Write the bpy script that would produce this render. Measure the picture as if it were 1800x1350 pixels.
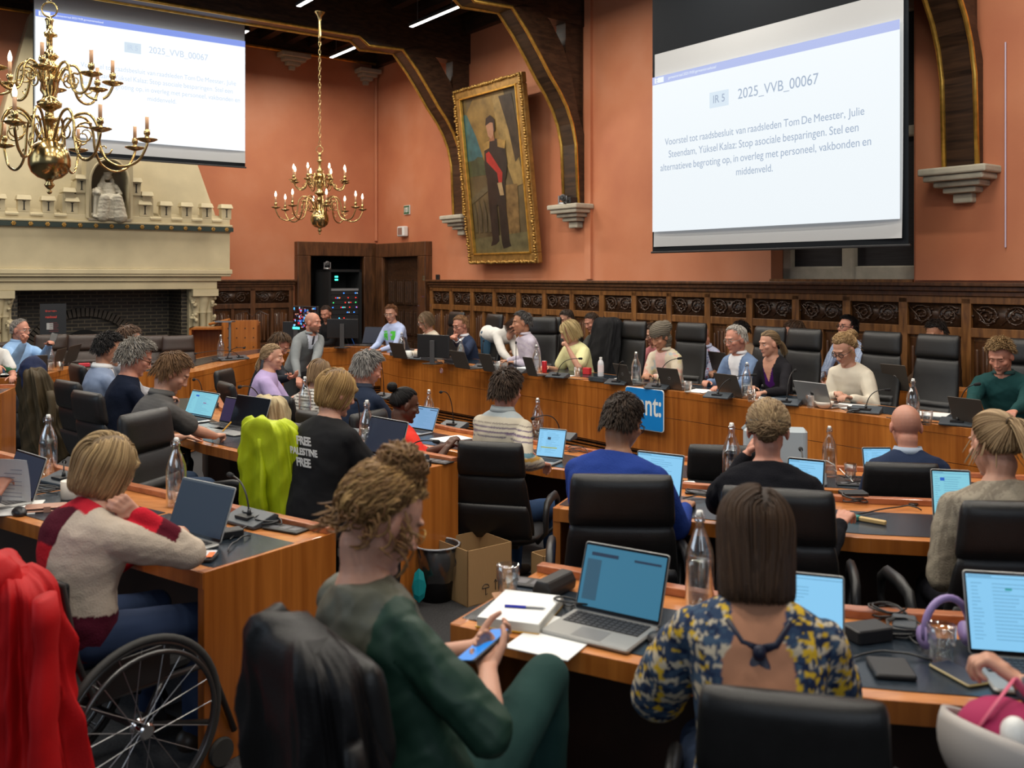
import bpy, bmesh, math, random
import numpy as np
from mathutils import Vector, Matrix, Euler
rnd = random.Random(7)
for o in list(bpy.data.objects): bpy.data.objects.remove(o)
SC = bpy.context.scene; COL = SC.collection
PI = math.pi
F, H = 1650., 1.86            # focal length in pixels of a 1800 px wide frame, camera height
# ---------------------------------------------------------------- camera
cam = bpy.data.objects.new('camera', bpy.data.cameras.new('camera')); COL.objects.link(cam)
cam.data.sensor_width = 36; cam.data.lens = 36*F/1800; cam.data.shift_y = -(675-486)/1800
cam.location = (0, 0, H); cam.rotation_euler = (PI/2, 0, 0); cam.data.clip_end = 100
cam.data.dof.use_dof = True; cam.data.dof.focus_distance = 7.5; cam.data.dof.aperture_fstop = 3.2
SC.camera = cam
# ---------------------------------------------------------------- world, lights, exposure
w = bpy.data.worlds.new('world'); SC.world = w; w.use_nodes = True
w.node_tree.nodes['Background'].inputs[0].default_value = (.62, .78, 1, 1)
w.node_tree.nodes['Background'].inputs[1].default_value = .15
SC.view_settings.view_transform = 'Standard'; SC.view_settings.look = 'None'
SC.view_settings.gamma = 1; SC.view_settings.exposure = 0.12; SC.view_settings.use_curve_mapping = False
RA = math.radians(36.48)      # the room is turned: local x points into the right wall, local y towards the fireplace wall
CR, SR = math.cos(RA), math.sin(RA)
WR, WB, ZC, PIT = 9.4, 17.47, 6.35, -.2
def room(n, s, z=0): return Vector((CR*n-SR*s, SR*n+CR*s, z))
def area(name, loc, sx, sy, power, col, rot=(0, 0, RA)):
    l = bpy.data.lights.new(name, 'AREA'); l.shape = 'RECTANGLE'; l.size = sx; l.size_y = sy; l.energy = power; l.color = col
    o = bpy.data.objects.new(name, l); COL.objects.link(o); o.location = loc; o.rotation_euler = rot
    return o
for n_ in (-.1, 1.8, 3.7, 5.6, 7.5):          # the light of the ceiling strip lamps
    for s_ in (1.2, 4.0, 6.8, 9.6, 12.4, 15.5):
        area('strip_light', room(n_, s_, 5.78), .12, 1.3, 47, (1, .93, .82))
area('window_light', (-7.5, 2.5, 3.6), 5, 3, 95, (.7, .85, 1), Euler((math.radians(70), 0, math.radians(-70))))
area('window_light', (1.5, -4.5, 4.2), 6, 3, 110, (.85, .92, 1), Euler((math.radians(62), 0, 0)))
# ---------------------------------------------------------------- pixel helpers (photo pixels to places in the room)
def atY(px, py, Y): return Vector(((px-900)/F*Y, Y, H-(py-486)/F*Y))
def atZ(px, py, z=.75):
    Y = (H-z)*F/(py-486); return Vector(((px-900)/F*Y, Y, z))
def onR(px, py, off=0.):      # on the right wall plane -> room coords (s, z)
    x = (px-900)/F; t = (WR-off)/(CR*x+SR); return (t*(-SR*x+CR), H-(py-486)/F*t)
def onB(px, py, off=0.):      # on the fireplace wall plane -> room coords (n, z)
    x = (px-900)/F; t = (WB-off)/(-SR*x+CR); return (t*(CR*x+SR), H-(py-486)/F*t)
# ---------------------------------------------------------------- materials
MATS = {}
def _nt(name):
    m = bpy.data.materials.new(name); m.use_nodes = True
    return m, m.node_tree.nodes, m.node_tree.links, m.node_tree.nodes['Principled BSDF']
def _map(N, L, scale, coord='Object', rot=(0, 0, 0)):
    tc = N.new('ShaderNodeTexCoord'); mp = N.new('ShaderNodeMapping'); mp.inputs['Scale'].default_value = scale; mp.inputs['Rotation'].default_value = rot
    L.new(tc.outputs[coord], mp.inputs[0]); return mp.outputs[0]
def _ramp(N, L, src, stops):
    r = N.new('ShaderNodeValToRGB'); e = r.color_ramp.elements
    while len(e) < len(stops): e.new(.5)
    for k, (p, c) in enumerate(stops): e[k].position = p; e[k].color = (*c, 1)
    L.new(src, r.inputs[0]); return r.outputs[0]
def _bump(N, L, b, src, strength, dist=.01):
    bp = N.new('ShaderNodeBump'); bp.inputs['Strength'].default_value = strength; bp.inputs['Distance'].default_value = dist
    L.new(src, bp.inputs['Height']); L.new(bp.outputs[0], b.inputs['Normal'])
def mat(name, col, rough=.5, metal=0., var=0., vs=6., bump=0., bs=60., spec=.5, stretch=(1, 1, 1), emit=0., coat=0., sheen=0.):
    if name in MATS: return MATS[name]
    m, N, L, b = _nt(name); b.inputs['Base Color'].default_value = (*col, 1); b.inputs['Roughness'].default_value = rough
    b.inputs['Metallic'].default_value = metal; b.inputs['Specular IOR Level'].default_value = spec
    b.inputs['Coat Weight'].default_value = coat; b.inputs['Sheen Weight'].default_value = sheen
    if emit: b.inputs['Base Color'].default_value = (.01, .01, .01, 1); b.inputs['Emission Color'].default_value = (*col, 1); b.inputs['Emission Strength'].default_value = emit
    if var:
        n = N.new('ShaderNodeTexNoise'); n.inputs['Scale'].default_value = vs; n.inputs['Detail'].default_value = 5
        L.new(_map(N, L, stretch), n.inputs['Vector'])
        L.new(_ramp(N, L, n.outputs[0], [(.3, [c*(1-var) for c in col]), (.7, [min(1, c*(1+var)) for c in col])]), b.inputs['Base Color'])
    if bump:
        n = N.new('ShaderNodeTexNoise'); n.inputs['Scale'].default_value = bs; n.inputs['Detail'].default_value = 4
        L.new(_map(N, L, stretch), n.inputs['Vector']); _bump(N, L, b, n.outputs[0], bump, .004)
    MATS[name] = m; return m
def attrmat(name, rough=.5, bump=0., bs=80., spec=.4, sss=0., aniso=False):
    """colour comes from the mesh's own colour attribute (skin, hair strands, patterned cloth)"""
    if name in MATS: return MATS[name]
    m, N, L, b = _nt(name); a = N.new('ShaderNodeAttribute'); a.attribute_name = 'Col'
    L.new(a.outputs['Color'], b.inputs['Base Color']); b.inputs['Roughness'].default_value = rough; b.inputs['Specular IOR Level'].default_value = spec
    if sss: b.inputs['Subsurface Weight'].default_value = sss; b.inputs['Subsurface Scale'].default_value = .01; b.inputs['Subsurface Radius'].default_value = (1, .35, .2)
    if bump:
        n = N.new('ShaderNodeTexNoise'); n.inputs['Scale'].default_value = bs; n.inputs['Detail'].default_value = 5
        L.new(_map(N, L, (1, 1, 1)), n.inputs['Vector']); _bump(N, L, b, n.outputs[0], bump, .004)
    MATS[name] = m; return m
def wood(name, c1, c2, scale=(9, 9, .6), rough=.38, coat=.15, bump=.08, band=0.):
    if name in MATS: return MATS[name]
    m, N, L, b = _nt(name); v = _map(N, L, scale)
    n = N.new('ShaderNodeTexNoise'); n.inputs['Scale'].default_value = 3.; n.inputs['Detail'].default_value = 7; n.inputs['Distortion'].default_value = .6; L.new(v, n.inputs['Vector'])
    col = _ramp(N, L, n.outputs[0], [(.32, c1), (.68, c2)])
    if band:      # wide veneer leaves
        n2 = N.new('ShaderNodeTexNoise'); n2.inputs['Scale'].default_value = band; n2.inputs['Detail'].default_value = 0
        L.new(_map(N, L, (1, 1, .02)), n2.inputs['Vector'])
        mx = N.new('ShaderNodeMix'); mx.data_type = 'RGBA'; mx.blend_type = 'MULTIPLY'; mx.inputs[0].default_value = .75
        L.new(col, mx.inputs[6]); L.new(_ramp(N, L, n2.outputs[0], [(.38, (.68, .62, .58)), (.6, (1, 1, 1))]), mx.inputs[7]); col = mx.outputs[2]
    L.new(col, b.inputs['Base Color']); b.inputs['Roughness'].default_value = rough; b.inputs['Coat Weight'].default_value = coat
    _bump(N, L, b, n.outputs[0], bump, .003); MATS[name] = m; return m
def glassmat(name='glass', col=(.97, .98, .98), rough=.03, edge=.8):
    if name in MATS: return MATS[name]
    m, N, L, b = _nt(name); N.remove(b); t = N.new('ShaderNodeBsdfTransparent'); t.inputs[0].default_value = (*col, 1); g = N.new('ShaderNodeBsdfGlossy'); g.inputs['Roughness'].default_value = rough; g.inputs[0].default_value = (1, 1, 1, 1)
    lw = N.new('ShaderNodeLayerWeight'); lw.inputs[0].default_value = .35; mm = N.new('ShaderNodeMath'); mm.operation = 'MULTIPLY_ADD'; mm.inputs[1].default_value = edge; mm.inputs[2].default_value = .07; mx = N.new('ShaderNodeMixShader')
    L.new(lw.outputs['Facing'], mm.inputs[0]); L.new(mm.outputs[0], mx.inputs[0]); L.new(t.outputs[0], mx.inputs[1]); L.new(g.outputs[0], mx.inputs[2]); L.new(mx.outputs[0], N['Material Output'].inputs[0]); MATS[name] = m; return m
def plaster():
    m, N, L, b = _nt('terracotta_plaster'); v = _map(N, L, (1, 1, 1))
    n = N.new('ShaderNodeTexNoise'); n.inputs['Scale'].default_value = .9; n.inputs['Detail'].default_value = 6; L.new(v, n.inputs['Vector'])
    L.new(_ramp(N, L, n.outputs[0], [(.3, (.47, .155, .074)), (.5, (.54, .195, .092)), (.75, (.61, .26, .145))]), b.inputs['Base Color'])
    b.inputs['Roughness'].default_value = .62
    n2 = N.new('ShaderNodeTexNoise'); n2.inputs['Scale'].default_value = 40; n2.inputs['Detail'].default_value = 4; L.new(v, n2.inputs['Vector']); _bump(N, L, b, n2.outputs[0], .15, .004)
    MATS['plaster'] = m; return m
def brick():
    m, N, L, b = _nt('dark_glazed_brick'); tc = N.new('ShaderNodeTexCoord'); sp = N.new('ShaderNodeSeparateXYZ'); cb = N.new('ShaderNodeCombineXYZ'); ad = N.new('ShaderNodeMath')
    L.new(tc.outputs['Object'], sp.inputs[0]); L.new(sp.outputs[0], ad.inputs[0]); L.new(sp.outputs[1], ad.inputs[1]); L.new(ad.outputs[0], cb.inputs[0]); L.new(sp.outputs[2], cb.inputs[1])
    t = N.new('ShaderNodeTexBrick'); L.new(cb.outputs[0], t.inputs['Vector'])
    for k, v in (('Scale', 1), ('Brick Width', .2), ('Row Height', .062), ('Mortar Size', .0075)): t.inputs[k].default_value = v
    t.inputs['Color1'].default_value = (.022, .019, .016, 1); t.inputs['Color2'].default_value = (.04, .034, .028, 1); t.inputs['Mortar'].default_value = (.17, .14, .09, 1)
    L.new(t.outputs[0], b.inputs['Base Color']); b.inputs['Roughness'].default_value = .45; MATS['brick'] = m; return m
# ---------------------------------------------------------------- mesh builder
class MB:
    def __init__(s): s.v = []; s.f = []; s.m = []; s.c = []; s.mi = 0; s.col = None
    def add(s, vs, fs, col=None):
        k = len(s.v); s.v += [tuple(p) for p in vs]; s.f += [tuple(i+k for i in f) for f in fs]; s.m += [s.mi]*len(fs)
        cc = col if col is not None else s.col
        if cc is not None: s.c += [cc]*len(vs)
        return s
    def box(s, x0, x1, y0, y1, z0, z1, M=None, col=None):
        vs = [Vector((x, y, z)) for z in (z0, z1) for y in (y0, y1) for x in (x0, x1)]
        if M is not None: vs = [M @ p for p in vs]
        return s.add(vs, [(0, 2, 3, 1), (4, 5, 7, 6), (0, 1, 5, 4), (2, 6, 7, 3), (0, 4, 6, 2), (1, 3, 7, 5)], col)
    def rbox(s, x0, x1, y0, y1, z0, z1, r=.01, M=None, col=None, k=3):
        """box with rounded vertical edges and chamfered top"""
        r = min(r, (x1-x0)/2.01, (y1-y0)/2.01); ring = []
        for cx, cy, a0 in ((x1-r, y1-r, 0), (x0+r, y1-r, 90), (x0+r, y0+r, 180), (x1-r, y0+r, 270)):
            for i in range(k+1):
                a = math.radians(a0+90*i/k); ring.append((cx, cy, math.cos(a), math.sin(a)))
        n = len(ring); c = min(r*.5, (z1-z0)/3); vs = []
        for z, o in ((z0, -c), (z0+c, 0), (z1-c, 0), (z1, -c)):
            vs += [Vector((x+(r+o)*ca, y+(r+o)*sa, z)) for x, y, ca, sa in ring]
        if M is not None: vs = [M @ p for p in vs]
        fs = [tuple(range(n-1, -1, -1)), tuple(range(3*n, 4*n))]
        for j in range(3): fs += [(j*n+i, j*n+(i+1) % n, (j+1)*n+(i+1) % n, (j+1)*n+i) for i in range(n)]
        return s.add(vs, fs, col)
    def prism(s, poly, z0, z1, M=None, col=None):
        n = len(poly); vs = [Vector((p[0], p[1], z0)) for p in poly]+[Vector((p[0], p[1], z1)) for p in poly]
        if M is not None: vs = [M @ p for p in vs]
        return s.add(vs, [tuple(range(n-1, -1, -1)), tuple(range(n, 2*n))]+[(i, (i+1) % n, n+(i+1) % n, n+i) for i in range(n)], col)
    def tube(s, pts, r, n=8, col=None, ell=None, caps=True, up=None, round_=False):
        pts = [Vector(p) for p in pts]; m = len(pts)
        rr = list(r) if hasattr(r, '__len__') else [r]*m
        if round_:   # hemispherical ends
            d0 = (pts[0]-pts[1]).normalized(); d1_ = (pts[-1]-pts[-2]).normalized()
            a = [pts[0]+d0*rr[0]*q for q in (.96, .7, .35)]; b = [pts[-1]+d1_*rr[-1]*q for q in (.35, .7, .96)]
            ra = [rr[0]*q for q in (.28, .71, .94)]; rb = [rr[-1]*q for q in (.94, .71, .28)]
            pts = a+pts+b; rr = ra+rr+rb; m = len(pts)
            if hasattr(ell, '__len__'): ell = [ell[0]]*3+list(ell)+[ell[-1]]*3
        U = Vector(up) if up is not None else None; vs = []; prev = None
        for i, p in enumerate(pts):
            t = (pts[min(i+1, m-1)]-pts[max(i-1, 0)]).normalized()
            if prev is None:
                a = U if U is not None else (Vector((0, 0, 1)) if abs(t.z) < .9 else Vector((1, 0, 0)))
            else: a = prev if U is None else U
            u = (a-t*a.dot(t))
            if u.length < 1e-5: u = t.orthogonal()
            u.normalize(); prev = u; w_ = t.cross(u); e = ell[i] if (ell and hasattr(ell, '__len__')) else (ell or 1.)
            for k in range(n):
                an = 2*PI*k/n; vs.append(p+u*(math.cos(an)*rr[i]*e)+w_*(math.sin(an)*rr[i]))
        fs = [(i*n+k, i*n+(k+1) % n, (i+1)*n+(k+1) % n, (i+1)*n+k) for i in range(m-1) for k in range(n)]
        if caps: fs += [tuple(range(n-1, -1, -1)), tuple(range((m-1)*n, m*n))]
        return s.add(vs, fs, col)
    def cap(s, a, b, r0, r1=None, n=10): return s.tube([a, b], [r0, r1 if r1 is not None else r0], n, round_=True)
    def lathe(s, prof, n=20, M=None, col=None, closed=True):
        vs = []; m = len(prof)
        for r, z in prof: vs += [Vector((r*math.cos(2*PI*k/n), r*math.sin(2*PI*k/n), z)) for k in range(n)]
        if M is not None: vs = [M @ p for p in vs]
        fs = [(i*n+k, i*n+(k+1) % n, (i+1)*n+(k+1) % n, (i+1)*n+k) for i in range(m-1) for k in range(n)]
        if closed: fs += [tuple(range(n-1, -1, -1)), tuple(range((m-1)*n, m*n))]
        return s.add(vs, fs, col)
    def ell(s, c, r, n=12, M=None, R=None, col=None):
        r = (r, r, r) if not hasattr(r, '__len__') else r; c = Vector(c); vs = []; fs = []; m = max(4, n//2+2)
        for j in range(1, m):
            th = PI*j/m
            for k in range(n):
                a = 2*PI*k/n; p = Vector((r[0]*math.sin(th)*math.cos(a), r[1]*math.sin(th)*math.sin(a), r[2]*math.cos(th)))
                if R is not None: p = R @ p
                vs.append(c+p)
        for z in (1, -1):
            p = Vector((0, 0, r[2]*z)); p = R @ p if R is not None else p; vs.append(c+p)
        if M is not None: vs = [M @ p for p in vs]
        q = (m-1)*n
        for j in range(m-2): fs += [(j*n+k, (j+1)*n+k, (j+1)*n+(k+1) % n, j*n+(k+1) % n) for k in range(n)]
        fs += [(q, k, (k+1) % n) for k in range(n)]+[(q+1, (m-2)*n+(k+1) % n, (m-2)*n+k) for k in range(n)]
        return s.add(vs, fs, col)
    def grid(s, fn, nu, nv, col=None):
        vs = [Vector(fn(i/(nu-1), j/(nv-1))) for j in range(nv) for i in range(nu)]
        return s.add(vs, [(j*nu+i, j*nu+i+1, (j+1)*nu+i+1, (j+1)*nu+i) for j in range(nv-1) for i in range(nu-1)], col)
    def mesh(s, name):
        me = bpy.data.meshes.new(name); me.from_pydata([tuple(p) for p in s.v], [], s.f); me.update(); return me
    def build(s, name, mats, parent=None, smooth=False, bevel=0., solid=0., org=None, auto=None, sub=0):
        if org is not None: s.v = [(p[0]-org[0], p[1]-org[1], p[2]-org[2]) for p in s.v]
        me = s.mesh(name); mats = mats if isinstance(mats, (list, tuple)) else [mats]
        for q in mats: me.materials.append(q)
        if len(mats) > 1: me.polygons.foreach_set('material_index', s.m)
        if s.c and len(s.c) == len(s.v): setcol(me, np.array(s.c, float))
        bm = bmesh.new(); bm.from_mesh(me); bmesh.ops.recalc_face_normals(bm, faces=bm.faces); bm.to_mesh(me); bm.free()
        if smooth or auto:
            me.polygons.foreach_set('use_smooth', [True]*len(me.polygons))
            if auto: me.set_sharp_from_angle(angle=math.radians(auto))
        o = bpy.data.objects.new(name, me); COL.objects.link(o); o.parent = parent
        if bevel: b = o.modifiers.new('b', 'BEVEL'); b.width = bevel; b.segments = 2; b.limit_method = 'ANGLE'
        if solid: b = o.modifiers.new('s', 'SOLIDIFY'); b.thickness = solid
        if sub: b = o.modifiers.new('u', 'SUBSURF'); b.levels = b.render_levels = sub
        return o
def setcol(me, c):
    a = me.color_attributes.new('Col', 'FLOAT_COLOR', 'POINT'); q = np.ones((len(me.vertices), 4)); q[:, :3] = c; a.data.foreach_set('color', q.ravel())
def tag(o, label=None, cat=None, group=None, kind=None):
    for k, v in (('label', label), ('category', cat), ('group', group), ('kind', kind)):
        if v: o[k] = v
    return o
def thing(name, label, cat, loc=(0, 0, 0), rz=0., group=None):
    o = bpy.data.objects.new(name, None); COL.objects.link(o); o.location = loc; o.rotation_euler = (0, 0, rz); o.empty_display_size = .1
    return tag(o, label, cat, group)
def kids(o): return [c for c in bpy.data.objects if c.parent == o]
CH = {}
def dup(o, loc, rz, label=None, group=None, parent=None, scale=None):
    r = o.copy(); COL.objects.link(r)
    if parent is None: r.location = loc; r.rotation_euler = (0, 0, rz)
    else: r.parent = parent
    if scale: r.scale = scale if hasattr(scale, '__len__') else (scale,)*3
    if label: r['label'] = label
    if group: r['group'] = group
    if o not in CH: CH[o] = kids(o)
    for c in CH[o]: dup(c, None, None, parent=r)
    return r
def struct(name, mb, m, parent=None, roomframe=True, **k):
    o = mb.build(name, m, parent, **k)
    if parent is None:
        o['kind'] = 'structure'
        if roomframe: o.rotation_euler = (0, 0, RA)
    return o
def text_mesh(name, body, size, m, parent, M, align='CENTER', extrude=.0008, spacing=1., bold=0.):
    cu = bpy.data.curves.new('txt', 'FONT'); cu.body = body; cu.size = size; cu.align_x = align; cu.align_y = 'CENTER'; cu.extrude = extrude; cu.space_line = spacing; cu.offset = bold
    t = bpy.data.objects.new('txt', cu); COL.objects.link(t); dg = bpy.context.evaluated_depsgraph_get()
    me = bpy.data.meshes.new_from_object(t.evaluated_get(dg)); bpy.data.objects.remove(t); me.transform(M); me.name = name
    me.materials.clear(); me.materials.append(m); o = bpy.data.objects.new(name, me); COL.objects.link(o); o.parent = parent; return o
def smooth_noise(P, seed, freq, amp):
    """vectorised warped sine noise, used for cloth folds"""
    g = np.random.RandomState(seed); out = np.zeros(len(P))
    for k in range(5):
        d = g.normal(size=3); d /= np.linalg.norm(d); e = g.normal(size=3); e /= np.linalg.norm(e); f = freq*(1+.55*k)
        out += np.sin(P@d*f+1.6*np.sin(P@e*f*.6+g.rand()*6)+g.rand()*6)/(1+.6*k)
    return out*amp/2.2
# ================================================================ materials in the room
PL = plaster(); BR_ = brick()
W_DARK = wood('dark_oak_beam', (.018, .009, .005), (.062, .030, .015), (2, .6, 8), .42, .1, .2)
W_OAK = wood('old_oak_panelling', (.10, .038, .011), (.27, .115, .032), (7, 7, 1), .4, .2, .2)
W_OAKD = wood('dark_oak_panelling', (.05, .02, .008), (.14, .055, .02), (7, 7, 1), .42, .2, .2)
W_RED = wood('cherry_veneer', (.33, .095, .013), (.53, .18, .030), (7, 7, .35), .3, .25, .03, band=2.2)
W_TOP = wood('cherry_desk_top', (.42, .15, .04), (.60, .24, .075), (2, 9, 9), .25, .3, .02)
STONE = mat('cream_stone', (.54, .46, .29), .75, var=.08, vs=3, bump=.1, bs=30)
STONE2 = mat('pale_corbel_stone', (.46, .42, .33), .8, var=.12, vs=8, bump=.15, bs=40)
GOLD = mat('gilded_moulding', (.75, .44, .09), .3, .8, var=.25, vs=12)
GILT = mat('carved_gilt', (.42, .24, .06), .42, .6, var=.4, vs=35, bump=.6, bs=70)
BRASS = mat('polished_brass', (.52, .37, .16), .2, 1., var=.1, vs=20)
BLACKP = mat('black_plastic', (.012, .012, .013), .42, bump=.05, bs=200)
DKGREY = mat('dark_grey_plastic', (.045, .055, .065), .38)
GREYM = mat('grey_metal', (.32, .32, .33), .35, .8)
WHITE = mat('white_plastic', (.75, .75, .72), .4)
BLK = mat('matt_black', (.006, .006, .007), .8)
CHROME = mat('chrome', (.7, .7, .72), .12, 1.)
def emis(name, c, s): return mat(name, c, .5, emit=s)
LED = emis('strip_lamp_glow', (1, .97, .9), 9.); FLAME = emis('candle_bulb_glow', (1, .86, .62), 14.)
# ================================================================ floor
CARP = mat('dark_carpet', (.030, .030, .032), .95, var=.35, vs=90, bump=.5, bs=300)
# plan polygon of the sunken middle of the room (world metres)
PITB = [(-3.3, 9.3), (-1.95, 7.35), (-1.36, 6.6), (-.28, 5.76), (.38, 5.28), (1.95, 4.72), (3.6, 4.35)]     # near side
def offs(poly, d):            # offset an open plan polyline to its left by d
    out = []
    for i, p in enumerate(poly):
        a = Vector(poly[max(i-1, 0)][:2]); b = Vector(poly[min(i+1, len(poly)-1)][:2]); t = (b-a).normalized(); nn = Vector((-t.y, t.x))
        out.append((p[0]+nn.x*d, p[1]+nn.y*d))
    return out
fl = MB(); fl.box(-16, 14, -6, 26, PIT-.1, PIT)
struct('floor', fl, CARP, roomframe=False)
near = MB(); near.prism([(-16, -6), (14, -6), (14, 4.3)]+[(3.6, 4.35)]+PITB[::-1][1:]+[(-3.3, 9.3), (-4.1, 10.4), (-16, 10.4)], PIT, 0)
struct('trim_1', near, CARP, roomframe=False)['label'] = 'raised carpeted floor under the outer desk rows'
# ================================================================ walls
wr = MB(); T = .35
wr.box(WR, WR+T, 7.37, WB+T, PIT, ZC+.4); wr.box(WR, WR+T, -6, 5.5, PIT, ZC+.4); wr.box(WR, WR+T, 5.5, 7.37, PIT, 1.80); wr.box(WR, WR+T, 5.5, 7.37, 4.9, ZC+.4)
wr.box(WR-.045, WR, -6, 5.46, 1.82, ZC+.4); wr.box(WR-.05, WR, 10.66, 10.80, 1.82, ZC+.4)
struct('wall_right', wr, PL)
wb = MB(); wb.box(-8, 7.85, WB, WB+T, PIT, ZC+.4); wb.box(9.2, WR+T, WB, WB+T, PIT, ZC+.4); wb.box(7.85, 9.2, WB, WB+T, 2.28, ZC+.4)
struct('wall_back', wb, PL)
nb = MB(); nb.box(7.85, 9.2, WB+.9, WB+1, PIT, 2.4); nb.box(7.8, 7.86, WB+.1, WB+1, PIT, 2.4); nb.box(9.19, 9.25, WB+.1, WB+1, PIT, 2.4); nb.box(7.8, 9.25, WB, WB+1, 2.28, 2.36)
struct('wall_back_niche', nb, BLK)
tc = MB(); tc.tube([(WR-.03, WB-.03, 2.6), (WR-.03, WB-.03, 6.1)], .035, 8); struct('trim_2', tc, PL)
# ceiling with joists
ce = MB(); ce.box(-8, WR+T, -6, WB+T, ZC+.25, ZC+.35)
c_o = struct('ceiling', ce, W_DARK)
for i in range(26):
    j = MB(); n0 = -3.2+i*.5; j.box(n0, n0+.16, -2, WB, ZC+.05, ZC+.25); struct('joist', j, W_DARK, parent=c_o)
# ---------------------------------------------------------------- window behind the screen
wf = MB(); Y0, Y1 = 5.5, 7.37
wf.box(WR+.22, WR+.34, Y0, Y1, 1.80, 1.98); wf.box(WR+.22, WR+.34, Y1-.14, Y1, 1.8, 4.9); wf.box(WR+.22, WR+.34, Y0, Y0+.14, 1.8, 4.9); wf.box(WR+.2, WR+.34, 6.36, 6.52, 1.8, 4.9)
wf.box(WR+.22, WR+.34, Y0, Y1, 4.78, 4.9); wf.box(WR+.22, WR+.34, Y0, Y1, 3.4, 3.52)
wo = struct('window_1', wf, STONE2, bevel=.02)
g = MB(); g.box(WR+.28, WR+.29, Y0+.1, Y1-.1, 1.9, 4.8); struct('blind', g, mat('dark_pleated_blind', (.02, .018, .02), .7, var=.4, vs=3, stretch=(1, 1, 30)), parent=wo)
sl = MB(); sl.prism([(Y0, 1.79), (Y1, 1.79), (Y1, 1.83), (Y0, 1.83)], 0, .35, M=Matrix(((0, 0, 1, WR-.03), (1, 0, 0, 0), (0, 1, 0, 0), (0, 0, 0, 1))))
struct('window_sill', sl, W_OAK, parent=wo)
# ---------------------------------------------------------------- oak panelling with carved friezes
def scroll_bm(wd, ht, seed):
    """pierced vine relief in the local plane x (along wall) / z, facing -y"""
    m = MB(); r = random.Random(seed); k = 2; cw = wd/k
    m.box(0, wd, .015, .03, 0, ht)
    for i in range(k):
        cx = cw*(i+.5); cz = ht*.5; sg = 1 if i % 2 else -1; pts = []
        for q in range(26):
            a = q/25*2.3*2*PI*.95; rad = ht*.44*(1-q/27); pts.append((cx+sg*math.cos(a+.6)*rad*1.15, .006, cz+math.sin(a+.6)*rad))
        m.tube(pts, [.013-.008*q/25 for q in range(26)], 5)
        for q in range(0, 22, 3):
            x, y, z = pts[q]; m.ell((x+r.uniform(-.012, .012), .002, z+r.uniform(-.012, .012)), (r.uniform(.014, .026), .014, r.uniform(.009, .018)), 6)
        m.tube([(cx-cw/2, .006, ht*(.15 if sg > 0 else .85)), (cx-cw*.2, .004, ht*.5), (cx, .008, ht*.9 if sg > 0 else ht*.1), (cx+cw*.4, .006, ht*.5)], .009, 5)
        for q in range(5): m.ell((cx+r.uniform(-.5, .5)*cw, .004, r.uniform(.1, .9)*ht), (.018, .012, .011), 6)
    return m
CARV = mat('carved_dark_oak', (.045, .02, .009), .4, var=.5, vs=30, coat=.2)
def linen_bm(wd, ht):
    m = MB(); n = 4; m.box(0, wd, .02, .03, 0, ht)
    for i in range(n):
        x = wd*(i+.5)/n; m.tube([(x, .018, .05), (x, .018, ht-.05-.03*abs(i-1.5))], wd/n*.34, 6, round_=True)
    pts = [(0, ht), (wd*.12, ht), (wd*.25, ht-.03), (wd*.5, ht-.045), (wd*.75, ht-.03), (wd*.88, ht), (wd, ht)]
    return m
def panelling(name, lab, n_bay, bay, M, mr, z0=PIT, zt=1.80):
    """M maps local x (along), y (into wall), z"""
    f = MB(); L_ = n_bay*bay
    f.box(0, L_, .06, .10, z0, zt-.03, M=M)
    for i in range(n_bay+1): f.box(i*bay-.05, i*bay+.05, 0, .07, z0, 1.64, M=M)
    for i in range(n_bay): f.box(i*bay+bay/2-.03, i*bay+bay/2+.03, .015, .07, z0, 1.28, M=M)
    f.box(-.05, L_+.05, -.0, .07, 1.585, 1.66, M=M); f.box(-.05, L_+.05, .005, .07, 1.25, 1.345, M=M); f.box(0, L_, -.01, .07, z0, z0+.2, M=M); f.box(0, L_, .01, .07, .45, .55, M=M)
    o = struct(name, f, mr, bevel=.006)
    s = MB(); s.box(-.08, L_+.08, -.08, .12, zt-.04, zt, M=M); s.box(-.06, L_+.06, -.045, .1, zt-.09, zt-.04, M=M); s.box(-.05, L_+.05, -.02, .1, zt-.14, zt-.09, M=M)
    struct('shelf_moulding', s, W_OAKD, parent=o, bevel=.008)
    protoc = [scroll_bm(bay-.11, .235, k).mesh('carved_panel') for k in range(3)]; pl_ = linen_bm(bay/2-.09, .62).mesh('linenfold_panel')
    for me in protoc: me.materials.append(CARV); me.polygons.foreach_set('use_smooth', [True]*len(me.polygons))
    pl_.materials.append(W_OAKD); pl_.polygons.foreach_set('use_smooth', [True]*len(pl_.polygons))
    for i in range(n_bay):
        c = bpy.data.objects.new('carved_panel', protoc[i % 3]); COL.objects.link(c); c.parent = o; c.matrix_local = M @ Matrix.Translation((i*bay+.055, .02, 1.347))
        for k in range(2):
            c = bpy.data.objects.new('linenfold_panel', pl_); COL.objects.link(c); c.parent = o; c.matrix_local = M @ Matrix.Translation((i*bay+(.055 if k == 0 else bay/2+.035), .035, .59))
    o['label'] = lab
    return o
# along the right wall: local x runs towards the camera (-s)
MRW = Matrix(((0, 1, 0, WR-.12), (-1, 0, 0, 15.12), (0, 0, 1, 0), (0, 0, 0, 1)))
panelling('trim_3', 'carved oak wainscot along the terracotta wall', 24, .683, MRW, W_OAK)
MBW = Matrix(((1, 0, 0, 5.9), (0, 1, 0, WB-.12), (0, 0, 1, 0), (0, 0, 0, 1)))
panelling('trim_4', 'short carved oak wainscot beside the fireplace', 2, .78, MBW, W_OAKD)
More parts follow.
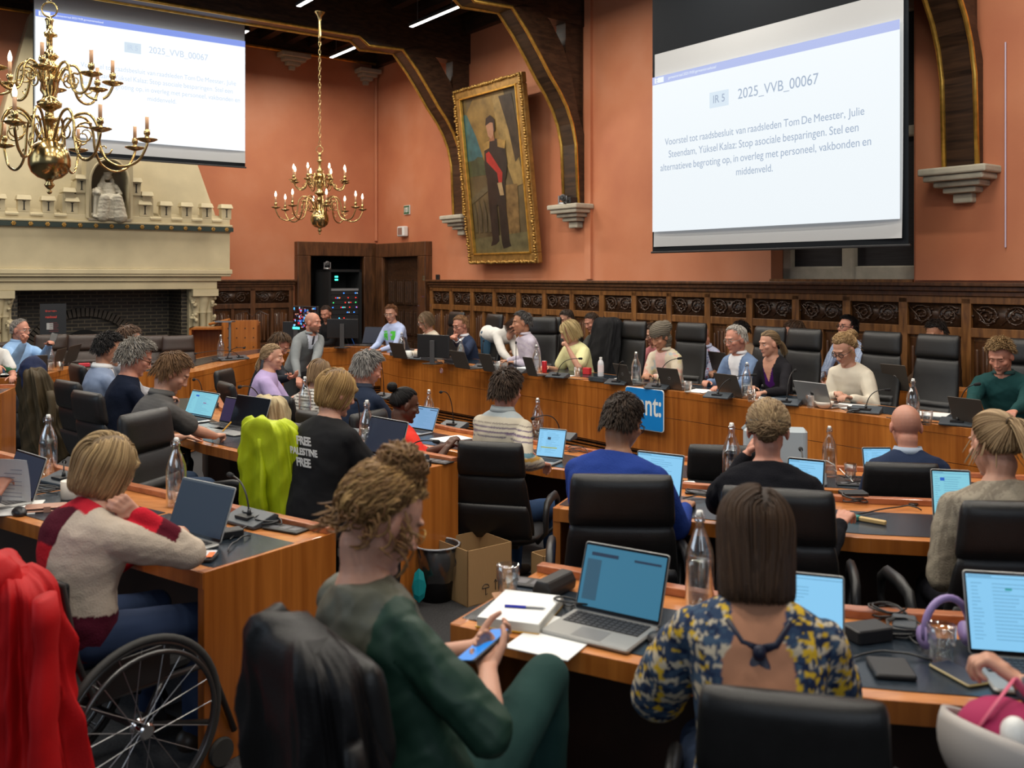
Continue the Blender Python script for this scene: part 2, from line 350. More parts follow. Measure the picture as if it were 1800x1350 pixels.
# ---------------------------------------------------------------- corner portals
def portal(name, a0, a1, zt, M, mr, w_=.28):
    f = MB()
    for k, (d, q) in enumerate(((0, 0), (.05, .09), (.1, .17))):
        ww = w_-q
        f.box(a0-ww, a0, d-.16, .02, PIT, zt, M=M); f.box(a1, a1+ww, d-.16, .02, PIT, zt, M=M); f.box(a0-ww, a1+ww, d-.16, .02, zt, zt+ww, M=M)
    o = struct(name, f, mr, bevel=.012); return o
MB0 = Matrix(((1, 0, 0, 0), (0, 1, 0, WB), (0, 0, 1, 0), (0, 0, 0, 1)))
portal('door_1', 7.85, 9.02, 2.27, MB0, W_OAKD)
MR0 = Matrix(((0, 1, 0, WR), (-1, 0, 0, 0), (0, 0, 1, 0), (0, 0, 0, 1)))
d2o = portal('door_2', -16.95, -15.55, 2.25, MR0, W_OAKD)
dl = MB(); dl.box(-16.95, -15.55, -.02, .0, PIT, 2.25, M=MR0)
for i in range(4):
    x = -16.9+i*.34
    for z0, z1 in ((.0, .6), (.7, 1.2), (1.3, 1.8)):
        dl.box(x, x+.28, -.045, -.02, z0, z1, M=MR0)
        for q in range(3): dl.tube([MR0 @ Vector((x+.06+q*.08, -.05, z0+.04)), MR0 @ Vector((x+.06+q*.08, -.05, z1-.04))], .02, 6)
struct('door_leaf', dl, CARV, parent=d2o, bevel=.005)
# ---------------------------------------------------------------- roof beams with curved braces, gilded edges and stone corbels
def pb(px, py, s): n, z = onB(px, py, WB-s); return (n, z)
PROF = [pb(x, y, 13.93) for x, y in ((632, 63), (648, 80), (708, 87), (733, 123), (752, 155), (770, 187), (785, 210), (797, 233), (806, 258), (812, 288))]
zb = PROF[0][1]-.01
nw = WR-.16
low = [(-8., zb), (PROF[0][0], zb)]+PROF[1:]+[(nw, 2.96)]
def beam(s0, vis=True, bw=.34):
    b = MB(); M = Matrix(((1, 0, 0, 0), (0, 0, 1, s0), (0, 1, 0, 0), (0, 0, 0, 1)))
    b.prism([(-8, zb+.02), (PROF[0][0], zb+.02), (PROF[1][0], PROF[1][1]+.02), (PROF[2][0]+.25, PROF[2][1]-.02), (WR+.05, PROF[2][1]-.05), (WR+.05, ZC+.35), (-8, ZC+.35)], .03, bw-.03, M=M)
    inner = [pb(x, y, 13.93) for x, y in ((822, 285), (815, 240), (806, 190), (792, 145), (770, 106))]
    b.prism(PROF[2:]+[(nw, 2.96), (WR+.02, 2.96)]+[(WR, inner[0][1])]+inner[1:]+[(PROF[2][0]+.5, PROF[2][1]+.1)], 0, bw, M=M)
    b.prism([(WR-.36, 4.4), (WR-.02, 4.1), (WR-.02, 5.7), (WR-.36, 5.7)], .06, bw-.06, M=M)
    b.prism([(-8, zb), (PROF[0][0], zb)]+[PROF[1], PROF[2]]+[(PROF[2][0]+.3, PROF[2][1]+.12), (PROF[1][0], PROF[1][1]+.14), (PROF[0][0], zb+.13), (-8, zb+.13)], 0, bw, M=M)
    o = struct('trim_5', b, W_DARK); o['label'] = 'dark oak roof beam with curved wall brace'
    for q in (.0, bw):
        g = MB(); g.tube([(n, s0+q, z) for n, z in low], .028, 6, up=(0, 1, 0)); struct('gilded_edge', g, GOLD, parent=o, smooth=True)
    bl = MB(); bl.box(WR-.36, WR, s0-.18, s0+bw+.18, 2.88, 2.955); bl.box(WR-.33, WR, s0-.14, s0+bw+.14, 2.82, 2.88); bl.box(WR-.26, WR, s0-.07, s0+bw+.07, 2.76, 2.82)
    bl.box(WR-.2, WR, s0+.0, s0+bw-.0, 2.70, 2.76); bl.box(WR-.13, WR, s0+.07, s0+bw-.07, 2.60, 2.70)
    k = struct('corbel', bl, STONE2, bevel=.018, parent=o)
for s0 in (13.93, 10.81, 7.75, 4.74, 1.7): beam(s0)
tb = MB(); tb.box(-8, WR, WB-.16, WB, 6.26, ZC+.35); o = struct('trim_6', tb, W_DARK)
gg = MB(); gg.tube([(-8, WB-.17, 6.25), (WR, WB-.17, 6.25)], .03, 6); struct('gilded_edge', gg, GOLD, parent=o)
tb = MB(); tb.box(WR-.12, WR, -4, WB, 6.2, ZC+.35); struct('trim_7', tb, W_DARK)
for (nn, zz, kk) in ((7.5, 6.2, 1.), (9.12, 6.1, .8), (1.7, 6.1, 1.3)):
    b = MB(); b.box(nn-.3*kk, nn+.3*kk, WB-.3, WB, zz-.06, zz+.03); b.box(nn-.22*kk, nn+.22*kk, WB-.24, WB, zz-.13, zz-.06); b.box(nn-.14*kk, nn+.14*kk, WB-.16, WB, zz-.2, zz-.13); b.box(nn-.06, nn+.06, WB-.08, WB, zz-.28, zz-.2)
    struct('trim_8', b, STONE2, bevel=.015)['label'] = 'stepped stone corbel under the ceiling'
# ---------------------------------------------------------------- ceiling strip lamps
def strip(n, s, lab):
    t = thing('strip_lamp', lab, 'ceiling light', room(n, s, 5.86), RA, 'strip lamps between the roof beams')
    b = MB(); b.rbox(-.045, .045, -.72, .72, 0, .05, .01); b.build('housing', BLACKP, t)
    b = MB(); b.box(-.03, .03, -.7, .7, -.006, 0); b.build('diffuser', LED, t)
    for y in (-.5, .5): b = MB(); b.tube([(0, y, .05), (0, y, .55)], .006, 5); b.build('hanger', GREYM, t)
for n_, s_, lb in ((7.64, 12.35, 'strip lamp between the two braced beams, right of the small chandelier'), (5.72, 12.35, 'strip lamp at the upper edge, left of the braced beam end'), (7.54, 15.05, 'strip lamp behind the first beam near the room corner'), (5.62, 15.55, 'strip lamp tip showing beside the left projection screen'), (3.8, 12.35, 'strip lamp above the upper left screen')):
    strip(n_, s_, lb)
# ---------------------------------------------------------------- fireplace
fp = bpy.data.objects.new('stone_fireplace', None); COL.objects.link(fp); fp.rotation_euler = (0, 0, RA); fp.location = (0, 0, 0)
tag(fp, 'cream stone fireplace with battlemented hood and dark brick hearth', 'fireplace')
FS = 16.2; A0, A1 = 1.82, 5.82; C0 = (A0+A1)/2
m = MB()   # hood: lintel mouldings, plain box, sloping breast
m.box(A0, A1, FS, WB, 1.98, 2.62); m.box(A0-.03, A1+.03, FS-.04, WB, 1.90, 1.98); m.box(A0-.01, A1+.01, FS-.02, WB, 1.86, 1.90)
m.box(A0+.2, A1-.2, FS+.08, WB, 1.64, 1.86); m.box(A0+.14, A1-.14, FS+.04, WB, 1.78, 1.86)
m.box(A0-.03, A1+.03, FS-.05, WB, 2.72, 2.76); m.box(A0-.01, A1+.01, FS-.02, WB, 2.62, 2.72)
m.build('hood', STONE, fp, bevel=.01)
m = MB(); a, b = FS+.28, WB-.05
m.add([(A0+.1, a, 2.76), (A1-.1, a, 2.76), (A1-.1, WB, 2.76), (A0+.1, WB, 2.76), (A0+1.0, b-.3, 6.2), (A1-1.1, b-.3, 6.2), (A1-1.1, WB, 6.2), (A0+1.0, WB, 6.2)], [(0, 1, 5, 4), (1, 2, 6, 5), (3, 0, 4, 7), (4, 5, 6, 7), (2, 3, 7, 6)])
m.build('sloping_breast', STONE, fp)
m = MB(); m.box(A0-.04, A1+.04, FS-.06, FS, 2.64, 2.715); m.build('green_frieze', mat('dark_green_paint', (.018, .034, .027), .6), fp)
for i in range(17):
    x = A0+.12+i*(A1-A0-.2)/16.; q = MB()
    Mq = Matrix.Translation((x, FS-.06, 2.677)) @ Matrix.Rotation(PI/2, 4, 'X')
    for k in range(6): q.ell((math.cos(k*PI/3)*.022, math.sin(k*PI/3)*.022, .004), (.016, .016, .014), 6, M=Mq)
    q.ell((0, 0, .012), .012, 6, M=Mq); q.build('gilt_rosette', GILT, fp, smooth=True)
def merlon(x, z0, z1, w_, dpt=.16, slit=True):
    q = MB(); q.box(x-w_/2, x+w_/2, FS+.0, FS+dpt, z0, z1)
    q.add([(x-w_/2-.025, FS-.035, z1), (x+w_/2+.025, FS-.035, z1), (x+w_/2+.025, FS+dpt+.02, z1), (x-w_/2-.025, FS+dpt+.02, z1), (x-w_/2-.01, FS+.01, z1+.075), (x+w_/2+.01, FS+.01, z1+.075), (x+w_/2+.01, FS+dpt, z1+.075), (x-w_/2-.01, FS+dpt, z1+.075)],
          [(0, 1, 5, 4), (1, 2, 6, 5), (2, 3, 7, 6), (3, 0, 4, 7), (4, 5, 6, 7), (0, 3, 2, 1)])
    o = q.build('merlon', STONE, fp, bevel=.006)
    if slit:
        q = MB(); zc = (z0+z1)/2+.02; q.box(x-.009, x+.009, FS-.003, FS+.01, zc-.08, zc+.06); q.box(x-.025, x+.025, FS-.003, FS+.01, zc+.05, zc+.062); q.box(x-.02, x+.02, FS-.003, FS+.01, zc-.082, zc-.072); q.build('arrow_slit', BLK, o)
m = MB(); m.box(A0, A1, FS, FS+.2, 2.76, 2.86); m.build('parapet', STONE, fp, bevel=.01)
for sg in (1, -1):
    for k in range(5):
        x = C0+sg*(.56+k*.345); merlon(x, 2.86, 3.05, .17)
        if k < 4:
            q = MB(); xx = x+sg*.172; q.add([(xx-.09, FS-.03, 2.84), (xx+.09, FS-.03, 2.84), (xx+.09, FS+.18, 2.93), (xx-.09, FS+.18, 2.93), (xx-.09, FS-.03, 2.81), (xx+.09, FS-.03, 2.81), (xx+.09, FS+.18, 2.8), (xx-.09, FS+.18, 2.8)], [(0, 1, 2, 3), (4, 7, 6, 5), (0, 4, 5, 1), (1, 5, 6, 2), (3, 2, 6, 7), (0, 3, 7, 4)]); q.build('crenel_sill', STONE, fp)
    q = MB(); q.box(min(C0+sg*.34, C0+sg*.5), max(C0+sg*.34, C0+sg*.5), FS+.02, FS+.4, 2.86, 3.4); q.box(min(C0+sg*.5, C0+sg*.7), max(C0+sg*.5, C0+sg*.7), FS+.02, FS+.4, 2.86, 3.18); q.build('stepped_gable', STONE, fp, bevel=.006)
    merlon(C0+sg*.42, 3.2, 3.42, .15, .3); merlon(C0+sg*.6, 3.1, 3.2, .15, .3, False)
# niche with trefoil arch
pts = []
def arch(w_, zs, zt, n=9):
    r = []
    for k in range(n+1):
        a = PI*k/n; x = math.cos(a); z = math.sin(a)**.8; lob = 1-.16*abs(math.sin(3*a))**2 if n > 7 else 1
        r.append((C0+x*w_, zs+(zt-zs)*z))
    return r
ai = arch(.285, 3.38, 3.75, 18); ao = [(C0+.34, 2.86), (C0+.34, 3.86), (C0, 4.02), (C0-.34, 3.86), (C0-.34, 2.86)]
poly = [(C0+.285, 2.8)]+ai+[(C0-.285, 2.8), (C0-.36, 2.8), (C0-.36, 3.9), (C0, 4.06), (C0+.36, 3.9), (C0+.36, 2.8)]
MN = Matrix(((1, 0, 0, 0), (0, 0, 1, FS-.03), (0, 1, 0, 0), (0, 0, 0, 1)))
bmq = bmesh.new(); vv = [bmq.verts.new((p[0], FS-.03, p[1])) for p in poly]; fce = bmq.faces.new(vv); ex = bmesh.ops.extrude_face_region(bmq, geom=[fce])
bmesh.ops.translate(bmq, verts=[q for q in ex['geom'] if isinstance(q, bmesh.types.BMVert)], vec=(0, .34, 0)); bmesh.ops.triangulate(bmq, faces=bmq.faces[:]); bmesh.ops.recalc_face_normals(bmq, faces=bmq.faces[:])
me = bpy.data.meshes.new('niche'); bmq.to_mesh(me); bmq.free(); me.materials.append(STONE); o = bpy.data.objects.new('niche', me); COL.objects.link(o); o.parent = fp
q = MB(); q.tube([(x, FS-.035, z) for x, z in [(C0+.30, 2.82), (C0+.30, 3.38)]+[(C0+math.cos(PI*k/12)*.30, 3.38+.39*math.sin(PI*k/12)) for k in range(1, 12)]+[(C0-.30, 3.38), (C0-.30, 2.82)]], .018, 6); q.build('arch_moulding', STONE, fp, smooth=True)
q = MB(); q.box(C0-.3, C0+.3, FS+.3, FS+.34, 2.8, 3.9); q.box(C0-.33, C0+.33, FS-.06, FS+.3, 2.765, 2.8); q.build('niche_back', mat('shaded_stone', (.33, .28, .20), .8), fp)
# hearth: jambs, columns, brick
for x0, x1 in ((A0+.2, A0+.62), (A1-.62, A1-.2)):
    cx = (x0+x1)/2; q = MB(); q.box(x0, x1, FS+.3, WB, PIT, 1.64); q.box(x0-.04, x1+.04, FS+.05, WB, PIT, .25)
    q.build('jamb', STONE, fp, bevel=.01)
    q = MB()
    for dx in (-.11, 0, .11): q.lathe([(.075, .25), (.08, .3), (.055, .34), (.052, 1.2), (.07, 1.23), (.06, 1.26), (.1, 1.4), (.13, 1.5), (.13, 1.6)], 14, M=Matrix.Translation((cx+dx, FS+.2+abs(dx)*.4, 0)))
    q.box(cx-.22, cx+.22, FS+.04, FS+.4, 1.52, 1.64); q.build('clustered_column', STONE, fp, auto=40)
    q = MB()
    for k in range(26): q.ell((cx+rnd.choice((-1, 1))*rnd.uniform(.13, .2), FS+.1+rnd.uniform(0, .1), rnd.choice((1.1, 1.45))+rnd.uniform(-.1, .1)), (rnd.uniform(.02, .045), .03, rnd.uniform(.02, .045)), 7)
    q.build('carved_leaves', STONE, fp, smooth=True)
q = MB(); q.box(A0+.5, A1-.5, WB-.15, WB-.05, PIT, 1.7); q.box(A0+.6, A0+.72, FS+.4, WB-.1, PIT, 1.66); q.box(A1-.72, A1-.6, FS+.4, WB-.1, PIT, 1.66); q.build('brick_back', BR_, fp)
q = MB(); nA = 34; cxa = C0-.15
for k in range(nA):
    a = PI*(.12+.76*(k+.5)/nA); R0 = 1.0; zc = .25
    Mk = Matrix.Translation((cxa+math.cos(a)*R0, WB-.2, zc+math.sin(a)*R0)) @ Matrix.Rotation(-(a-PI/2), 4, 'Y'); q.box(-.026, .026, -.05, .05, -.07, .07, M=Mk)
q.build('brick_arch', mat('arch_brick', (.075, .06, .045), .5, var=.3, vs=9), fp)
q = MB(); q.prism([(cxa+math.cos(PI*(.12+.76*k/12))*.55, .1+math.sin(PI*(.12+.76*k/12))*.85) for k in range(13)]+[(cxa-.5, PIT), (cxa+.5, PIT)], 0, .03, M=Matrix(((1, 0, 0, 0), (0, 0, 1, WB-.2), (0, 1, 0, 0), (0, 0, 0, 1)))); q.build('iron_fireback', BLK, fp)
# ---------------------------------------------------------------- small wall fittings
def fit(name, lab, cat, mb, m, loc, **k):
    o = mb.build(name, m, None, **k); o.location = loc; o.rotation_euler = (0, 0, RA); return tag(o, lab, cat)
s_, z_ = onR(717, 369); t = thing('exit_sign', 'small green escape route sign on the terracotta wall', 'sign', room(WR-.02, s_, z_), RA)
b = MB(); b.box(-.01, .01, -.11, .11, -.09, .09); b.build('plate', WHITE, t); b = MB(); b.box(-.014, -.01, -.1, .1, -.08, .08); b.build('panel', mat('sign_green', (.02, .13, .05), .5), t)
b = MB(); b.box(-.017, -.014, -.028, .028, .0, .05); b.box(-.017, -.014, -.07, -.05, -.05, .05); b.box(-.017, -.014, .05, .07, -.05, .05); b.prism([(-.035, -.01), (.035, -.01), (0, -.06)], -.017, -.014, M=Matrix(((0, 0, 1, 0), (1, 0, 0, 0), (0, 1, 0, 0), (0, 0, 0, 1)))); b.build('pictogram', WHITE, t)
s_, z_ = onR(713, 407); t = thing('wall_speaker', 'small white box speaker on the wall above the corner portal', 'speaker', room(WR-.07, s_, z_), RA)
b = MB(); b.rbox(-.06, .06, -.13, .13, -.1, .1, .03); b.build('case', WHITE, t); b = MB(); b.box(-.065, -.06, -.08, .08, -.07, .07); b.build('grille', mat('speaker_grille', (.3, .17, .13), .7), t)
s_, z_ = onR(771, 491); b = MB(); b.rbox(-.02, .02, -.05, .05, -.07, .07, .01); fit('wall_socket', 'black box above the wainscot beside the corner portal', 'socket', b, BLACKP, room(WR-.02, s_, z_+.02))
s0, za = onR(1771, 435, .02); s1, zb_ = onR(1772, 75, .02); b = MB(); b.tube([(0, 0, za), (0, 0, zb_)], .008, 6); fit('wall_conduit', 'thin pale vertical conduit near the right edge of the wall', 'conduit', b, mat('lilac_conduit', (.6, .5, .62), .5), room(WR-.06, s0, 0))
def ptz(lab, loc, rz):
    t = thing('conference_camera', lab, 'camera', loc, rz)
    b = MB(); b.lathe([(.075, 0), (.08, .01), (.075, .03), (.06, .04)], 20); b.build('base', GREYM, t, auto=40)
    b = MB(); b.rbox(-.07, -.05, -.03, .03, .03, .14, .01); b.rbox(.05, .07, -.03, .03, .03, .14, .01); b.build('yoke', GREYM, t)
    b = MB(); b.ell((0, 0, .11), (.052, .058, .055), 16); b.build('head', mat('camera_grey', (.12, .12, .125), .35), t, smooth=True)
    b = MB(); b.lathe([(.03, 0), (.032, .02), (.02, .022), (.0, .015)], 16, M=Matrix.Translation((0, -.05, .11)) @ Matrix.Rotation(PI/2, 4, 'X')); b.build('lens', BLACKP, t, smooth=True)
ptz('grey dome camera on the stone corbel right of the painting', room(WR-.24, 11.08, 2.955), RA-.9)
b = MB(); b.rbox(-.09, .09, -.05, .05, 0, .1, .02); b.tube([(-.09, 0, .05), (-.16, .03, .02), (-.1, .05, .0)], .012, 6); fit('mounting_clamp', 'black clamp beside the dome camera on the corbel', 'clamp', b, BLACKP, room(WR-.24, 10.85, 2.955))
# ---------------------------------------------------------------- server rack in the corner recess
t = thing('server_rack', 'tall black equipment rack with coloured lamps in the corner recess', 'server rack', room(8.42, 17.05, 0), RA)
b = MB(); b.box(-.36, -.31, -.1, .6, PIT, 2.0); b.box(.31, .36, -.1, .6, PIT, 2.0); b.box(-.36, .36, -.1, .6, 1.95, 2.0); b.box(-.36, .36, .5, .6, PIT, 2.0); b.build('cabinet', BLK, t)
lamps = [emis('lamp_green', (.05, .9, .2), 3), emis('lamp_red', (.9, .03, .02), 3), emis('lamp_blue', (.03, .2, 1), 5), emis('lamp_white', (.8, .85, .9), 1.2), emis('lamp_cyan', (.05, .9, .6), 3)]
zz = 1.62
for k, hgt in enumerate((.05, .08, .1, .09, .1, .1, .12, .1, .12)):
    b = MB(); b.box(-.3, .3, -.08, .45, zz-hgt+.008, zz); u = b.build('rack_unit', mat('rack_grey', (.25, .25, .26), .4) if k == 0 else mat('rack_black', (.02, .02, .022), .5), t)
    if k:
        for q in range(rnd.randint(3, 8)):
            x = rnd.uniform(-.27, .27); c = MB(); c.box(x-.009, x+.009, -.086, -.08, zz-hgt*.6, zz-hgt*.6+.014); c.build('indicator_lamp', rnd.choice(lamps[:4] if k < 7 else lamps[:3]), u)
    zz -= hgt
b = MB(); b.box(-.22, -.16, -.1, -.08, 1.78, 1.81); b.box(-.22, -.16, -.1, -.08, 1.84, 1.87); b.build('status_light', lamps[4], t)
for k in range(4):
    b = MB(); x = .2-.12*k; b.tube([(x, -.09, 1.0), (x-.05, -.16, .8), (x+.1, -.14, .5), (x, -.09, .2)], .009, 5); b.build('cable', [BLACKP, mat('blue_cable', (.02, .1, .4), .5)][k % 2], t)
ptz('dome camera on top of the equipment rack', room(8.1, 17.1, 2.0), RA-.3)
# ================================================================ projection screens
def fit_text(name, body, width, m, parent, M0, align='CENTER', bold=0., ex=.0006):
    def mk(s_):
        cu = bpy.data.curves.new('txt', 'FONT'); cu.body = s_; cu.size = 1; cu.align_x = 'LEFT'; cu.align_y = 'CENTER'; cu.offset = bold; cu.extrude = .004
        t = bpy.data.objects.new('txt', cu); COL.objects.link(t); dg = bpy.context.evaluated_depsgraph_get(); me = bpy.data.meshes.new_from_object(t.evaluated_get(dg)); bpy.data.objects.remove(t); return me
    words = body.split(' '); me = [mk(w_) for w_ in words]; x = 0; pos = []
    for k in me: xs = [v.co.x for v in k.vertices]; pos.append(x-min(xs)); x += max(xs)-min(xs)+.30
    x -= .30; s = width/x; o = None
    for k, p in zip(me, pos):
        k.transform(M0 @ Matrix.Diagonal((s, s*1.12, s*.15, 1)) @ Matrix.Translation((p-x/2, 0, 0))); k.name = name; k.materials.clear(); k.materials.append(m); o = bpy.data.objects.new(name, k); COL.objects.link(o); o.parent = parent
    return o
S_WHITE = emis('slide_white', (.80, .86, .90), .95); S_WHITE2 = emis('slide_bright_white', (.9, .94, .97), 1.)
S_BAR = emis('slide_blue_bar', (.42, .5, .85), .85); S_BAR2 = emis('slide_blue_bar_left', (.24, .34, .85), .9)
S_TXT = emis('slide_text', (.36, .46, .62), .8); S_TXT2 = emis('slide_text_left', (.5, .6, .74), 1.); S_CHIP = emis('slide_chip', (.62, .73, .83), .95)
CANV = mat('screen_cloth', (.43, .44, .45), .85); MASK = mat('screen_mask', (.005, .007, .010), .8, spec=.2)
def screen(name, lab, M, w_, ztop, zbot, zi1, zi0, mask_top, mats, txtw, cx, e=.045):
    """M maps local x (viewer's right), z up, -y towards the viewer"""
    wt, bar, tx, chip = mats; t = thing(name, lab, 'projection screen', (0, 0, 0)); t.matrix_world = M
    b = MB(); b.box(0, w_, .0, .004, zbot-.02, ztop); b.build('mask', MASK, t)
    b = MB()
    def cloth(u, v):
        x = e+(w_-2*e)*u; z = zbot+.06+(mask_top-zbot-.06)*v; return (x, -.006-.03*math.exp(-(1-u)*14)*math.exp(-v*3)-.02*math.exp(-u*16)*math.exp(-v*4), z)
    b.grid(cloth, 24, 24); b.build('cloth', CANV, t, smooth=True)
    b = MB(); b.box(-.02, w_+.02, -.012, .012, zbot-.02, zbot+.005); b.build('bottom_bar', BLACKP, t, bevel=.006)
    im = MB(); im.box(e+.01, w_-e-.01, -.056, -.053, zi0, zi1); img = im.build('slide', wt, t)
    im = MB(); im.box(e+.01, w_-e-.01, -.058, -.056, zi1-.095, zi1); im.build('header_bar', bar, t)
    R = Matrix.Rotation(PI/2, 4, 'X'); P = lambda x, z: Matrix.Translation((x, -.0575, z)) @ R
    im = MB(); im.box(e+.05, e+.2, -.0595, -.058, zi1-.08, zi1-.015); im.build('header_logo', wt, t)
    fit_text('header_text', 'E', .03, bar, t, Matrix.Translation((e+.09, -.06, zi1-.047)) @ R)
    fit_text('header_text', 'gemeenteraad 2025 19:00 gemeenteraadszaal', .75*txtw/2.7, wt, t, Matrix.Translation((e+.25+.4*txtw/2.7, -.0595, zi1-.045)) @ R)
    k = txtw/2.7; z1 = zi1-(.42)*k
    im = MB(); im.box(cx-.64*k, cx-.36*k, -.0575, -.056, z1-.09*k, z1+.09*k); im.build('number_chip', chip, t)
    fit_text('chip_text', 'IR 5', .17*k, tx, t, P(cx-.5*k, z1), bold=.01)
    fit_text('reference_number', '2025_VVB_00067', 1.05*k, tx, t, P(cx+.3*k, z1+.005))
    for i, (s, f) in enumerate((('Voorstel tot raadsbesluit van raadsleden Tom De Meester, Julie', 1.), ('Steendam, Yüksel Kalaz: Stop asociale besparingen. Stel een', .953), ('alternatieve begroting op, in overleg met personeel, vakbonden en', 1.055), ('middenveld.', .185))):
        fit_text('slide_text', s, txtw*f, tx, t, P(cx, zi1-.82*k-.153*k*i))
    return t
def frameM(origin, xdir):    # local x = xdir (plan), local -y faces the room
    x = Vector((xdir[0], xdir[1], 0)).normalized(); z = Vector((0, 0, 1)); y = z.cross(x)
    M = Matrix((x, y, z)).transposed().to_4x4(); M.translation = origin; return M
sL, _ = onR(1147, 400, WR-8.2); sR, _ = onR(1597, 400, WR-8.2)
screen('projection_screen', 'hanging projection screen in front of the terracotta wall, right half of the picture', frameM(room(8.2, sL, 0), room(0, -1)), sL-sR, 6.3, 2.16, 4.27, 2.40, 4.56, (S_WHITE, S_BAR, S_TXT, S_CHIP), 2.66, (sL-sR)/2-.08)
nL, _ = onB(58, 100, WB-14.7); nR, _ = onB(431, 100, WB-14.7)
screen('projection_screen', 'hanging projection screen in front of the fireplace, upper left', frameM(room(nL, 14.7, 0), room(1, 0)), nR-nL, 6.3, 3.62, 5.63, 3.87, 6.28, (S_WHITE2, S_BAR2, S_TXT2, S_CHIP), 2.3, (nR-nL)/2+.22, .012)
# ================================================================ painting
t = thing('framed_painting', 'large gilt framed portrait of a standing officer leaning out from the wall', 'painting')
s1, s0 = 13.67, 11.72; zb0, zt0 = 2.08, 5.08; PWd = s1-s0; PH = math.hypot(zt0-zb0, .34); tilt = math.atan2(.34, zt0-zb0)
M = frameM(room(WR-.12, s1, zb0), room(0, -1)) @ Matrix.Rotation(tilt, 4, 'X'); t.matrix_world = M
bw = .17
for k, (x0, x1, z0, z1) in enumerate(((0, PWd, 0, bw), (0, PWd, PH-bw, PH), (0, bw, bw, PH-bw), (PWd-bw, PWd, bw, PH-bw))):
    b = MB(); b.box(x0, x1, -.1, .0, z0, z1); b.build('frame_rail', mat('frame_gilt', (.36, .20, .055), .45, .5, var=.3, vs=14, bump=.3, bs=60), t, bevel=.015)
orn = MB(); r = random.Random(3)
def rope(p, q, n):
    for i in range(n):
        f = (i+.5)/n; c = Vector(p).lerp(Vector(q), f); orn.ell((c.x+r.uniform(-.008, .008), -.115+r.uniform(-.01, .01), c.z+r.uniform(-.008, .008)), (r.uniform(.022, .036), r.uniform(.02, .03), r.uniform(.02, .034)), 6)
i_ = .03; rope((i_, 0, i_), (PWd-i_, 0, i_), 44); rope((i_, 0, PH-i_), (PWd-i_, 0, PH-i_), 44); rope((i_, 0, i_), (i_, 0, PH-i_), 68); rope((PWd-i_, 0, i_), (PWd-i_, 0, PH-i_), 68)
orn.build('carved_border', GILT, t, smooth=True)
b = MB()
for x0, x1, z0, z1 in ((bw-.01, PWd-bw+.01, bw-.01, bw+.02), (bw-.01, PWd-bw+.01, PH-bw-.02, PH-bw+.01), (bw-.01, bw+.02, bw, PH-bw), (PWd-bw-.02, PWd-bw+.01, bw, PH-bw)): b.box(x0, x1, -.115, -.06, z0, z1)
b.build('inner_slip', GOLD, t, bevel=.005)
b = MB(); b.box(bw, PWd-bw, -.05, -.03, bw, PH-bw); cv = b.build('canvas', mat('dark_oil_canvas', (.085, .062, .03), .45, var=.6, vs=2.2, coat=.3), t)
cw, chh = PWd-2*bw, PH-2*bw; lay = [0]
def paint(pts, col, var=.35, vs=7):
    lay[0] += 1; b = MB(); y = -.051-.0009*lay[0]; n = len(pts)
    b.add([(bw+cw*x, y, bw+chh*z) for x, z in pts], [tuple(range(n))]); b.build('painted_shape', mat('oil_%02d' % lay[0], col, .45, var=var, vs=vs, coat=.3), cv)
paint([(0, .55), (.3, .55), (.35, .7), (.22, .88), (0, .9)], (.025, .10, .11)); paint([(0, .5), (.42, .5), (.4, .6), (.2, .62), (.12, .6), (0, .6)], (.045, .06, .03))
paint([(.06, .9), (.2, .98), (.55, .99), (.62, .7), (.5, .55), (.38, .5), (.3, .6), (.2, .75)], (.19, .115, .03), .4, 4)
paint([(.55, .99), (.75, .99), (.85, .7), (.98, .42), (.8, .4), (.66, .6), (.58, .8)], (.23, .15, .05), .5, 5); paint([(.66, .96), (.88, .96), (.97, .6), (.85, .55), (.78, .75)], (.03, .02, .012), .5)
paint([(.6, .42), (.85, .42), (.82, .1), (.62, .1)], (.16, .095, .035), .5); paint([(0, .36), (.34, .44), (.34, .4), (0, .32)], (.11, .09, .05)); 
for k in range(4): paint([(.03+.09*k, .14), (.08+.09*k, .14), (.09+.09*k, .26), (.06+.09*k, .36), (.03+.09*k, .26)], (.075, .06, .035))
paint([(0, 0), (1, 0), (1, .13), (0, .1)], (.11, .095, .045), .3)
paint([(.34, .5), (.66, .5), (.63, .28), (.64, .07), (.66, .045), (.52, .03), (.5, .07), (.5, .3), (.47, .3), (.46, .08), (.4, .06), (.3, .05), (.34, .09), (.33, .3)], (.018, .013, .011), .3)
paint([(.33, .48), (.67, .46), (.72, .55), (.7, .66), (.6, .71), (.42, .71), (.34, .66), (.32, .56)], (.02, .016, .014), .3)
paint([(.36, .63), (.42, .64), (.62, .5), (.6, .44), (.54, .44), (.53, .5), (.36, .58)], (.35, .025, .02), .25)
paint([(.33, .69), (.45, .71), (.43, .66), (.34, .65)], (.3, .18, .05)); paint([(.58, .71), (.72, .69), (.7, .64), (.58, .66)], (.3, .18, .05))
paint([(.44, .70), (.54, .70), (.53, .74), (.46, .74)], (.22, .09, .045)); paint([(.41, .80), (.43, .735), (.48, .715), (.53, .74), (.545, .8), (.5, .83), (.44, .83)], (.34, .17, .10), .15)
paint([(.40, .80), (.42, .845), (.5, .86), (.57, .83), (.565, .76), (.54, .755), (.535, .81), (.49, .815)], (.02, .013, .01)); paint([(.52, .44), (.6, .44), (.62, .36), (.55, .36)], (.3, .2, .1))
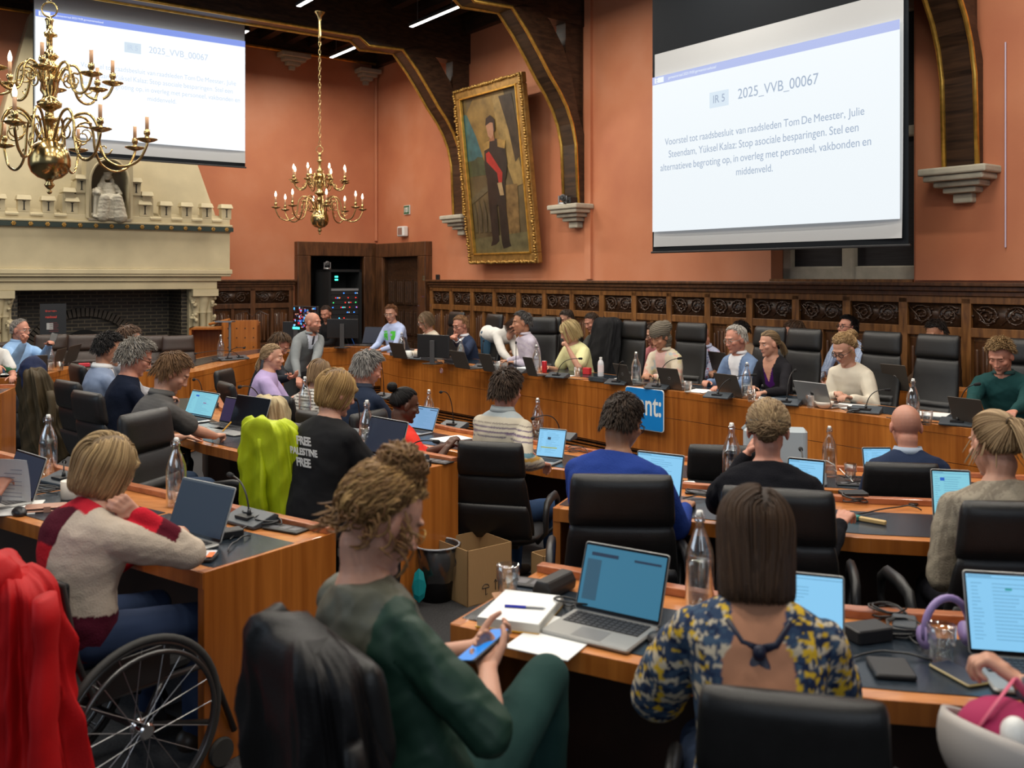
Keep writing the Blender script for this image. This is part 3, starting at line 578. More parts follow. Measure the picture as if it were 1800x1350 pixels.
# ================================================================ chandeliers
def lathe_prof(): return [(.0, -.30), (.012, -.295), (.018, -.28), (.008, -.268), (.026, -.25), (.034, -.235), (.02, -.215), (.03, -.20), (.075, -.185), (.115, -.15), (.134, -.1), (.135, -.06), (.125, -.01), (.1, .04), (.06, .07), (.04, .09), (.045, .1), (.03, .12), (.028, .19), (.04, .2), (.06, .215), (.03, .235), (.026, .27), (.05, .29), (.075, .30), (.08, .33), (.05, .35), (.04, .38), (.06, .41), (.055, .47), (.065, .5), (.035, .53), (.06, .55), (.068, .58), (.035, .61), (.045, .63), (.06, .65), (.03, .68), (.02, .7), (.02, .78), (.05, .79), (.05, .80), (.02, .82), (.022, .88), (.03, .9), (.012, .92)]
def chandelier(lab, loc, rz, chain_top, mt):
    t = thing('chandelier', lab, 'chandelier', loc, rz)
    b = MB(); b.lathe(lathe_prof(), 26); b.build('brass_column', mt, t, smooth=True)
    for tier, (zz, R, r0) in enumerate(((.08, .64, .05), (.47, .40, .05))):
        for k in range(8):
            a = 2*PI*k/8+(.2 if tier else 0); ca, sa = math.cos(a), math.sin(a)
            def P(r, z): return (r*ca, r*sa, z)
            a_ = MB(); hs = R/.64
            path = [(r0, zz), (.13*hs+.02, zz+.17*hs), (.25*hs, zz+.20*hs), (.31*hs, zz+.12*hs), (.33*hs, zz-.02*hs), (.38*hs, zz-.12*hs), (.48*hs, zz-.16*hs), (.58*hs, zz-.12*hs), (.635*hs, zz-.02*hs), (R, zz+.02*hs)]
            if tier == 0: path = [(r, z-.02) for r, z in path]
            # smooth the path
            pp = []
            for i in range(len(path)-1):
                p0 = path[max(i-1, 0)]; p1 = path[i]; p2 = path[i+1]; p3 = path[min(i+2, len(path)-1)]
                for q in range(4):
                    u = q/4; pp.append(tuple(.5*((2*p1[j])+(-p0[j]+p2[j])*u+(2*p0[j]-5*p1[j]+4*p2[j]-p3[j])*u*u+(-p0[j]+3*p1[j]-3*p2[j]+p3[j])*u**3) for j in (0, 1)))
            pp.append(path[-1]); a_.tube([P(*q) for q in pp], .0095, 7)
            cx, cz = .2*hs+.03, zz+.04*hs; a_.tube([P(cx+math.cos(q*.55+1)*(.085-.0045*q)*hs, cz+math.sin(q*.55+1)*(.085-.0045*q)*hs) for q in range(17)], [.008-.0003*q for q in range(17)], 6)
            a_.tube([P(cx+.13*hs+math.cos(-q*.6)*(.05-.004*q)*hs, cz-.1*hs+math.sin(-q*.6)*(.05-.004*q)*hs) for q in range(11)], .005, 5)
            arm = a_.build('branch', mt, t, smooth=True)
            tx = path[-1]; Mx = Matrix.Translation(P(tx[0], tx[1])); d = MB()
            d.lathe([(.0, -.015), (.02, -.01), (.05, .0), (.072, .012), (.07, .016), (.03, .01), (.016, .02), (.014, .04), (.022, .05), (.02, .08), (.0, .08)], 16, M=Mx); d.build('drip_pan', mt, arm, smooth=True)
            d = MB(); d.lathe([(.0125, .075), (.0125, .17), (.0, .172)], 10, M=Mx); d.build('candle_tube', mat('candle_tube_cream', (.52, .30, .17), .6), arm, smooth=True)
            d = MB(); d.lathe([(.008, .168), (.014, .185), (.015, .2), (.009, .225), (.002, .245), (0, .248)], 10, M=Mx); d.build('candle_bulb', FLAME, arm, smooth=True)
    b = MB(); b.tube([(math.cos(k*PI/12)*.05, 0, .97+math.sin(k*PI/12)*.05) for k in range(25)], .006, 6, caps=False); b.build('hanging_ring', mt, t, smooth=True)
    b = MB(); z = 1.03; k = 0; end = chain_top-loc[2]-.45
    while z < end:
        pts = [(math.cos(q*PI/4)*.018, 0, z+.03+math.sin(q*PI/4)*.04) for q in range(9)]
        if k % 2: pts = [(0, x, zz) for x, _, zz in pts]
        b.tube(pts, .0042, 4, caps=False); z += .062; k += 1
    b.build('chain', mt, t, smooth=True)
    b = MB(); b.lathe([(.012, end), (.02, end+.1), (.02, end+.3), (.03, end+.38), (.07, end+.44), (.09, end+.45)], 18); b.build('ceiling_rose', mt, t, smooth=True)
c1 = atY(562, 377, 14.0); chandelier('small looking brass chandelier hanging in the middle of the room', c1, .35, 5.8, BRASS)
c2 = atY(87, 265, 6.45); chandelier('large near brass chandelier in front of the left projection screen', c2, .15, 5.8, BRASS)
# ================================================================ fireplace statue and easel poster
def remesh(mb, vox, smooth_it=4, fac=.5):
    me = mb.mesh('tmp'); bm = bmesh.new(); bm.from_mesh(me); bmesh.ops.recalc_face_normals(bm, faces=bm.faces); bm.to_mesh(me); bm.free()
    o = bpy.data.objects.new('tmp', me); COL.objects.link(o); r = o.modifiers.new('r', 'REMESH'); r.mode = 'VOXEL'; r.voxel_size = vox; r.use_smooth_shade = True
    if smooth_it: s = o.modifiers.new('s', 'SMOOTH'); s.factor = fac; s.iterations = smooth_it
    dg = bpy.context.evaluated_depsgraph_get(); out = bpy.data.meshes.new_from_object(o.evaluated_get(dg)); bpy.data.objects.remove(o); bpy.data.meshes.remove(me)
    out.polygons.foreach_set('use_smooth', [True]*len(out.polygons)); return out
def coords(me): a = np.empty(len(me.vertices)*3); me.vertices.foreach_get('co', a); return a.reshape(-1, 3)
def normals(me): a = np.empty(len(me.vertices)*3); me.vertex_normals.foreach_get('vector', a); return a.reshape(-1, 3)
def wrinkle(me, seed, freq, amp):
    P = coords(me); P2 = P+normals(me)*(smooth_noise(P, seed, freq, amp*.6)+amp*.9*(.35-np.abs(smooth_noise(P, seed+7, freq*.8, 1.))))[:, None]; me.vertices.foreach_set('co', P2.ravel()); me.update()
def remobj(name, mb, vox, m, parent, org=None, it=4, wr=None):
    if org is not None: mb.v = [(p[0]-org[0], p[1]-org[1], p[2]-org[2]) for p in mb.v]
    me = remesh(mb, vox, it)
    if wr: wrinkle(me, *wr)
    me.name = name; me.materials.clear(); me.materials.append(m); o = bpy.data.objects.new(name, me); COL.objects.link(o); o.parent = parent; return o
t = thing('stone_statue', 'pale stone statue of a veiled seated woman with a lion in the niche', 'statue', room(C0, FS+.1, 2.8), RA)
b = MB()   # local x right, -y to the room; 0.8 m high figure
b.tube([(0, 0, .02), (0, -.02, .12), (.0, -.05, .3), (0, 0, .38), (0, .03, .52), (0, .03, .6)], [.2, .19, .15, .11, .095, .06], 16)
b.cap((-.06, -.02, .33), (-.08, -.19, .33), .075, .065); b.cap((.06, -.02, .33), (.09, -.19, .33), .075, .065); b.cap((-.08, -.19, .32), (-.1, -.17, .03), .065, .085); b.cap((.09, -.19, .32), (.12, -.17, .03), .065, .1)
b.cap((-.1, .02, .55), (-.15, -.05, .42), .035, .03); b.cap((-.15, -.05, .42), (-.1, -.14, .37), .03, .024); b.cap((.1, .02, .55), (.155, -.04, .42), .035, .03); b.cap((.155, -.04, .42), (.08, -.15, .37), .03, .022)
b.ell((0, .01, .70), (.046, .052, .062), 14); b.ell((0, .03, .71), (.058, .05, .066), 14); b.cap((-.045, .04, .7), (-.1, .04, .45), .025, .05); b.cap((.045, .04, .7), (.1, .04, .45), .025, .05); b.ell((0, -.045, .695), (.007, .012, .012), 8)
b.tube([(0, .01, .745), (0, .01, .765)], [.058, .056], 14)
b.v = [(p[0]*1.2, p[1], p[2]) for p in b.v]; remobj('seated_woman', b, .0085, STONE2, t, it=2, wr=(5, 60, .006))
b = MB(); b.ell((-.17, -.1, .42), (.062, .06, .06), 12); b.ell((-.165, -.15, .405), (.032, .035, .028), 10)
for k in range(26): a = k*2.4; b.ell((-.17+math.cos(a)*.065, -.085+.03*math.sin(k), .415+math.sin(a)*.068), .023, 7)
b.cap((-.17, -.05, .36), (-.17, .02, .12), .075, .09); b.cap((-.19, -.1, .34), (-.21, -.13, .03), .035, .03); b.cap((-.13, -.1, .34), (-.15, -.14, .03), .035, .03); b.ell((-.21, -.16, .025), (.035, .05, .025), 9); b.ell((-.14, -.17, .025), (.035, .05, .025), 9); b.cap((-.22, 0, .06), (-.24, -.1, .05), .04, .03)
b.v = [(p[0]*1.1, p[1], p[2]) for p in b.v]; remobj('lion', b, .0085, STONE2, t, it=2)
b = MB(); b.rbox(-.25, .23, -.22, .15, 0, .03, .03); b.build('plinth', STONE2, t)
xb, zb2 = onB(78, 540, WB-15.6); xb1, _ = onB(109, 540, WB-15.6)
t = thing('information_board', 'dark standing information board with red title by the brick hearth', 'sign', room((xb+xb1)/2, 15.6, 0), RA)
ww = (xb1-xb)/2; b = MB(); b.box(-ww-.06, ww+.06, 0, .02, -.05+PIT, zb2+.05); b.build('board', mat('anthracite_board', (.012, .014, .018), .5), t)
RT = lambda x, z: Matrix.Translation((x, -.004, z)) @ Matrix.Rotation(PI/2, 4, 'X')
RED = mat('sign_red', (.5, .05, .04), .5); fit_text('title_text', 'Gemeente-', ww*1.3, RED, t, RT(-ww*.25, zb2-.06), bold=.03); fit_text('title_text', 'raadszaal', ww*1.3, RED, t, RT(-ww*.25, zb2-.15), bold=.03)
b = MB(); b.box(-ww+.03, -ww+.12, -.004, 0, zb2-.34, zb2-.24); b.build('round_mark', mat('sign_grey', (.4, .4, .4), .6), t)
TG = mat('sign_text_grey', (.17, .18, .19), .6); TR_ = mat('sign_text_dark_red', (.11, .03, .035), .6)
for k in range(6): b = MB(); b.box(-ww*.45, ww*(.6 if k % 3 else .45), -.004, 0, zb2-.245-.026*k, zb2-.235-.026*k); b.build('text_line', TR_, t)
for k in range(26): b = MB(); b.box(-ww+.03, ww*(.7+.12*math.sin(k*2.1)), -.004, 0, zb2-.45-.024*k, zb2-.438-.024*k); b.build('text_line', TG, t)
# ================================================================ desks
LEATHER = mat('blue_grey_desk_leather', (.018, .026, .036), .17, var=.25, vs=40, bump=.12, bs=500)
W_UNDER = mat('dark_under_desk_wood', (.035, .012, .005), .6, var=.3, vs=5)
LEDGE = wood('reddish_ledge_wood', (.30, .09, .035), (.48, .17, .07), (3, 9, 9), .3, .2, .02)
def sweep(mb, poly, a, b, z0, z1, za=None):
    A, B = offs(poly, a), offs(poly, b); n = len(poly); vs = []
    for p, q in zip(A, B): vs += [(p[0], p[1], z0), (p[0], p[1], z1), (q[0], q[1], z1), (q[0], q[1], z0)]
    fs = [(i*4+k, i*4+(k+1) % 4, (i+1)*4+(k+1) % 4, (i+1)*4+k) for i in range(n-1) for k in range(4)]+[(3, 2, 1, 0), tuple((n-1)*4+k for k in range(4))]
    mb.add(vs, fs)
def resamp(poly, n):
    P = [Vector(p[:2]) for p in poly]; L_ = [0]
    for a, b in zip(P, P[1:]): L_.append(L_[-1]+(b-a).length)
    out = []
    for k in range(n+1):
        d = L_[-1]*k/n; i = max(j for j in range(len(P)) if L_[j] <= d+1e-9); i = min(i, len(P)-2); u = (d-L_[i])/(L_[i+1]-L_[i]); out.append(tuple(P[i].lerp(P[i+1], u)))
    return out, L_[-1]
def desk(name, lab, poly, z=.75, floor=0., depth=.68, ends=(1, 1), group=None, front=False, pads=True):
    """poly: plan of the users' edge; depth runs to its left.  front=True: poly is the public side with a veneered front."""
    org = (poly[0][0], poly[0][1], floor); t = thing(name, lab, 'desk', org, 0, group)
    def mk(nm, mb, m, **k): return mb.build(nm, m, t, org=org, **k)
    b = MB(); sweep(b, poly, 0, depth, z-.04, z); mk('desk_top', b, W_TOP if not front else W_TOP, bevel=.003)
    b = MB(); sweep(b, poly, -.004, .014, z-.062, z-.001); mk('edge_strip', b, W_RED)
    if pads:
        rs, L_ = resamp(poly, max(8, int(sum(1 for _ in poly)*4))); n = max(1, round(L_/.82))
        for k in range(n):
            i0, i1 = int(len(rs)*k/n), int(len(rs)*(k+1)/n); sub = rs[i0:max(i1+1, i0+2)]
            if len(sub) < 2: continue
            sub = [tuple(Vector(sub[0]).lerp(Vector(sub[1]), .05))]+list(sub[1:-1])+[tuple(Vector(sub[-1]).lerp(Vector(sub[-2]), .05))]
            b = MB()
            if front: sweep(b, sub, depth-.46, depth-.05, z, z+.003)
            else: sweep(b, sub, .055, .46, z, z+.003)
            mk('leather_pad', b, LEATHER)
    if front:
        for z0, z1 in ((.13, .475), (.48, z-.062)): b = MB(); sweep(b, poly, 0, .03, z0, z1); mk('front_panel', b, W_RED)
        b = MB(); sweep(b, poly, .09, .11, floor-.2, .13); mk('plinth', b, BLK)
        b = MB()
        for k in range(9): sweep(b, poly, .05, .08, floor-.19+.036*k, floor-.175+.036*k)
        mk('plinth_grille', b, W_RED)
    else:
        b = MB(); sweep(b, poly, depth-.05, depth, z, z+.03); mk('back_ledge', b, LEDGE, bevel=.004)
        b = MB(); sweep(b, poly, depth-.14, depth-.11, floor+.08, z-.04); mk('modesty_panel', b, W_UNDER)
    for e, on in zip((0, -1), ends):
        if not on: continue
        A = Vector(poly[e]); B = Vector(offs(poly, depth)[e]); tdir = (Vector(poly[1])-Vector(poly[0])).normalized() if e == 0 else (Vector(poly[-1])-Vector(poly[-2])).normalized()
        if e == 0: tdir = -tdir
        b = MB(); q = tdir*.004; r_ = -tdir*.035
        b.prism([tuple(A+q), tuple(B+q), tuple(B+r_), tuple(A+r_)], floor, z+.002); mk('end_panel', b, W_RED, bevel=.003)
    return t
L3 = [(-4.0, 5.6), (-2.38, 4.37), (-1.155, 3.515)]
L2 = [(-3.35, 8.4), (-3.0, 7.5), (-2.6, 6.85), (-2.04, 6.21), (-1.785, 5.985), (-.78, 5.10)]
L1 = [(-2.4, 10.6), (-2.1, 9.4), (-1.6, 8.3), (-.95, 7.5), (-.4, 7.0), (.222, 6.43), (.40, 6.32)]
R3 = [(-.195, 3.0), (.453, 2.64), (.965, 2.468), (1.312, 2.406), (2.4, 2.25)]
R2 = [(.199, 4.5), (1.475, 3.99), (1.77, 3.93), (2.9, 3.75)]
R1 = [(.95, 6.1), (2.0, 5.75), (3.6, 5.3)]
PRES = [tuple(atZ(*p)[:2]) for p in ((669, 621), (700, 627.5), (760, 635), (833, 643.5), (900, 652), (967, 660.5), (1033, 669), (1100, 678), (1200, 689), (1333, 706), (1467, 723), (1553, 734), (1703, 753), (1800, 767), (1950, 791))]
TECH = [tuple(atZ(*p)[:2]) for p in ((333, 655), (357, 650.5), (400, 640), (445.6, 629), (490, 620.5), (530, 615), (557, 613), (620, 610.5), (690, 609))]
DA = [tuple(atZ(*p)[:2]) for p in ((-70, 668), (0, 665), (58, 664), (75, 659), (137, 644))]
desk('council_desk', 'near left cherry desk row with the wheelchair user and a plain end panel', L3, ends=(0, 1))
desk('council_desk', 'second left desk row, ending behind the curly haired woman', L2, depth=.69, ends=(0, 1))
desk('council_desk', 'lower inner left desk row, ending by the man in the striped shirt', L1, .55, PIT, .66, (0, 1))
desk('council_desk', 'nearest right desk row with the notebook and the pen', R3, depth=.64, ends=(1, 0))
desk('council_desk', 'middle right desk row in front of the man in the blue sweater', R2, depth=.68, ends=(1, 0))
desk('council_desk', 'inner right desk row in front of the bald man in the navy suit', R1, .55, PIT, .66, (1, 0))
P_D = desk('presidium_desk', 'long curved presidium desk with cherry front and blue sign', PRES, .75, 0, .64, (1, 0), front=True)
desk('technician_desk', 'curved cherry desk with monitors before the corner recess', TECH, .75, 0, .74, (1, 1), front=True)
desk('side_desk', 'far left cherry desk of the man in the light blue shirt', DA, .75, 0, .7, (0, 1), front=True)
desk('council_desk', 'desk end at the far left edge of the picture', [(-6.8, 8.3), (-4.83, 8.87)], .75, 0, .6, (0, 1))
BK = [offs(PRES, 1.78)[i] for i in range(6, len(PRES))]
desk('staff_desk', 'narrow staff desk behind the presidium chairs', BK, .80, 0, .32, (1, 0), front=True, pads=False)
pf = MB(); sweep(pf, PRES, .12, 3.2, PIT, 0); struct('trim_9', pf, CARP, roomframe=False)
pf = MB(); sweep(pf, TECH, .12, 2.6, PIT, 0); struct('trim_10', pf, CARP, roomframe=False)
# blue sign on the presidium front
a = atZ(1101, 679); b_ = atZ(1169, 687); M = frameM(Vector((a.x, a.y, 0)), (b_.x-a.x, b_.y-a.y)); M.translation = Vector((a.x, a.y, 0))-(M.to_3x3() @ Vector((0, 1, 0)))*.012
t = thing('blue_sign', 'bright blue sign with white lettering on the presidium front', 'sign'); t.matrix_world = M; wd = (b_-a).length
z1 = .755; z0 = H-(753-486)/F*a.y*1.0; z0 = .34
b = MB(); b.rbox(0, wd, -.004, .004, 0, 1, .0); b = MB(); R_ = Matrix(((1, 0, 0, 0), (0, 0, 1, 0), (0, 1, 0, 0), (0, 0, 0, 1)))
b.rbox(0, wd, z0, z1, -.006, .004, .03, M=R_); b.build('white_rim', WHITE, t); b = MB(); b.rbox(.006, wd-.008, z0+.008, z1-.006, -.010, -.005, .028, M=R_); b.build('blue_field', mat('gent_blue', (.006, .20, .56), .35), t)
fit_text('lettering', 'gent:', wd*.80, WHITE, t, Matrix.Translation((wd*.54, -.0105, z1-.17)) @ Matrix.Rotation(PI/2, 4, 'X') @ Matrix.Diagonal((1, 1.3, 1, 1)), bold=.014)
for px, py in ((776, 641.5), (1659, 756)):     # round no-smoking stickers
    p = atZ(px, py-3 if px < 1000 else 745); i = min(range(len(PRES)-1), key=lambda k: abs(PRES[k][0]-p.x)); d = Vector(PRES[i+1])-Vector(PRES[i]); M = frameM(Vector((p.x, p.y, .75-.095)), d); M.translation -= (M.to_3x3() @ Vector((0, 1, 0)))*.004
    t = thing('no_smoking_sticker', 'round red and white sticker on the %s of the presidium front' % ('far left part' if px < 1000 else 'right part'), 'sticker'); t.matrix_world = M
    b = MB(); b.lathe([(.036, 0), (.036, .002)], 24, M=Matrix.Rotation(PI/2, 4, 'X')); b.build('white_disc', WHITE, t)
    b = MB(); b.tube([(math.cos(k*PI/12)*.03, -.003, math.sin(k*PI/12)*.03) for k in range(25)], .0035, 5); b.tube([(-.02, -.003, .02), (.02, -.003, -.02)], .003, 5); b.build('red_ring', mat('sticker_red', (.5, .03, .02), .5), t)
# ================================================================ chairs
LTH = mat('black_chair_leather', (.010, .0095, .0095), .40, spec=.42, bump=.25, bs=260, var=.15, vs=30)
LTH2 = mat('brown_chair_leather', (.035, .019, .013), .4, spec=.5, bump=.25, bs=260, var=.15, vs=30)
def srect(w_, t_, n=20, e=3.2):
    out = []
    for k in range(n):
        a = 2*PI*k/n; c, s = math.cos(a), math.sin(a); out.append((w_*abs(c)**(2/e)*(1 if c >= 0 else -1), t_*abs(s)**(2/e)*(1 if s >= 0 else -1)))
    return out
def loft(rings, n): 
    vs = [p for r in rings for p in r]; m = len(rings)
    return vs, [(i*n+k, i*n+(k+1) % n, (i+1)*n+(k+1) % n, (i+1)*n+k) for i in range(m-1) for k in range(n)]+[tuple(range(n-1, -1, -1)), tuple(range((m-1)*n, m*n))]
def chair_proto(lab, m, top=1.08, arms=True, base=True):
    t = thing('office_chair', lab, 'chair')
    # backrest, leaning backwards, ribbed low down on the sitter's side
    def cy(z): return -.235-.16*(z-.5)/.62-.03*math.sin((z-.5)/.62*PI)
    def bk(z0, z1, wf, tf, n, nm, mm, off=0, ribs=False):
        rings = []
        for i in range(n+1):
            u = i/n; z = z0+(z1-z0)*u; w_, th = wf(u), tf(u); e = min(1, u*7, (1-u)*7)**.5 if nm != 'lumbar_ribs' else 1; e = max(.35, e)
            if ribs: th *= (.75+.35*abs(math.sin(u*PI*4)))
            rings.append([Vector((x*(.93+.07*e), cy(z)+off+y*e, z)) for x, y in srect(w_, th)])
        b = MB(); b.add(*loft(rings, 20)); return b.build(nm, mm, t, smooth=True)
    bk(.50, top-.20, lambda u: .245-.035*u, lambda u: .036, 12, 'backrest', m)
    bk(top-.215, top, lambda u: .213-.012*u, lambda u: .046, 9, 'headrest', m, .006)
    bk(.53, .76, lambda u: .20-.01*u, lambda u: .035, 24, 'lumbar_ribs', m, .018, True)
    bk(.48, .70, lambda u: .235-.012*u, lambda u: .02, 6, 'back_shell', BLACKP, -.04)
    b = MB(); rings = []
    for i in range(9):
        u = i/8; z = .40+.10*u; e = math.sin(PI*(.08+.84*u))**.35; rings.append([Vector((x*e, y*e+.02, z-.02*max(0, y))) for x, y in srect(.25, .25, 24)])
    b.add(*loft(rings, 24)); b.build('seat', m, t, smooth=True)
    if arms:
        for sx in (-1, 1):
            b = MB(); x = .29*sx
            pts = [(x*.8, -.14, .43), (x, -.16, .5), (x, -.17, .60), (x, -.13, .665), (x, -.02, .68), (x, .12, .67), (x, .19, .63), (x, .2, .55), (x*.98, .14, .46), (x*.8, .08, .42)]
            b.tube(pts, [.018, .02, .024, .027, .029, .029, .026, .02, .018, .016], 8, ell=.72); b.build('armrest', BLACKP, t, smooth=True)
    if base:
        b = MB(); b.lathe([(.03, .1), (.03, .25), (.022, .26), (.022, .4)], 12); b.box(-.1, .1, -.1, .1, .37, .41); b.build('gas_column', BLACKP, t, auto=40)
        for k in range(5):
            a = 2*PI*k/5+.3; ca, sa = math.cos(a), math.sin(a); b = MB(); b.tube([(0, 0, .12), (ca*.14, sa*.14, .115), (ca*.3, sa*.3, .085)], [.03, .025, .018], 8); lg = b.build('base_leg', BLACKP, t, smooth=True)
            b = MB(); b.lathe([(.028, -.02), (.03, -.008), (.03, .008), (.028, .02)], 12, M=Matrix.Translation((ca*.3, sa*.3, .03)) @ Matrix.Rotation(a, 4, 'Z') @ Matrix.Rotation(PI/2, 4, 'X')); b.build('castor', BLACKP, lg, auto=40)
    return t
CHP = {}
def chair(x, y, head, lab, kind='black', floor=0., sc=1.):
    """head: heading in degrees the sitter looks (0 = +x, 90 = +y)"""
    rz = math.radians(head-90)
    if kind not in CHP:
        CHP[kind] = chair_proto(lab, LTH2 if kind == 'brown' else LTH, {'tall': 1.34, 'ribbed': 1.12}.get(kind, 1.08)); o = CHP[kind]; o.location = (x, y, floor); o.rotation_euler = (0, 0, rz); CH[o] = kids(o)
        for c in CH[o]: CH[c] = kids(c)
        if sc != 1: o.scale = (sc,)*3
        o['group'] = 'high backed leather office chairs'; return o
    return dup(CHP[kind], (x, y, floor), rz, lab, 'high backed leather office chairs', scale=sc)
# ================================================================ laptops
SIL = mat('silver_aluminium', (.42, .42, .42), .32, .75); DELLG = mat('dark_laptop_shell', (.085, .07, .058), .4, .4); GREYB = mat('grey_laptop_shell', (.3, .3, .29), .4, .5); KEYS = mat('key_black', (.02, .02, .024), .5)
SCR = {'doc': emis('screen_pale_blue', (.26, .62, .93), .85), 'cyan': emis('screen_cyan', (.25, .66, .8), .8), 'blue': emis('screen_soft_blue', (.20, .40, .68), .8), 'deep': emis('screen_deep_blue', (.006, .03, .07), .35), 'off': mat('screen_off', (.004, .004, .006), .08), 'lattice': emis('screen_lattice_blue', (.035, .20, .33), .7), 'purple': emis('screen_purple', (.03, .015, .08), .6), 'blk': mat('screen_black', (.003, .003, .004), .2), 'phone': emis('screen_phone_blue', (.02, .28, .85), .9), 'dusk': emis('screen_dusk', (.008, .02, .06), .4)}
S_LINE = emis('screen_text_line', (.12, .36, .60), .7); S_LT = emis('screen_light_line', (.6, .85, 1), .9); S_DK = emis('screen_dark_bar', (.01, .04, .10), .5)
def laptop(lab, hl, hr, scr='off', tilt=112, body=DELLG, z=.75, depth=.225, name='laptop', bezel=.008, wide=None, emblem=None, extra=0):
    """hl, hr: photo pixels of the hinge ends as the user sees them (left, right); z = desk height"""
    A = atZ(*hl, z+.018); B = atZ(*hr, z+.018); w_ = (B-A).length; x = (B-A).normalized(); c = (A+B)/2
    if wide: w_ = wide
    t = thing(name, lab, 'laptop', (c.x, c.y, z+.0035), math.atan2(x.y, x.x), 'laptops on the desks'); h2 = w_/2; dp = depth
    b = MB(); b.rbox(-h2, h2, -dp, 0, 0, .014, .012); b.build('base', body, t)
    b = MB(); kx0, kx1, ky0, ky1 = -h2*.86, h2*.86, -dp*.52, -.018; b.box(kx0, kx1, ky0, ky1, .013, .0145)
    for r_ in range(5):
        for k in range(13):
            xx = kx0+(kx1-kx0)*(k+.1)/13; yy = ky0+(ky1-ky0)*(r_+.1)/5; b.box(xx, xx+(kx1-kx0)*.8/13, yy, yy+(ky1-ky0)*.8/5, .0145, .0165)
    b.build('keyboard', KEYS, t); b = MB(); b.box(-.05, .05, -dp*.93, -dp*.58, .0138, .0146); b.build('touchpad', mat('touchpad_grey', (.16, .16, .16), .35), t)
    lid = bpy.data.objects.new('lid', None); L = Matrix.Translation((0, -.002, .012)) @ Matrix.Rotation(math.radians(tilt-90), 4, 'X').inverted()
    M_ = Matrix(((1, 0, 0, 0), (0, 0, 1, 0), (0, 1, 0, 0), (0, 0, 0, 1)))
    b = MB(); lh = dp*.98; b.rbox(-h2, h2, 0, lh, 0, .006, .01, M=L @ M_); o = b.build('lid', body, t)
    b = MB(); b.rbox(-h2+.003, h2-.003, .004, lh-.003, -.0012, 0, .008, M=L @ M_); b.build('bezel', SCR['blk'], o)
    b = MB(); b.box(-h2+bezel, h2-bezel, -.002, -.0012, .016, lh-bezel-.003, M=L); s = b.build('screen', SCR[scr], o)
    sw, sh, z0 = w_-2*bezel, lh-bezel-.022, .018
    if scr in ('doc', 'cyan', 'blue'):
        r = random.Random(int(hl[0])); b = MB(); bx = lambda u0, u1, v0, v1: b.box(-sw/2+sw*u0, -sw/2+sw*u1, -.0024, -.002, z0+sh*v0, z0+sh*v1, M=L)
        bx(0, 1, .955, .965); bx(.02, .3, .975, .99)
        for k in range(16): v = .88-.05*k; bx(.3, .3+r.uniform(.2, .55), v, v+.008); bx(.05, .05+r.uniform(.06, .14), v, v+.008)
        b.build('page_lines', S_LINE, s)
        if scr == 'cyan':
            b = MB(); bx(.2, .32, .8, .87); b.build('icon', emis('icon_blue', (.01, .12, .6), .8), s); b = MB(); bx(.55, .66, .55, .58); b.build('button', emis('button_magenta', (.35, .03, .25), .7), s); b = MB(); bx(0, 1, 0, .05); b.build('dock', S_DK, s)
        if extra == 1: b = MB(); bx(.12, .75, .3, .34); b.build('highlight_bar', emis('bar_yellow', (.4, .45, .05), .8), s); b = MB(); bx(.35, .47, .62, .72); b.build('icon', S_DK, s)
        if extra == 2: b = MB(); bx(.1, .4, .9, .93); bx(.7, .98, .9, .93); b.build('dark_tab', S_DK, s)
        if extra == 3: b = MB(); bx(.45, .53, .8, .83); b.build('button', emis('button_teal', (.03, .35, .35), .8), s)
    if scr == 'lattice':
        b = MB(); bx = lambda u0, u1, v0, v1: b.box(-sw/2+sw*u0, -sw/2+sw*u1, -.0024, -.002, z0+sh*v0, z0+sh*v1, M=L); bx(.08, .42, .84, .9); bx(.62, .95, .84, .88); b.build('dark_tab', S_DK, s)
        b = MB(); bx(.04, .22, .1, .78); b.build('side_column', emis('col_dim', (.03, .12, .2), .6), s)
    if emblem:
        b = MB()
        if emblem == 'apple':
            P = lambda x, z: L @ Vector((x, .0065, lh*.5+z)); b.ell((0, 0, 0), (.0001,)*3, 4)
            b = MB(); mm = L @ Matrix.Translation((0, .006, lh*.5)); b.ell((-.006, 0, 0), (.011, .0012, .014), 14, M=mm); b.ell((.006, 0, 0), (.011, .0012, .014), 14, M=mm); b.ell((.004, 0, .02), (.003, .0012, .006), 8, M=mm)
            b.build('lid_emblem', BLK, o)
        else:
            mm = L @ Matrix.Translation((0, .0064, lh*.5)); b.tube([mm @ Vector((math.cos(k*PI/10)*.014, 0, math.sin(k*PI/10)*.014)) for k in range(21)], .0013, 5); o2 = b.build('lid_emblem', GREYB, o)
    return t
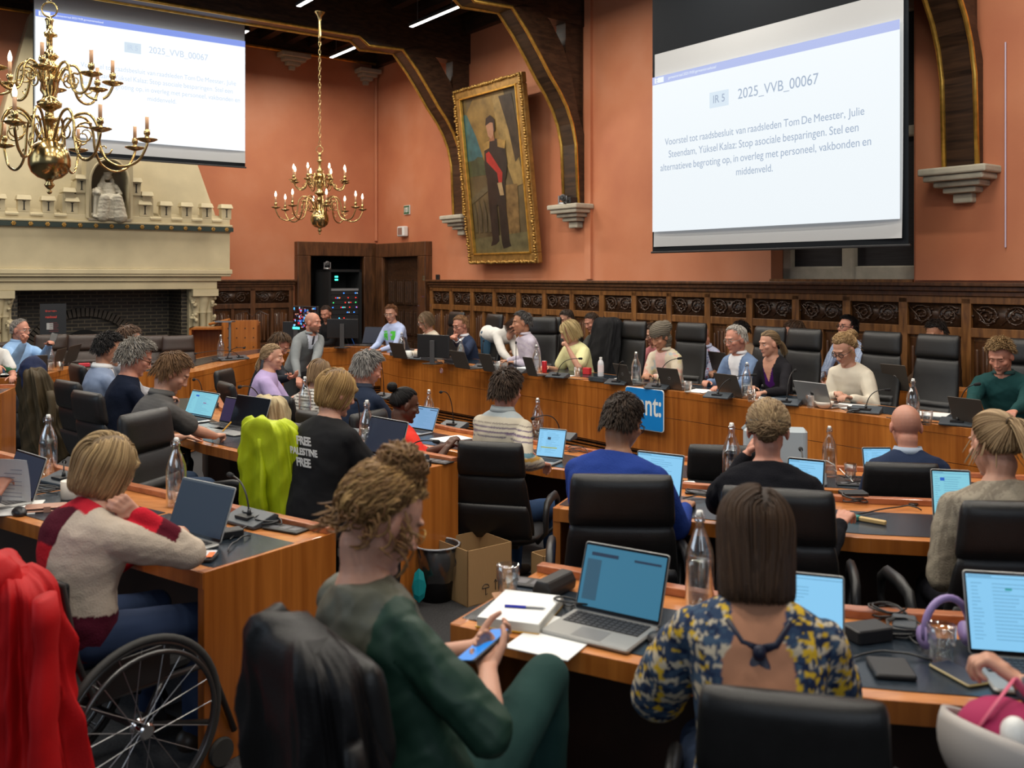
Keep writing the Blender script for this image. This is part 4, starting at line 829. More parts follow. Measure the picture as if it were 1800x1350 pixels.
# ================================================================ small things
GL = glassmat(); WATER = glassmat('water', (.93, .95, .96), .02, .3)
def bottle(lab, px, py, z=.75, h=.32, fill=.62, Y=None):
    p = atZ(px, py, z) if Y is None else Vector(((px-900)/F*Y, Y, z)); s = h/.32
    t = thing('water_bottle', lab, 'bottle', (p.x, p.y, z+.004), rnd.uniform(0, 6), 'swing top water bottles')
    pr = [(0, .004), (.043, 0), (.048, .008), (.048, .17), (.044, .20), (.028, .245), (.017, .27), (.015, .30), (.018, .302), (.018, .312), (.013, .313)]
    inn = [(.010, .312), (.011, .27), (.024, .243), (.041, .197), (.044, .168), (.044, .014), (0, .012)]
    b = MB(); b.lathe([(r*s, q*s) for r, q in pr+inn], 20, closed=False); b.build('glass_body', GL, t, smooth=True)
    zt = .17*fill/.62 if fill < .7 else .19; b = MB(); b.lathe([(0, .0125*s), (.0445*s, .0145*s), (.0445*s, min(.168, zt)*s), (.0445*s if zt < .17 else .042*s, zt*s), (0, zt*s)], 20, closed=False); b.build('water', WATER, t, smooth=True)
    b = MB(); b.lathe([(.0, .31), (.012, .31), (.0125, .318), (.010, .328), (0, .329)], 12, M=Matrix.Scale(s, 4)); b.build('stopper', WHITE, t, smooth=True)
    b = MB(); b.tube([(.018*s, 0, .298*s), (.026*s, 0, .285*s), (.024*s, 0, .31*s), (.010*s, 0, .325*s)], .0014, 5); b.tube([(-.018*s, 0, .298*s), (-.026*s, 0, .285*s), (-.024*s, 0, .31*s), (-.010*s, 0, .325*s)], .0014, 5); b.lathe([(.0175*s, .293*s), (.0185*s, .297*s), (.0175*s, .301*s)], 14, closed=False); b.build('wire_clip', CHROME, t)
    return t
def tumbler(lab, px, py, z=.75, Y=None, full=.35):
    p = atZ(px, py, z); t = thing('drinking_glass', lab, 'glass', (p.x, p.y, z+.004), 0, 'drinking glasses')
    b = MB(); b.lathe([(0, 0), (.031, 0), (.0325, .012), (.033, .05), (.0395, .056), (.04, .105), (.038, .106), (.0365, .058), (.030, .05), (.029, .014), (0, .012)], 20, closed=False); b.build('glass_wall', GL, t, smooth=True)
    b = MB(); b.lathe([(0, .0125), (.0292, .0145), (.0302, .048), (0, .048)], 16, closed=False); b.build('water', WATER, t)
    return t
def mic(lab, px, py, tip, z=.75, rz=0., bend=.5, base=True, led=False):
    """px,py base pixel; tip: (px,py,Y) of the microphone head"""
    p = atZ(px, py, z); q = atY(*tip); t = thing('gooseneck_microphone', lab, 'microphone', (p.x, p.y, z+.004), 0, 'gooseneck microphones on the desks'); d = q-Vector((p.x, p.y, z))
    if base:
        R = Matrix.Rotation(rz, 4, 'Z'); b = MB()
        b.add([R @ Vector(v) for v in ((-.12, -.07, 0), (.12, -.07, 0), (.12, .07, 0), (-.12, .07, 0), (-.12, -.07, .014), (.12, -.07, .014), (.12, .05, .05), (-.12, .05, .05), (.12, .07, .04), (-.12, .07, .04))], [(3, 2, 1, 0), (0, 1, 5, 4), (4, 5, 6, 7), (7, 6, 8, 9), (2, 3, 9, 8), (1, 2, 8, 6, 5), (3, 0, 4, 7, 9)]); b.build('console', DKGREY, t, bevel=.004)
        b = MB(); b.box(-.045, .045, -.045, .01, .024, .036, M=R); b.build('console_display', BLACKP, t)
    z0 = .03 if base else 0.
    c1 = Vector((0, 0, z0)); c2 = Vector((d.x*.1, d.y*.1, z0+max(.05, d.z)*(.6+bend*.5))); pts = []
    for k in range(13):
        u = k/12; pts.append(c1*(1-u)**2+c2*2*u*(1-u)+d*u*u)
    b = MB(); b.tube(pts, .0042, 6); b.lathe([(.012, 0), (.008, .03)], 10, M=Matrix.Translation(c1)); b.build('gooseneck', BLACKP, t, smooth=True)
    dd = (pts[-1]-pts[-2]).normalized(); b = MB(); b.tube([d, d+dd*.03], [.011, .013], 10, round_=True); b.build('capsule', mat('foam_black', (.008, .008, .009), .95), t, smooth=True)
    if led: b = MB(); b.tube([d-dd*.012, d-dd*.006], .009, 10); b.build('light_ring', lamps[1], t)
    return t
def thing1(name, lab, cat, mb, m, loc, rz=0., group=None, **k):
    o = mb.build(name, m, None, **k); o.location = loc; o.rotation_euler = (0, 0, rz); return tag(o, lab, cat, group)
PAPER = mat('paper', (.78, .78, .76), .7)
def paper(lab, px, py, w_=.21, h_=.297, rz=0., z=.75, lift=0., m=PAPER, thick=.003, name='paper_sheet', cat='paper'):
    p = atZ(px, py, z+lift); b = MB(); b.box(-w_/2, w_/2, -h_/2, h_/2, 0, thick); return thing1(name, lab, cat, b, m, (p.x, p.y, z+.0035+lift), rz)
def cable(lab, pts, z=.75, r=.0035, m=None, loops=0, seed=1):
    rr = random.Random(seed); P = [atZ(x, y, z) for x, y in pts]; out = []
    for a, b in zip(P, P[1:]):
        n = 6
        for k in range(n):
            u = k/n; q = a.lerp(b, u); out.append(Vector((q.x+rr.uniform(-.012, .012), q.y+rr.uniform(-.012, .012), z+.008+abs(rr.gauss(0, .008)))))
    out.append(P[-1]+Vector((0, 0, .008)))
    if loops:
        c = P[len(P)//2]
        for k in range(loops*10):
            a = k*.63; R = .05+.03*rr.random(); out.append(c+Vector((math.cos(a)*R, math.sin(a)*R*.7, .012+.03*rr.random()+.015*math.sin(a*.5))))
    # smooth
    for _ in range(2): out = [out[0]]+[(out[i-1]+out[i]*2+out[i+1])/4 for i in range(1, len(out)-1)]+[out[-1]]
    o0 = out[0].copy(); b = MB(); b.tube([p-o0 for p in out], r, 5); return thing1('cable', lab, 'cable', b, m or BLACKP, o0, smooth=True)
def phone(lab, px, py, rz, z=.75, scr='off', loc=None, case=BLACKP, M=None):
    p = atZ(px, py, z) if loc is None else loc; t = thing('mobile_phone', lab, 'phone', (p.x, p.y, p.z+.004), rz)
    if M is not None: t.matrix_world = M
    b = MB(); b.rbox(-.037, .037, -.077, .077, 0, .009, .01); b.build('body', case, t); b = MB(); b.rbox(-.034, .034, -.074, .074, .009, .0096, .008); b.build('screen', SCR[scr], t); return t
# ================================================================ laptops, left to right, near to far
laptop('laptop showing a blue reflection, between the green notebook user and the floral dress', (1010, 1068), (1160, 1101), 'lattice', 112, GREYB, depth=.225)
laptop('large laptop hidden behind the head of the woman in the floral dress', (1268, 1125), (1492, 1152), 'doc', 108, GREYB, wide=.34, bezel=.006)
laptop('bright laptop at the right edge beside the purple headphones', (1703, 1148), (1868, 1160), 'doc', 108, GREYB, extra=3, depth=.24)
laptop('laptop with a dark blue screen in front of the woman in the wheelchair', (294, 930), (388, 955), 'deep', 110, GREYB, depth=.235)
laptop('laptop with a grey reflection at the left edge behind the held paper', (6, 862), (58, 882), 'dusk', 108, GREYB, depth=.22)
laptop('silver laptop with a pale page in front of the man holding a pen', (323, 729), (371, 738), 'cyan', 112, SIL, depth=.215)
laptop('laptop with a purple screen left of the black screen', (385, 741), (434, 750), 'purple', 108, GREYB, depth=.20)
laptop('open laptop with an off black screen beside the lime jacket', (403, 746), (462, 757), 'off', 108, GREYB, depth=.235)
laptop('laptop with a navy screen in front of the black printed shirt', (636, 793), (702, 808), 'dusk', 108, GREYB, depth=.235)
laptop('laptop with soft blue page in front of the woman in red', (716, 752), (761, 759), 'blue', 112, SIL, z=.55, depth=.21, extra=2)
laptop('laptop with yellow bar page beside the striped shirt', (941, 803), (990, 808), 'doc', 108, GREYB, z=.55, depth=.22, extra=1)
laptop('bright laptop right of the man in the blue sweater', (1112, 872), (1196, 884), 'doc', 104, GREYB, depth=.235)
laptop('laptop with a blue glow behind the woman in the black sweater', (1380, 885), (1447, 893), 'doc', 104, GREYB, depth=.23)
laptop('laptop with a pale screen left of the bald man in the navy suit', (1520, 846), (1572, 846), 'doc', 104, GREYB, z=.55, depth=.22)
laptop('laptop left of the woman in the beige sweater', (1640, 914), (1712, 918), 'cyan', 106, GREYB, depth=.235)
# backs of the laptops on the presidium (as the user sees them left is on the photo's right)
for lab, hr, hl, b_, em in (
    ('dark laptop lid second from the left end of the presidium', (692, 627), (717, 630), DELLG, None),
    ('laptop lid left of the double monitor user in a suit', (800, 644), (827, 648), DELLG, None),
    ('dark laptop lid in front of the empty chair next to the bent over person', (850, 650), (872, 653), DELLG, None),
    ('small dark laptop lid beside the bottle and the red can', (928, 658), (945, 660), DELLG, None),
    ('dark laptop lid in front of the empty chair left of the headscarf', (1088, 672), (1113, 676), DELLG, 'd'),
    ('dark laptop lid in front of the woman with the headscarf', (1163, 680), (1200, 684), DELLG, 'd'),
    ('dark laptop lid with a small sticker, before the man in the blue blazer', (1265, 692), (1306, 698), DELLG, None),
    ('silver laptop lid with a black emblem, before the woman in cream', (1405, 708), (1463, 716), SIL, 'apple'),
    ('dark laptop lid in front of the man in the dark green shirt', (1676, 742), (1735, 750), DELLG, None)):
    laptop(lab, hl, hr, 'off', 112, b_, emblem=em, depth=.225)
laptop('open laptop with a grey page beside the far technician, screen turned to the room', (636, 604), (668, 605), 'dusk', 110, BLACKP, depth=.3)
laptop('dark laptop lid in front of the person with the green print shirt', (722, 617), (694, 612), 'off', 110, DELLG)
laptop('small dark laptop lid on the staff desk beside the patterned shirt', (1283, 652), (1252, 648), 'off', 108, DELLG, z=.8, depth=.22)
laptop('dark laptop lid on the staff desk between two presidium chairs', (1600, 686), (1556, 681), 'off', 108, DELLG, z=.8, depth=.25, emblem='d')
laptop('dark laptop lid behind the bottle on the far left desk', (84, 655), (60, 656), 'off', 108, DELLG)
laptop('dark laptop lid on the far left desk before an empty chair', (108, 640), (90, 645), 'off', 108, DELLG)
laptop('second dark laptop lid on the far left desk next to the chargers', (134, 632), (112, 638), 'off', 108, DELLG)
# tablet stands
tb = thing('tablet', 'dark tablet propped up behind the lime jacket', 'tablet', atZ(476, 752, .754), math.radians(-30)); b = MB(); Mt = Matrix.Rotation(math.radians(-62), 4, 'X').inverted()
b.rbox(-.09, .09, 0, .25, 0, .008, .01, M=Mt); b.build('shell', BLACKP, tb); b = MB(); b.rbox(-.083, .083, .007, .243, .008, .009, .008, M=Mt); b.build('screen', SCR['dusk'], tb)
# ---------------------------------------------------------------- bottles
for lab, px, py, z, fill in (
    ('tall bottle of water standing behind the laptop on the nearest right desk', 1230, 1073, .75, .62), ('bottle of water near the left edge in front of the draped dark coat', 85, 832, .75, .8), ('bottle in front of the lime jacket beside the dark blue laptop', 310, 890, .75, .3),
    ('bottle between the black printed shirt and the navy laptop', 645, 796, .75, .6), ('bottle left of the short blond hair of the black printed shirt', 536, 737, .75, .5), ('bottle in front of the presidium panel beside the thin upright microphone', 754, 752, .55, .6),
    ('bottle behind the microphone at the striped shirt', 945, 772, .55, .6), ('bottle left of the woman in the black sweater', 1286, 853, .75, .8), ('bottle wrapped by a white charging cable', 1458, 838, .55, .7),
    ('bottle on the presidium left of the cup and the double monitor', 706, 626, .75, .6), ('bottle in front of the suited man with joined hands', 810, 642, .75, .9), ('bottle on the presidium beside the red can', 943, 657, .75, .6), ('bottle in front of the woman with the headscarf', 1118, 675, .75, .6), ('bottle left of the woman in the black cardigan', 1313, 701, .75, .5),
    ('bottle in front of the empty chair next to the green shirt', 1605, 742, .75, .5), ('bottle on the left ring desk before the lectern', 388, 632, .75, .3), ('bottle on the far left desk beside the light blue shirt', 88, 652, .75, .4)):
    bottle(lab, px, py, z, fill=fill)
for lab, px, py, z in (('glass of water on a coaster beside the notebook', 893, 1048, .75), ('tall glass between the cables and the purple headphones', 1655, 1165, .75), ('glass at the left desk below the water bottle', 76, 842, .75), ('glass right of the bottle with the white cable', 1495, 845, .55), ('glass on the presidium in front of the headscarf woman', 1209, 690, .75),
    ('glass before the black cardigan woman', 1321, 707, .75), ('glass before the silver laptop lid', 1425, 717, .75), ('glass in front of the empty chair at the right of the presidium', 1630, 748, .75), ('glass beside the red charger box', 1015, 663, .75), ('glass at the wrist watch of the grey shirt', 875, 652, .75), ('glass on the staff desk behind the cream top', 1445, 672, .8), ('glass on the far left desk by the man in light blue', 106, 652, .75)):
    tumbler(lab, px, py, z)
# plastic bottle, can, red box, cup, bowl, mug
t = thing('plastic_bottle', 'small clear plastic bottle with pale label on the presidium', 'bottle', atZ(1056, 662, .754)); b = MB(); b.lathe([(0, 0), (.032, 0), (.034, .01), (.034, .14), (.03, .165), (.014, .19), (.014, .2)], 16); b.build('bottle_body', mat('frosted_plastic', (.6, .6, .62), .25), t, smooth=True); b = MB(); b.lathe([(.016, .195), (.016, .215), (0, .216)], 12); b.build('cap', WHITE, t); b = MB(); b.lathe([(.0345, .05), (.0345, .13)], 16, closed=False); b.build('label', mat('pale_pink_label', (.7, .6, .6), .5), t)
t = thing('drink_can', 'red drink can on the presidium', 'can', atZ(957, 655, .754)); b = MB(); b.lathe([(0, 0), (.024, 0), (.03, .01), (.03, .125), (.025, .135)], 18); b.build('can_body', mat('can_red', (.5, .02, .03), .3, .3), t, smooth=True); b = MB(); b.lathe([(.026, .134), (.024, .137), (0, .136)], 18); b.build('lid', GREYM, t)
b = MB(); b.rbox(-.045, .045, -.03, .03, 0, .075, .008); thing1('red_box', 'small red cardboard box on the presidium', 'box', b, mat('box_red', (.5, .02, .025), .45), atZ(1032, 658, .754), -.6)
def cup(lab, px, py, z=.75, s=1., mm=WHITE, name='mug'):
    p = atZ(px, py, z); t = thing(name, lab, 'cup', (p.x, p.y, z+.004)); b = MB(); b.lathe([(0, .0), (.036*s, 0), (.041*s, .006), (.041*s, .09*s), (.038*s, .091*s), (.037*s, .012), (0, .01)], 22, closed=False); b.build('cup_body', mm, t, smooth=True)
    b = MB(); b.tube([(.038*s, 0, .075*s), (.062*s, 0, .068*s), (.066*s, 0, .045*s), (.055*s, 0, .025*s), (.038*s, 0, .02*s)], .0055, 7); b.build('handle', mm, t, smooth=True)
cup('white mug left of the wheelchair user', 122, 878, mm=mat('mug_cream', (.68, .62, .55), .35)); cup('white cup at the left end of the presidium beside a bottle', 718, 630, s=1.1)
b = MB(); b.lathe([(0, .0), (.04, 0), (.07, .03), (.078, .055), (.074, .055), (.064, .03), (.035, .008), (0, .008)], 24, closed=False); thing1('bowl', 'white bowl in front of the silver laptop lid', 'bowl', b, mat('bowl_cream', (.75, .68, .58), .35), atZ(1449, 717, .754), smooth=True)
# microphones: near and mid
for lab, px, py, tip, z, rz, base in (
    ('long microphone standing free against the presidium front', 797, 752, (776, 690, 7.6), .55, -.6, True), ('bent microphone in front of the woman in red', 716, 812, (763, 777, 5.5), .75, -.7, True), ('microphone rising in front of the striped shirt screen', 985, 772, (938, 736, 6.9), .55, -.5, True),
    ('microphone in front of the lime jacket on the near left desk', 438, 920, (408, 838, 4.35), .75, -.65, True), ('microphone above the laptop with the black screen', 462, 742, (423, 681, 6.6), .75, -.6, True), ('microphone seen before the grey haired man in navy', 633, 770, (626, 704, 6.4), .75, -.6, True),
    ('microphone beside the blue water jug', 1412, 850, (1408, 792, 5.2), .75, -.3, True), ('small microphone left of the wheelchair user behind the mug', 112, 850, (113, 813, 5.1), .75, -.6, True), ('flat microphone beside the man holding a pen', 357, 717, (342, 668, 7.6), .75, -.6, True),
    ('tall thin microphone right of the presidium bottle before the empty chair', 1085, 676, (1094, 637, 9.3), .75, -.6, True), ('microphone crossing the laptop of the headscarf woman', 1156, 684, (1192, 631, 9.2), .75, -.6, True), ('microphone by the yellow top', 980, 664, (1018, 631, 10.1), .75, -.6, True), ('microphone before the grey shirt man', 907, 656, (907, 604, 10.9), .75, -.6, True),
    ('microphone between the black cardigan and the cream top', 1383, 712, (1396, 653, 8.2), .75, -.6, True), ('low microphone before the blue blazer laptop', 1262, 700, (1322, 660, 8.5), .75, -.6, True), ('microphone before the cream top wrist', 1522, 726, (1557, 686, 7.6), .75, -.6, True), ('tall microphone before the dark green shirt', 1683, 748, (1714, 677, 6.9), .75, -.6, True),
    ('microphone before the suited man with joined hands', 848, 648, (850, 600, 11.), .75, -.6, True), ('microphone at the cream sweater in the far row', 735, 632, (738, 604, 12.2), .75, -.6, True), ('microphone with a red lit ring before the technician desk', 675, 700, (655, 618, 8.6), .55, -.8, True)):
    mic(lab, px, py, tip, z, rz, base=base, led='red lit' in lab)
mic('low microphone on the left ring desk', 420, 632, (345, 622, 11.3), .75, .8); mic('microphone behind the bottle on the left ring desk', 400, 634, (428, 612, 12.), .75, .8)
# consoles without visible neck along the presidium
for px, py in ((690, 627), (745, 635), (787, 640), (868, 650), (1045, 672)):
    p = atZ(px, py, .75); b = MB(); b.add([(-.11, -.06, 0), (.11, -.06, 0), (.11, .06, 0), (-.11, .06, 0), (-.11, -.06, .05), (.11, -.06, .05), (.11, .06, .015), (-.11, .06, .015)], [(3, 2, 1, 0), (0, 1, 5, 4), (4, 5, 6, 7), (2, 3, 7, 6), (1, 2, 6, 5), (3, 0, 4, 7)])
    thing1('microphone_console', 'dark blue grey desk console on the presidium, %s' % {690: 'at its far left end', 745: 'left of the double monitor', 787: 'under the double monitor', 868: 'before the empty chair', 1045: 'right of the yellow top'}[px], 'console', b, DKGREY, Vector((p.x+.06, p.y+.07, .754)), -.9, bevel=.004)
# ---------------------------------------------------------------- papers and notebooks
t = thing('notebook', 'thick open notebook with white page and yellow cover on the nearest right desk', 'notebook', atZ(915, 1083, .754), -.33)
b = MB(); b.box(-.105, .105, -.14, .14, 0, .004); b.build('yellow_cover', mat('yellow_cover', (.65, .35, .03), .5), t); b = MB(); b.box(-.1, .105, -.135, .138, .004, .03); b.build('page_block', mat('page_edges', (.55, .52, .46), .8, var=.2, vs=3, stretch=(.1, .1, 200)), t); b = MB(); b.rbox(-.1, .103, -.135, .138, .03, .033, .004); b.build('top_page', PAPER, t)
t = thing('ballpoint_pen', 'blue and silver pen lying on the notebook', 'pen', atZ(922, 1068, .79)+Vector((0, 0, .002)), -.18); b = MB(); b.tube([(-.065, 0, 0), (.005, 0, 0)], .0048, 8); b.build('blue_barrel', mat('pen_blue', (.01, .02, .35), .3), t); b = MB(); b.tube([(.005, 0, 0), (.06, 0, 0), (.07, 0, 0)], [.0045, .004, .001], 8); b.build('silver_barrel', GREYM, t)
for a in ((980, 1122, .21, .30, -.5, 'white sheets under the lattice screen laptop', .75), (30, 895, .2, .28, .3, 'white sheets lying at the left edge of the near desk', .75), (372, 762, .24, .3, -.8, 'white sheet under the hand with the pen', .75), (405, 755, .21, .29, -.6, 'white sheet left of the lime jacket', .75), (793, 772, .2, .28, -.9, 'papers beside the laptop of the woman in red', .55),
          (985, 662, .2, .28, -.7, 'papers under the arm of the yellow top', .75), (1090, 668, .2, .28, -.7, 'papers right of the plastic bottle', .75), (1230, 688, .2, .28, -.6, 'papers in front of the blue blazer', .75), (1375, 704, .3, .22, -.6, 'pale blue folder before the black cardigan', .75), (1490, 715, .22, .3, -.6, 'papers under the hands of the cream top', .75), (1625, 728, .35, .24, -.6, 'papers before the empty chair', .75),
          (755, 627, .2, .28, -.7, 'papers under the hand of the far cream sweater', .75), (855, 643, .2, .28, -.7, 'papers left of the grey shirt man', .75), (920, 648, .2, .28, -.7, 'papers before the grey shirt man', .75), (40, 650, .2, .28, .2, 'papers before the light blue shirt', .75), (20, 658, .25, .2, .4, 'papers at the edge of the far left desk', .75), (580, 606, .25, .18, .6, 'sheet before the technician', .75), (655, 607, .3, .2, .6, 'flat white tray on the technician desk', .75)):
    paper(a[5], a[0], a[1], a[2], a[3], a[4], a[6], m=mat('folder_blue', (.3, .42, .52), .6) if 'folder' in a[5] else PAPER)
# paper held up by the hand at the left edge
t = thing('held_letter', 'printed letter held up at the left edge', 'paper', atY(18, 845, 4.45), -.25); b = MB(); b.grid(lambda u, v: (-.1+.2*u+.03*v*v, .03*math.sin(u*2.5)-.06*v*v, -.1+.21*v), 10, 10); b.build('sheet', PAPER, t, solid=.0006)
for k in range(9): b = MB(); b.box(-.075, .07 if k % 3 else .03, -.006, -.004, .07-.018*k, .073-.018*k); b.build('text_line', mat('print_grey', (.25, .25, .3), .8), t)
# mobile phones and wallets
phone('phone lying on the middle right desk', 1590, 884, .6, scr='blk'); phone('phone in a gold case beside the glass at the lower right', 1685, 1190, .3, scr='dusk', case=mat('gold_case', (.35, .27, .12), .4)); phone('phone lying near the black wallet on the near left desk', 330, 868, .9, scr='blk')
def flat(name, lab, cat, px, py, w_, h_, th, m, rz, z=.75, **k):
    b = MB(); b.rbox(-w_/2, w_/2, -h_/2, h_/2, 0, th, .008); return thing1(name, lab, cat, b, m, atZ(px, py, z)+Vector((0, 0, .004)), rz, **k)
flat('wallet', 'black wallet at the lower right beside the floral dress', 'wallet', 1566, 1182, .11, .13, .015, BLACKP, -.15); flat('wallet', 'black wallet on the desk corner of the wheelchair user', 'wallet', 343, 985, .16, .09, .016, BLACKP, -.05)
flat('card', 'pale card with an orange stripe lying in the black wallet', 'card', 352, 975, .12, .07, .003, mat('card_white', (.6, .6, .62), .4), .1, .768)
b = MB(); b.box(-.012, .012, -.032, .032, 0, .001); thing1('card_stripe', 'orange sticker on the card in the wallet', 'sticker', b, mat('orange', (.75, .15, .02), .5), atZ(384, 975, .776)+Vector((-.03, 0, .0)), .1)
t = thing('phone_case', 'rose gold folding phone case with a clasp on the near left desk', 'case', atZ(80, 897, .754), .28); b = MB(); b.rbox(-.09, .09, -.045, .045, 0, .01, .01); b.rbox(-.09, .09, -.045, .045, .016, .024, .01); b.build('cover', mat('rose_gold', (.45, .24, .17), .35, .3), t); b = MB(); b.box(-.085, .085, -.04, .04, .009, .017); b.build('inner_pad', BLACKP, t); b = MB(); b.box(-.0, .03, -.047, -.02, .0, .026); b.build('clasp', mat('rose_gold', (.45, .24, .17), .35), t)
def mouse(lab, px, py, rz, z=.75):
    t = thing('computer_mouse', lab, 'mouse', atZ(px, py, z)+Vector((0, 0, .004)), rz); b = MB(); b.ell((0, 0, .008), (.032, .055, .026), 16); b.build('shell', BLACKP, t, smooth=True); b = MB(); b.tube([(0, .02, .032), (0, .035, .028)], .003, 6); b.build('wheel', GREYM, t)
mouse('black mouse on the near left desk', 34, 905, .7); mouse('black mouse beside the laptop near the floral dress', 1160, 1135, .4)
# glasses case, coaster, headphones, brush
t = thing('spectacle_case', 'black ridged hard case beside the laptop on the nearest desk', 'case', atZ(975, 1042, .754), .95)
b = MB(); Mc = Matrix(((0, 0, 1, -.085), (1, 0, 0, 0), (0, 1, 0, 0), (0, 0, 0, 1))); b.prism([(-.035, 0), (.035, 0), (.04, .03), (.022, .062), (-.022, .062), (-.04, .03)], 0, .17, M=Mc); b.build('case_shell', mat('hard_black', (.012, .011, .011), .5), t, bevel=.008)
b = MB(); b.rbox(-.05, .05, -.05, .05, 0, .004, .01); thing1('coaster', 'wooden coaster under the glass', 'coaster', b, mat('cork', (.35, .17, .08), .7), atZ(893, 1050, .7535), .2)
t = thing('headphones', 'purple headband headphones on the right desk', 'headphones', atZ(1665, 1140, .76), .2); b = MB(); b.tube([(math.cos(k*PI/14)*.075, 0, .055+math.sin(k*PI/14)*.095) for k in range(-1, 16)], .011, 9); b.build('headband', mat('lilac_plastic', (.26, .19, .42), .45), t, smooth=True)
for sx in (-1, 1): b = MB(); b.lathe([(0, 0), (.034, .0), (.036, .02), (.0, .024)], 16, M=Matrix.Translation((sx*.08, 0, .04)) @ Matrix.Rotation(-sx*PI/2, 4, 'Y')); b.build('ear_cup', mat('lilac_plastic', (.26, .19, .42), .45), t, smooth=True)
t = thing('pen_case', 'wooden stick with a teal strap by the hand of the black sweater', 'case', atZ(1530, 918, .756), -.75); b = MB(); b.rbox(-.05, .07, -.012, .012, 0, .018, .006); b.build('wooden_part', mat('pale_wood', (.55, .38, .16), .5), t); b = MB(); b.rbox(-.11, -.05, -.018, .018, 0, .02, .006); b.build('teal_strap', mat('teal', (.02, .18, .16), .6), t)
# yellow marker, red pencil etc. near the pen man
b = MB(); b.tube([(0, 0, 0), (.14, .05, .0)], .005, 6); thing1('pencil', 'dark red pencil in front of the silver laptop', 'pencil', b, mat('dark_red', (.15, .02, .02), .4), atZ(325, 748, .76))
# desk socket boxes and chargers
def socket(lab, px, py, rz, z=.75):
    t = thing('desk_socket', lab, 'socket', atZ(px, py, z)+Vector((0, 0, .004)), rz, 'socket panels set in the desks'); b = MB(); b.rbox(-.1, .1, -.045, .045, 0, .008, .006); b.build('frame', BLACKP, t)
    for k in (-1, 0, 1): b = MB(); b.lathe([(.018, .008), (.02, .0095), (.022, .008)], 14, M=Matrix.Translation((k*.055, 0, 0)), closed=False); b.box(k*.055-.02, k*.055+.02, -.026, .026, .008, .009); b.build('outlet', mat('outlet_grey', (.1, .1, .11), .4), t)
socket('black socket panel at the right end of the near left desk', 502, 932, -.5); socket('black socket panel at the right end of the second left desk', 768, 813, -.6); socket('socket panel on the left end of the nearest right desk', 945, 1030, -.4); socket('socket panel on the middle right desk beside the blue laptop', 1240, 868, -.3); socket('socket panel near the glass on the inner right desk', 1500, 853, -.2, .55)
def charger(lab, px, py, z=.75, s=1., m=BLACKP, rz=0.):
    b = MB(); b.rbox(-.045*s, .045*s, -.03*s, .03*s, 0, .03*s, .008); thing1('charger', lab, 'charger', b, m, atZ(px, py, z)+Vector((0, 0, .004)), rz)
charger('white charger block before the black cardigan', 1336+5, 707, m=WHITE, s=.9); charger('white charger plug with the curved cable', 1425, 838, .55, .7, WHITE); charger('white charger on the far left desk', 135, 648, m=WHITE); charger('black power brick at the near left laptop', 405, 945, s=1.1, rz=.6); charger('black power brick among cables at the lower right', 1525, 1125, s=1.4, rz=.3); charger('grey power brick among cables at the lower right', 1590, 1112, s=1.2, m=DKGREY, rz=1.2)
charger('black power brick on the end of the second left desk', 738, 822, s=1.3, rz=-.4); charger('black charger on the presidium beside the bowl', 1500, 722, s=1.); charger('red charger pouch on the far left desk', 148, 645, m=mat('pouch_red', (.55, .03, .05), .5), s=1.4, rz=.5); charger('white plug near the blue laptop', 1212, 855, m=WHITE, s=.7)
charger('white card box beside the cables of the near left desk', 468, 912, m=WHITE, s=.6); charger('green plastic clip on the technician desk', 650, 603, m=mat('green_plastic', (.02, .6, .12), .5), s=1.2); charger('black phone dock on the middle right desk', 1500, 880, s=1.4)
# cables
CB = [('tangled black cables beside the dark blue laptop', [(400, 955), (430, 930), (470, 925), (500, 930)], .75, 2), ('black cables running to the socket of the near left desk', [(420, 940), (450, 915), (502, 930)], .75, 1), ('loose cable over the leather pad by the wheelchair user', [(395, 975), (410, 960), (440, 945)], .75, 0), ('cable loop beside the white mug', [(60, 858), (85, 868), (110, 862)], .75, 2),
      ('black cables at the left edge of the near desk', [(5, 810), (30, 830), (50, 838)], .75, 2), ('big tangle of black cables at the lower right', [(1510, 1110), (1560, 1090), (1610, 1115)], .75, 5), ('second tangle of cables beside the power brick', [(1545, 1130), (1590, 1120), (1625, 1150)], .75, 4), ('cable looping towards the tall glass', [(1500, 1160), (1560, 1150), (1640, 1165)], .75, 0),
      ('thin black cable on the blue desk pad', [(1480, 915), (1530, 905), (1590, 895), (1620, 900)], .75, 0), ('cable bundle around the phone dock', [(1470, 880), (1500, 885), (1530, 890)], .75, 3), ('cable between the socket and the bright laptop', [(1200, 880), (1225, 875), (1262, 880)], .75, 1), ('cables at the end of the second left desk', [(700, 812), (735, 822), (752, 838)], .75, 3), ('cable beside the glasses of the inner row', [(1480, 855), (1520, 850), (1560, 845)], .55, 1),
      ('tangled cable in front of the cream top', [(1475, 720), (1500, 728), (1530, 722)], .75, 3), ('cable on the presidium before the headscarf', [(1105, 681), (1140, 682), (1165, 690)], .75, 2), ('cable under the double monitor', [(730, 634), (770, 640), (815, 645)], .75, 2), ('cable along the presidium by the red box', [(1000, 668), (1040, 670), (1080, 674)], .75, 1), ('dark cables on the left ring desk', [(345, 645), (380, 636), (420, 630)], .75, 3),
      ('cable by the empty chair at the right of the presidium', [(1560, 736), (1610, 748), (1660, 746)], .75, 2), ('cable before the blue blazer', [(1230, 694), (1265, 700), (1300, 703)], .75, 1), ('thin cable on the desk right of the notebook', [(985, 1060), (1000, 1075), (1015, 1068)], .75, 1), ('dark cables on the far left desk', [(10, 660), (45, 655), (70, 654)], .75, 3), ('cable on the inner right desk', [(1470, 845), (1540, 840), (1580, 838)], .55, 0), ('cables behind the lime jacket', [(470, 758), (500, 756), (530, 765)], .75, 2), ('cable by the striped shirt laptop', [(975, 800), (1010, 795), (1040, 800)], .55, 2)]
